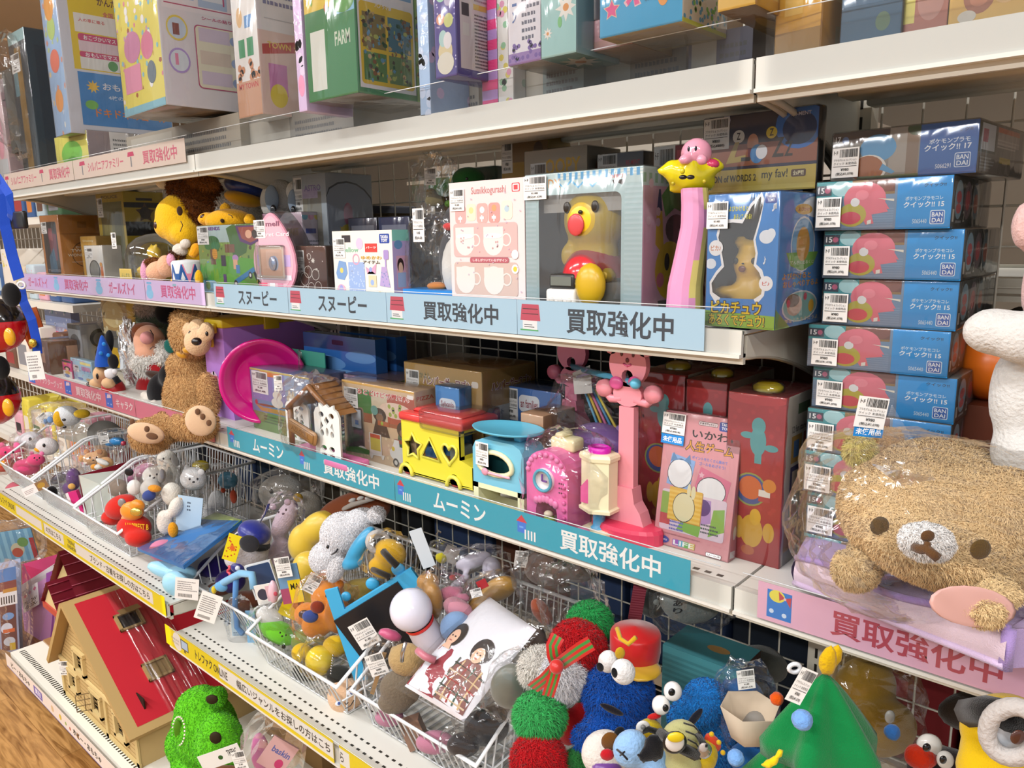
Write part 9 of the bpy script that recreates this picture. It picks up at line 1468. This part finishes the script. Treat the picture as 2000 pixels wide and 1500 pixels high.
bagged('picture_pack', 'bagged cartoon-coloured print with piano keys at the lower left edge', 'pack', 22, 1210, .70, [('sheet', 'print', lambda m: (m.add([PY(-20, 1105, .71), PY(10, 1308, .68), PY(46, 1300, .72), PY(40, 1090, .77)], [(0, 1, 2, 3), (3, 2, 1, 0)], '9aa4c0'), m.art(PY(2, 1290, .675), PY(40, 1284, .71) - PY(2, 1290, .675), PY(-8, 1115, .69) - PY(2, 1290, .675), 'r 0 0 1 1 8a94b4;r .1 .1 .8 .5 5a2a30;e .5 .48 .3 .04 6a98d0;e .4 .35 .3 .06 c8d0e4;r .2 .3 .6 .04 c85a2a;e .5 .2 .3 .05 b8c0d0;r .5 .1 .3 .08 c0a02a;r 0 .6 1 .16 e4e4ea;v .05 .62 .9 .08 7 1c1c24;r 0 .76 1 .1 7a3a3a;r .3 .74 .7 .04 c08a3a;r 0 .86 1 .14 4a7ab8', None, .002)))], (22, 1205, .70, 40, 116, 14, 8), 71)
bagged('picture_pack', 'blue checked bagged picture pack on the neighbouring rack at the left edge', 'pack', 35, 1060, .95, [('sheet', 'print', slab(-20, 1100, 70, 1035, .95, .006, '5a94b8', 'v 0 0 1 1 6 7ab0cc;e .6 .4 .15 .2 b8b8a0;e .58 .3 .12 .15 a84a3a;e .75 .6 .12 .15 5a8a4a;r .9 .0 .1 .7 9a2a34', -8)), ], (25, 1060, .945, 66, 46, 14, -8), 72)
def fuzzy():
 t = thing('fuzzy_house', 'bright green fuzzy round toy house with a pearl-edged oval door', 'toy house', PY(400, 1500, .74)); Y = .72
 m = MB('fur'); m.blob([EL(400, 1425, Y, 62, 72, 56), EL(392, 1385, Y, 48, 44, 44), EL(370, 1450, Y - .01, 44, 44, 44), EL(428, 1450, Y, 44, 60, 50), EL(405, 1500, Y, 70, 40, 56)], '62c022', .008, 3); m.fur(16000, .0045, .0013, .22, seed=77); m.build('body', t)
 m = MB('fur'); m.blob([EL(424, 1362, Y + .01, 18, 22, 16, 20)], '5cb822', .005, 2); m.fur(1500, .0045, .0012, .2, seed=78); m.build('chimney', t)
 for n_, u, v, Yw, a, b in (('door', 349, 1428, .659, 9, 24), ('window', 421, 1441, .653, 12, 13), ('window', 414, 1366, .672, 12, 10)):
  m = MB('dull'); el(m, EL(u, v, Yw, a, b, 5), '2f2412' if n_ == 'window' else '4a7a14'); m.build(n_, t)
 m = MB('gloss')
 for i in range(24): a = 2 * PI * i / 24; m.ell(PY(349 + 12 * math.cos(a), 1428 + 28 * math.sin(a), .655), .0024, 'e4dccb', n=8, m=5)
 o = m.build('pearl_edge', t); o['kind'] = 'stuff'
fuzzy()
t = bagged('header_pack', 'bagged brown toy with a white header card in front of the green house', 'pack', 440, 1480, .66, [('header_card', 'print', slab(388, 1496, 474, 1462, .64, .001, 'e4e4e0', 'c .5 .5 .14 2f5a2a;T .8 .4 .4 .24 2a2a2a TREFAC', -20)), ('toy', 'cloth', bl([(440, 1510, .66, 40, 14, 16)], '7a4a22'))])
price(t, 468, 1485, .632, 26, 40, '1,480/1,628', -12)
bagged('bagged_toy', 'pink bagged ice cream counter toy below the yellow shelf sign', 'toy', 520, 1470, .72, [('toy', 'plastic', bl([(508, 1470, .72, 18, 44, 16)], 'c060a0')), ('board', 'print', slab(515, 1510, 570, 1440, .70, .004, 'c8a0a0', 'T .55 .55 .2 .7 4a5a9a baskin;e .7 .3 .15 .15 b83a6a', 35))], (530, 1470, .71, 62, 84, 34, 15), 73)
m = MB('dull'); o = V((XU(560, .95, ZD), .95, ZD)); m.box((o.x - .1, .95, ZD), (o.x + .16, 1.08, ZD + .17), '8a6a40'); m.art((o.x - .1, .95, ZD), (.26, 0, 0), (0, 0, .17), 'R .3 .3 .4 .4 .05 2a1e14;v .3 .3 .4 .4 4 6a5030;h 0 0 .3 1 8 7a5c36'); tag(m.build('toy_house', origin=o), 'brown wooden toy house in shadow under the middle bay lower shelf', 'toy house')
# ------------------------------------------------------------------ left end: hanging goods and the neighbouring rack
def ribbon(m, pts, w, col, Y):
 P = [PY(a, b, Y + (c if c else 0)) for a, b, c in pts]; N = len(P); vs = []; k = px(pts[0][0], pts[0][1], Y)
 for i in range(N):
  d = (P[min(i + 1, N - 1)] - P[max(i - 1, 0)]).normalized(); s_ = d.cross(FW).normalized() * w * k; f = FW * .0006; vs += [P[i] - s_ - f, P[i] + s_ - f, P[i] + s_ + f, P[i] - s_ + f]
 m.add(vs, [(4 * i + a, 4 * i + (a + 1) % 4, 4 * i + 4 + (a + 1) % 4, 4 * i + 4 + a) for i in range(N - 1) for a in range(4)], col)
t = thing('lanyard', 'royal blue lanyard with white lettering and a white ring at the far left', 'lanyard', PY(40, 600, .62))
m = MB('cloth'); ribbon(m, [(-14, 350, 0), (0, 380, 0), (10, 440, 0), (24, 500, 0), (37, 545, 0)], 11, '1440a8', .62); ribbon(m, [(-5, 345, .01), (18, 380, .01), (22, 420, .01), (14, 440, .01)], 8, '1a48b4', .62); ribbon(m, [(40, 560, 0), (46, 590, 0), (62, 625, 0), (72, 670, 0), (74, 690, 0)], 9, '1440a8', .62); m.build('strap', t)
m = MB('plastic'); c = PY(42, 557, .615); k = px(42, 557, .615); m.tube([c + YAW @ V((7.5 * k * math.cos(a), 0, 6.5 * k * math.sin(a))) for a in [2 * PI * i / 14 for i in range(14)]], .0028, 'e8e8ea', n=6, closed=True); m.build('ring', t)
m = MB('plastic'); m.rbox(PY(26, 448, .64) - V((.012, .008, .0)), PY(46, 412, .64) + V((.012, .004, 0)), .004, '17171a'); m.build('buckle', t)
m = MB(); slab(53, 742, 84, 686, .60, .0008, 'e6e4e2', 'l .1 .3 .8 .6 6 888;v .2 .06 .3 .12 8 333', -4)(m); m.build('paper_tag', t); m = MB('foil'); el(m, EL(64, 670, .61, 8, 9, 6), 'd8b84a'); m.build('charm', t)
for (u, v, la) in ((-8, 636, 'red and black rounded hanging case with a yellow oval spot, upper one'), (-20, 778, 'red and black rounded hanging case with a yellow oval spot, lower one')):
 t = thing('hanging_case', la, 'bag', PY(u, v + 50, .58)); m = MB('gloss'); e = EL(u, v, .58, 58, 54, 40); o = len(m.v); el(m, e, 'b8101a')
 for i, f in enumerate(m.f):
  if sum(m.v[j][2] for j in f) / len(f) > e[0].z + .003: m.c[i] = C('131214')
 m.build('body', t)
 m = MB('gloss'); el(m, EL(19 if v < 700 else 16, v + 22 if v < 700 else v + 18, .553, 11, 18, 7), 'e0a41a'); m.build('spot', t); m = MB('cloth'); el(m, EL(22 if v < 700 else 0, v - 60, .58, 19, 24, 9), '101012'); m.build('knob', t)
bagged('leather_clip', 'orange leather-like clip cases hanging behind the blue lanyard', 'case', 55, 640, .66, [('clip', 'satin', lambda m: (slab(42, 682, 56, 606, .66, .004, 'b8521e', '', -18)(m), slab(52, 690, 64, 612, .655, .004, 'c05a24', '', -16)(m), slab(66, 640, 78, 600, .67, .004, 'a8522a', '', -12)(m)))])
t = thing('neighbour_rack', 'white wire rack with narrow shelves left of the shelving, behind the hanging goods', 'rack', V((-3.6, 1.15, 0)))
m = MB('paint')
for i in range(34): m.tube([(-4.5 + .05 * i, 1.16, .2), (-4.5 + .05 * i, 1.16, 1.75)], .0018, 'd8d4ca', n=4, cap=False)
for i in range(30): m.tube([(-4.5, 1.162, .25 + .05 * i), (-2.82, 1.162, .25 + .05 * i)], .0018, 'd8d4ca', n=4, cap=False)
m.build('wire_grid', t)
for z in (.28, .62, .92, 1.22, 1.52):
 m = MB('paint'); m.box((-4.5, .97, z - .025), (-2.83, 1.16, z), 'dedad0'); m.build('ledge', t)
rr = random.Random(8); PAL = ['c8b8a0', '9a3a3a', '3a5a8a', 'd8c84a', 'b8c8d0', '6a4a3a', 'd8a0b0', '4a6a4a', 'e0d8cc', '8a8a90', 'c87a3a', '2a2a30']
NM = {'c8b8a0': 'beige', '9a3a3a': 'dark red', '3a5a8a': 'navy blue', 'd8c84a': 'yellow', 'b8c8d0': 'pale blue', '6a4a3a': 'brown', 'd8a0b0': 'pink', '4a6a4a': 'moss green', 'e0d8cc': 'cream', '8a8a90': 'grey', 'c87a3a': 'orange', '2a2a30': 'black'}
for z, lev in ((.62, 'fourth'), (.92, 'third'), (1.22, 'second'), (1.52, 'top')):
 x = -3.75
 while x < -2.92:
  w = rr.uniform(.08, .16); c_ = rr.choice(PAL); h = rr.uniform(.09, .2); m = MB('print'); m.rbox((x, 1.0, z), (x + w, 1.13, z + h), .008, c_); m.art((x + .01, 1.0, z + .01), (w - .02, 0, 0), (0, 0, h - .02), 'R .1 .1 .8 .5 .05 %s;d .1 .6 .8 .35 9 .03 %s' % (rr.choice(PAL), rr.choice(PAL)))
  tag(m.build('packed_goods', origin=(x + w / 2, 1.06, z)), '%s pack on the neighbouring rack at the far left, %s ledge' % (NM[c_], lev), 'box', 'packs on the neighbouring rack'); x += w + .02
# goods on the next aisle seen through the wire panels
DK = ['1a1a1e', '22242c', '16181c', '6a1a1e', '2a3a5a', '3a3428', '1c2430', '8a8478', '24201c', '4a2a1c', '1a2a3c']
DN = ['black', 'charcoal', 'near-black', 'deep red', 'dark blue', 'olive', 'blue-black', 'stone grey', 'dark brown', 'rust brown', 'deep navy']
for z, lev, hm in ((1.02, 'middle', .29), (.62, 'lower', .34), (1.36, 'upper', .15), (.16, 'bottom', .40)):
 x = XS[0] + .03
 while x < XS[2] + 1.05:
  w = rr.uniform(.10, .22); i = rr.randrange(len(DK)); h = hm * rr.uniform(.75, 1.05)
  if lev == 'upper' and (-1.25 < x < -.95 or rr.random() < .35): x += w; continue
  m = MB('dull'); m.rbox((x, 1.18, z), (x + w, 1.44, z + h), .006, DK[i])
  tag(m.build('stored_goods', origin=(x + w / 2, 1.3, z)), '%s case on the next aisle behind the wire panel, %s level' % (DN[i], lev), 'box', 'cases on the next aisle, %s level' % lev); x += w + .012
# pale display stand far across the store
t = thing('display_stand', 'pale display stand across the store seen through the wire panel', 'display stand', V((-3.2, 5.2, 0)))
m = MB('dull'); m.box((-5.6, 5.2, 0), (-1.6, 5.6, 2.1), 'efe8da'); m.build('back_board', t)
for i in range(7): m = MB('dull'); m.box((-5.6, 4.9, .3 + .27 * i), (-1.6, 5.2, .33 + .27 * i), 'e4dccb'); m.build('ledge', t)
for i in range(40):
 m = MB('dull'); x = -5.5 + .097 * i; k = rr.randrange(4); z = .33 + .27 * (2 + k); m.box((x, 5.0, z), (x + .07, 5.15, z + rr.uniform(.1, .2)), rr.choice(['2a2a2c', '6a5a50', 'c8b8a0', '3a3a44', 'd8d0c4', '8a4a3a'])); m.build('stock', t)
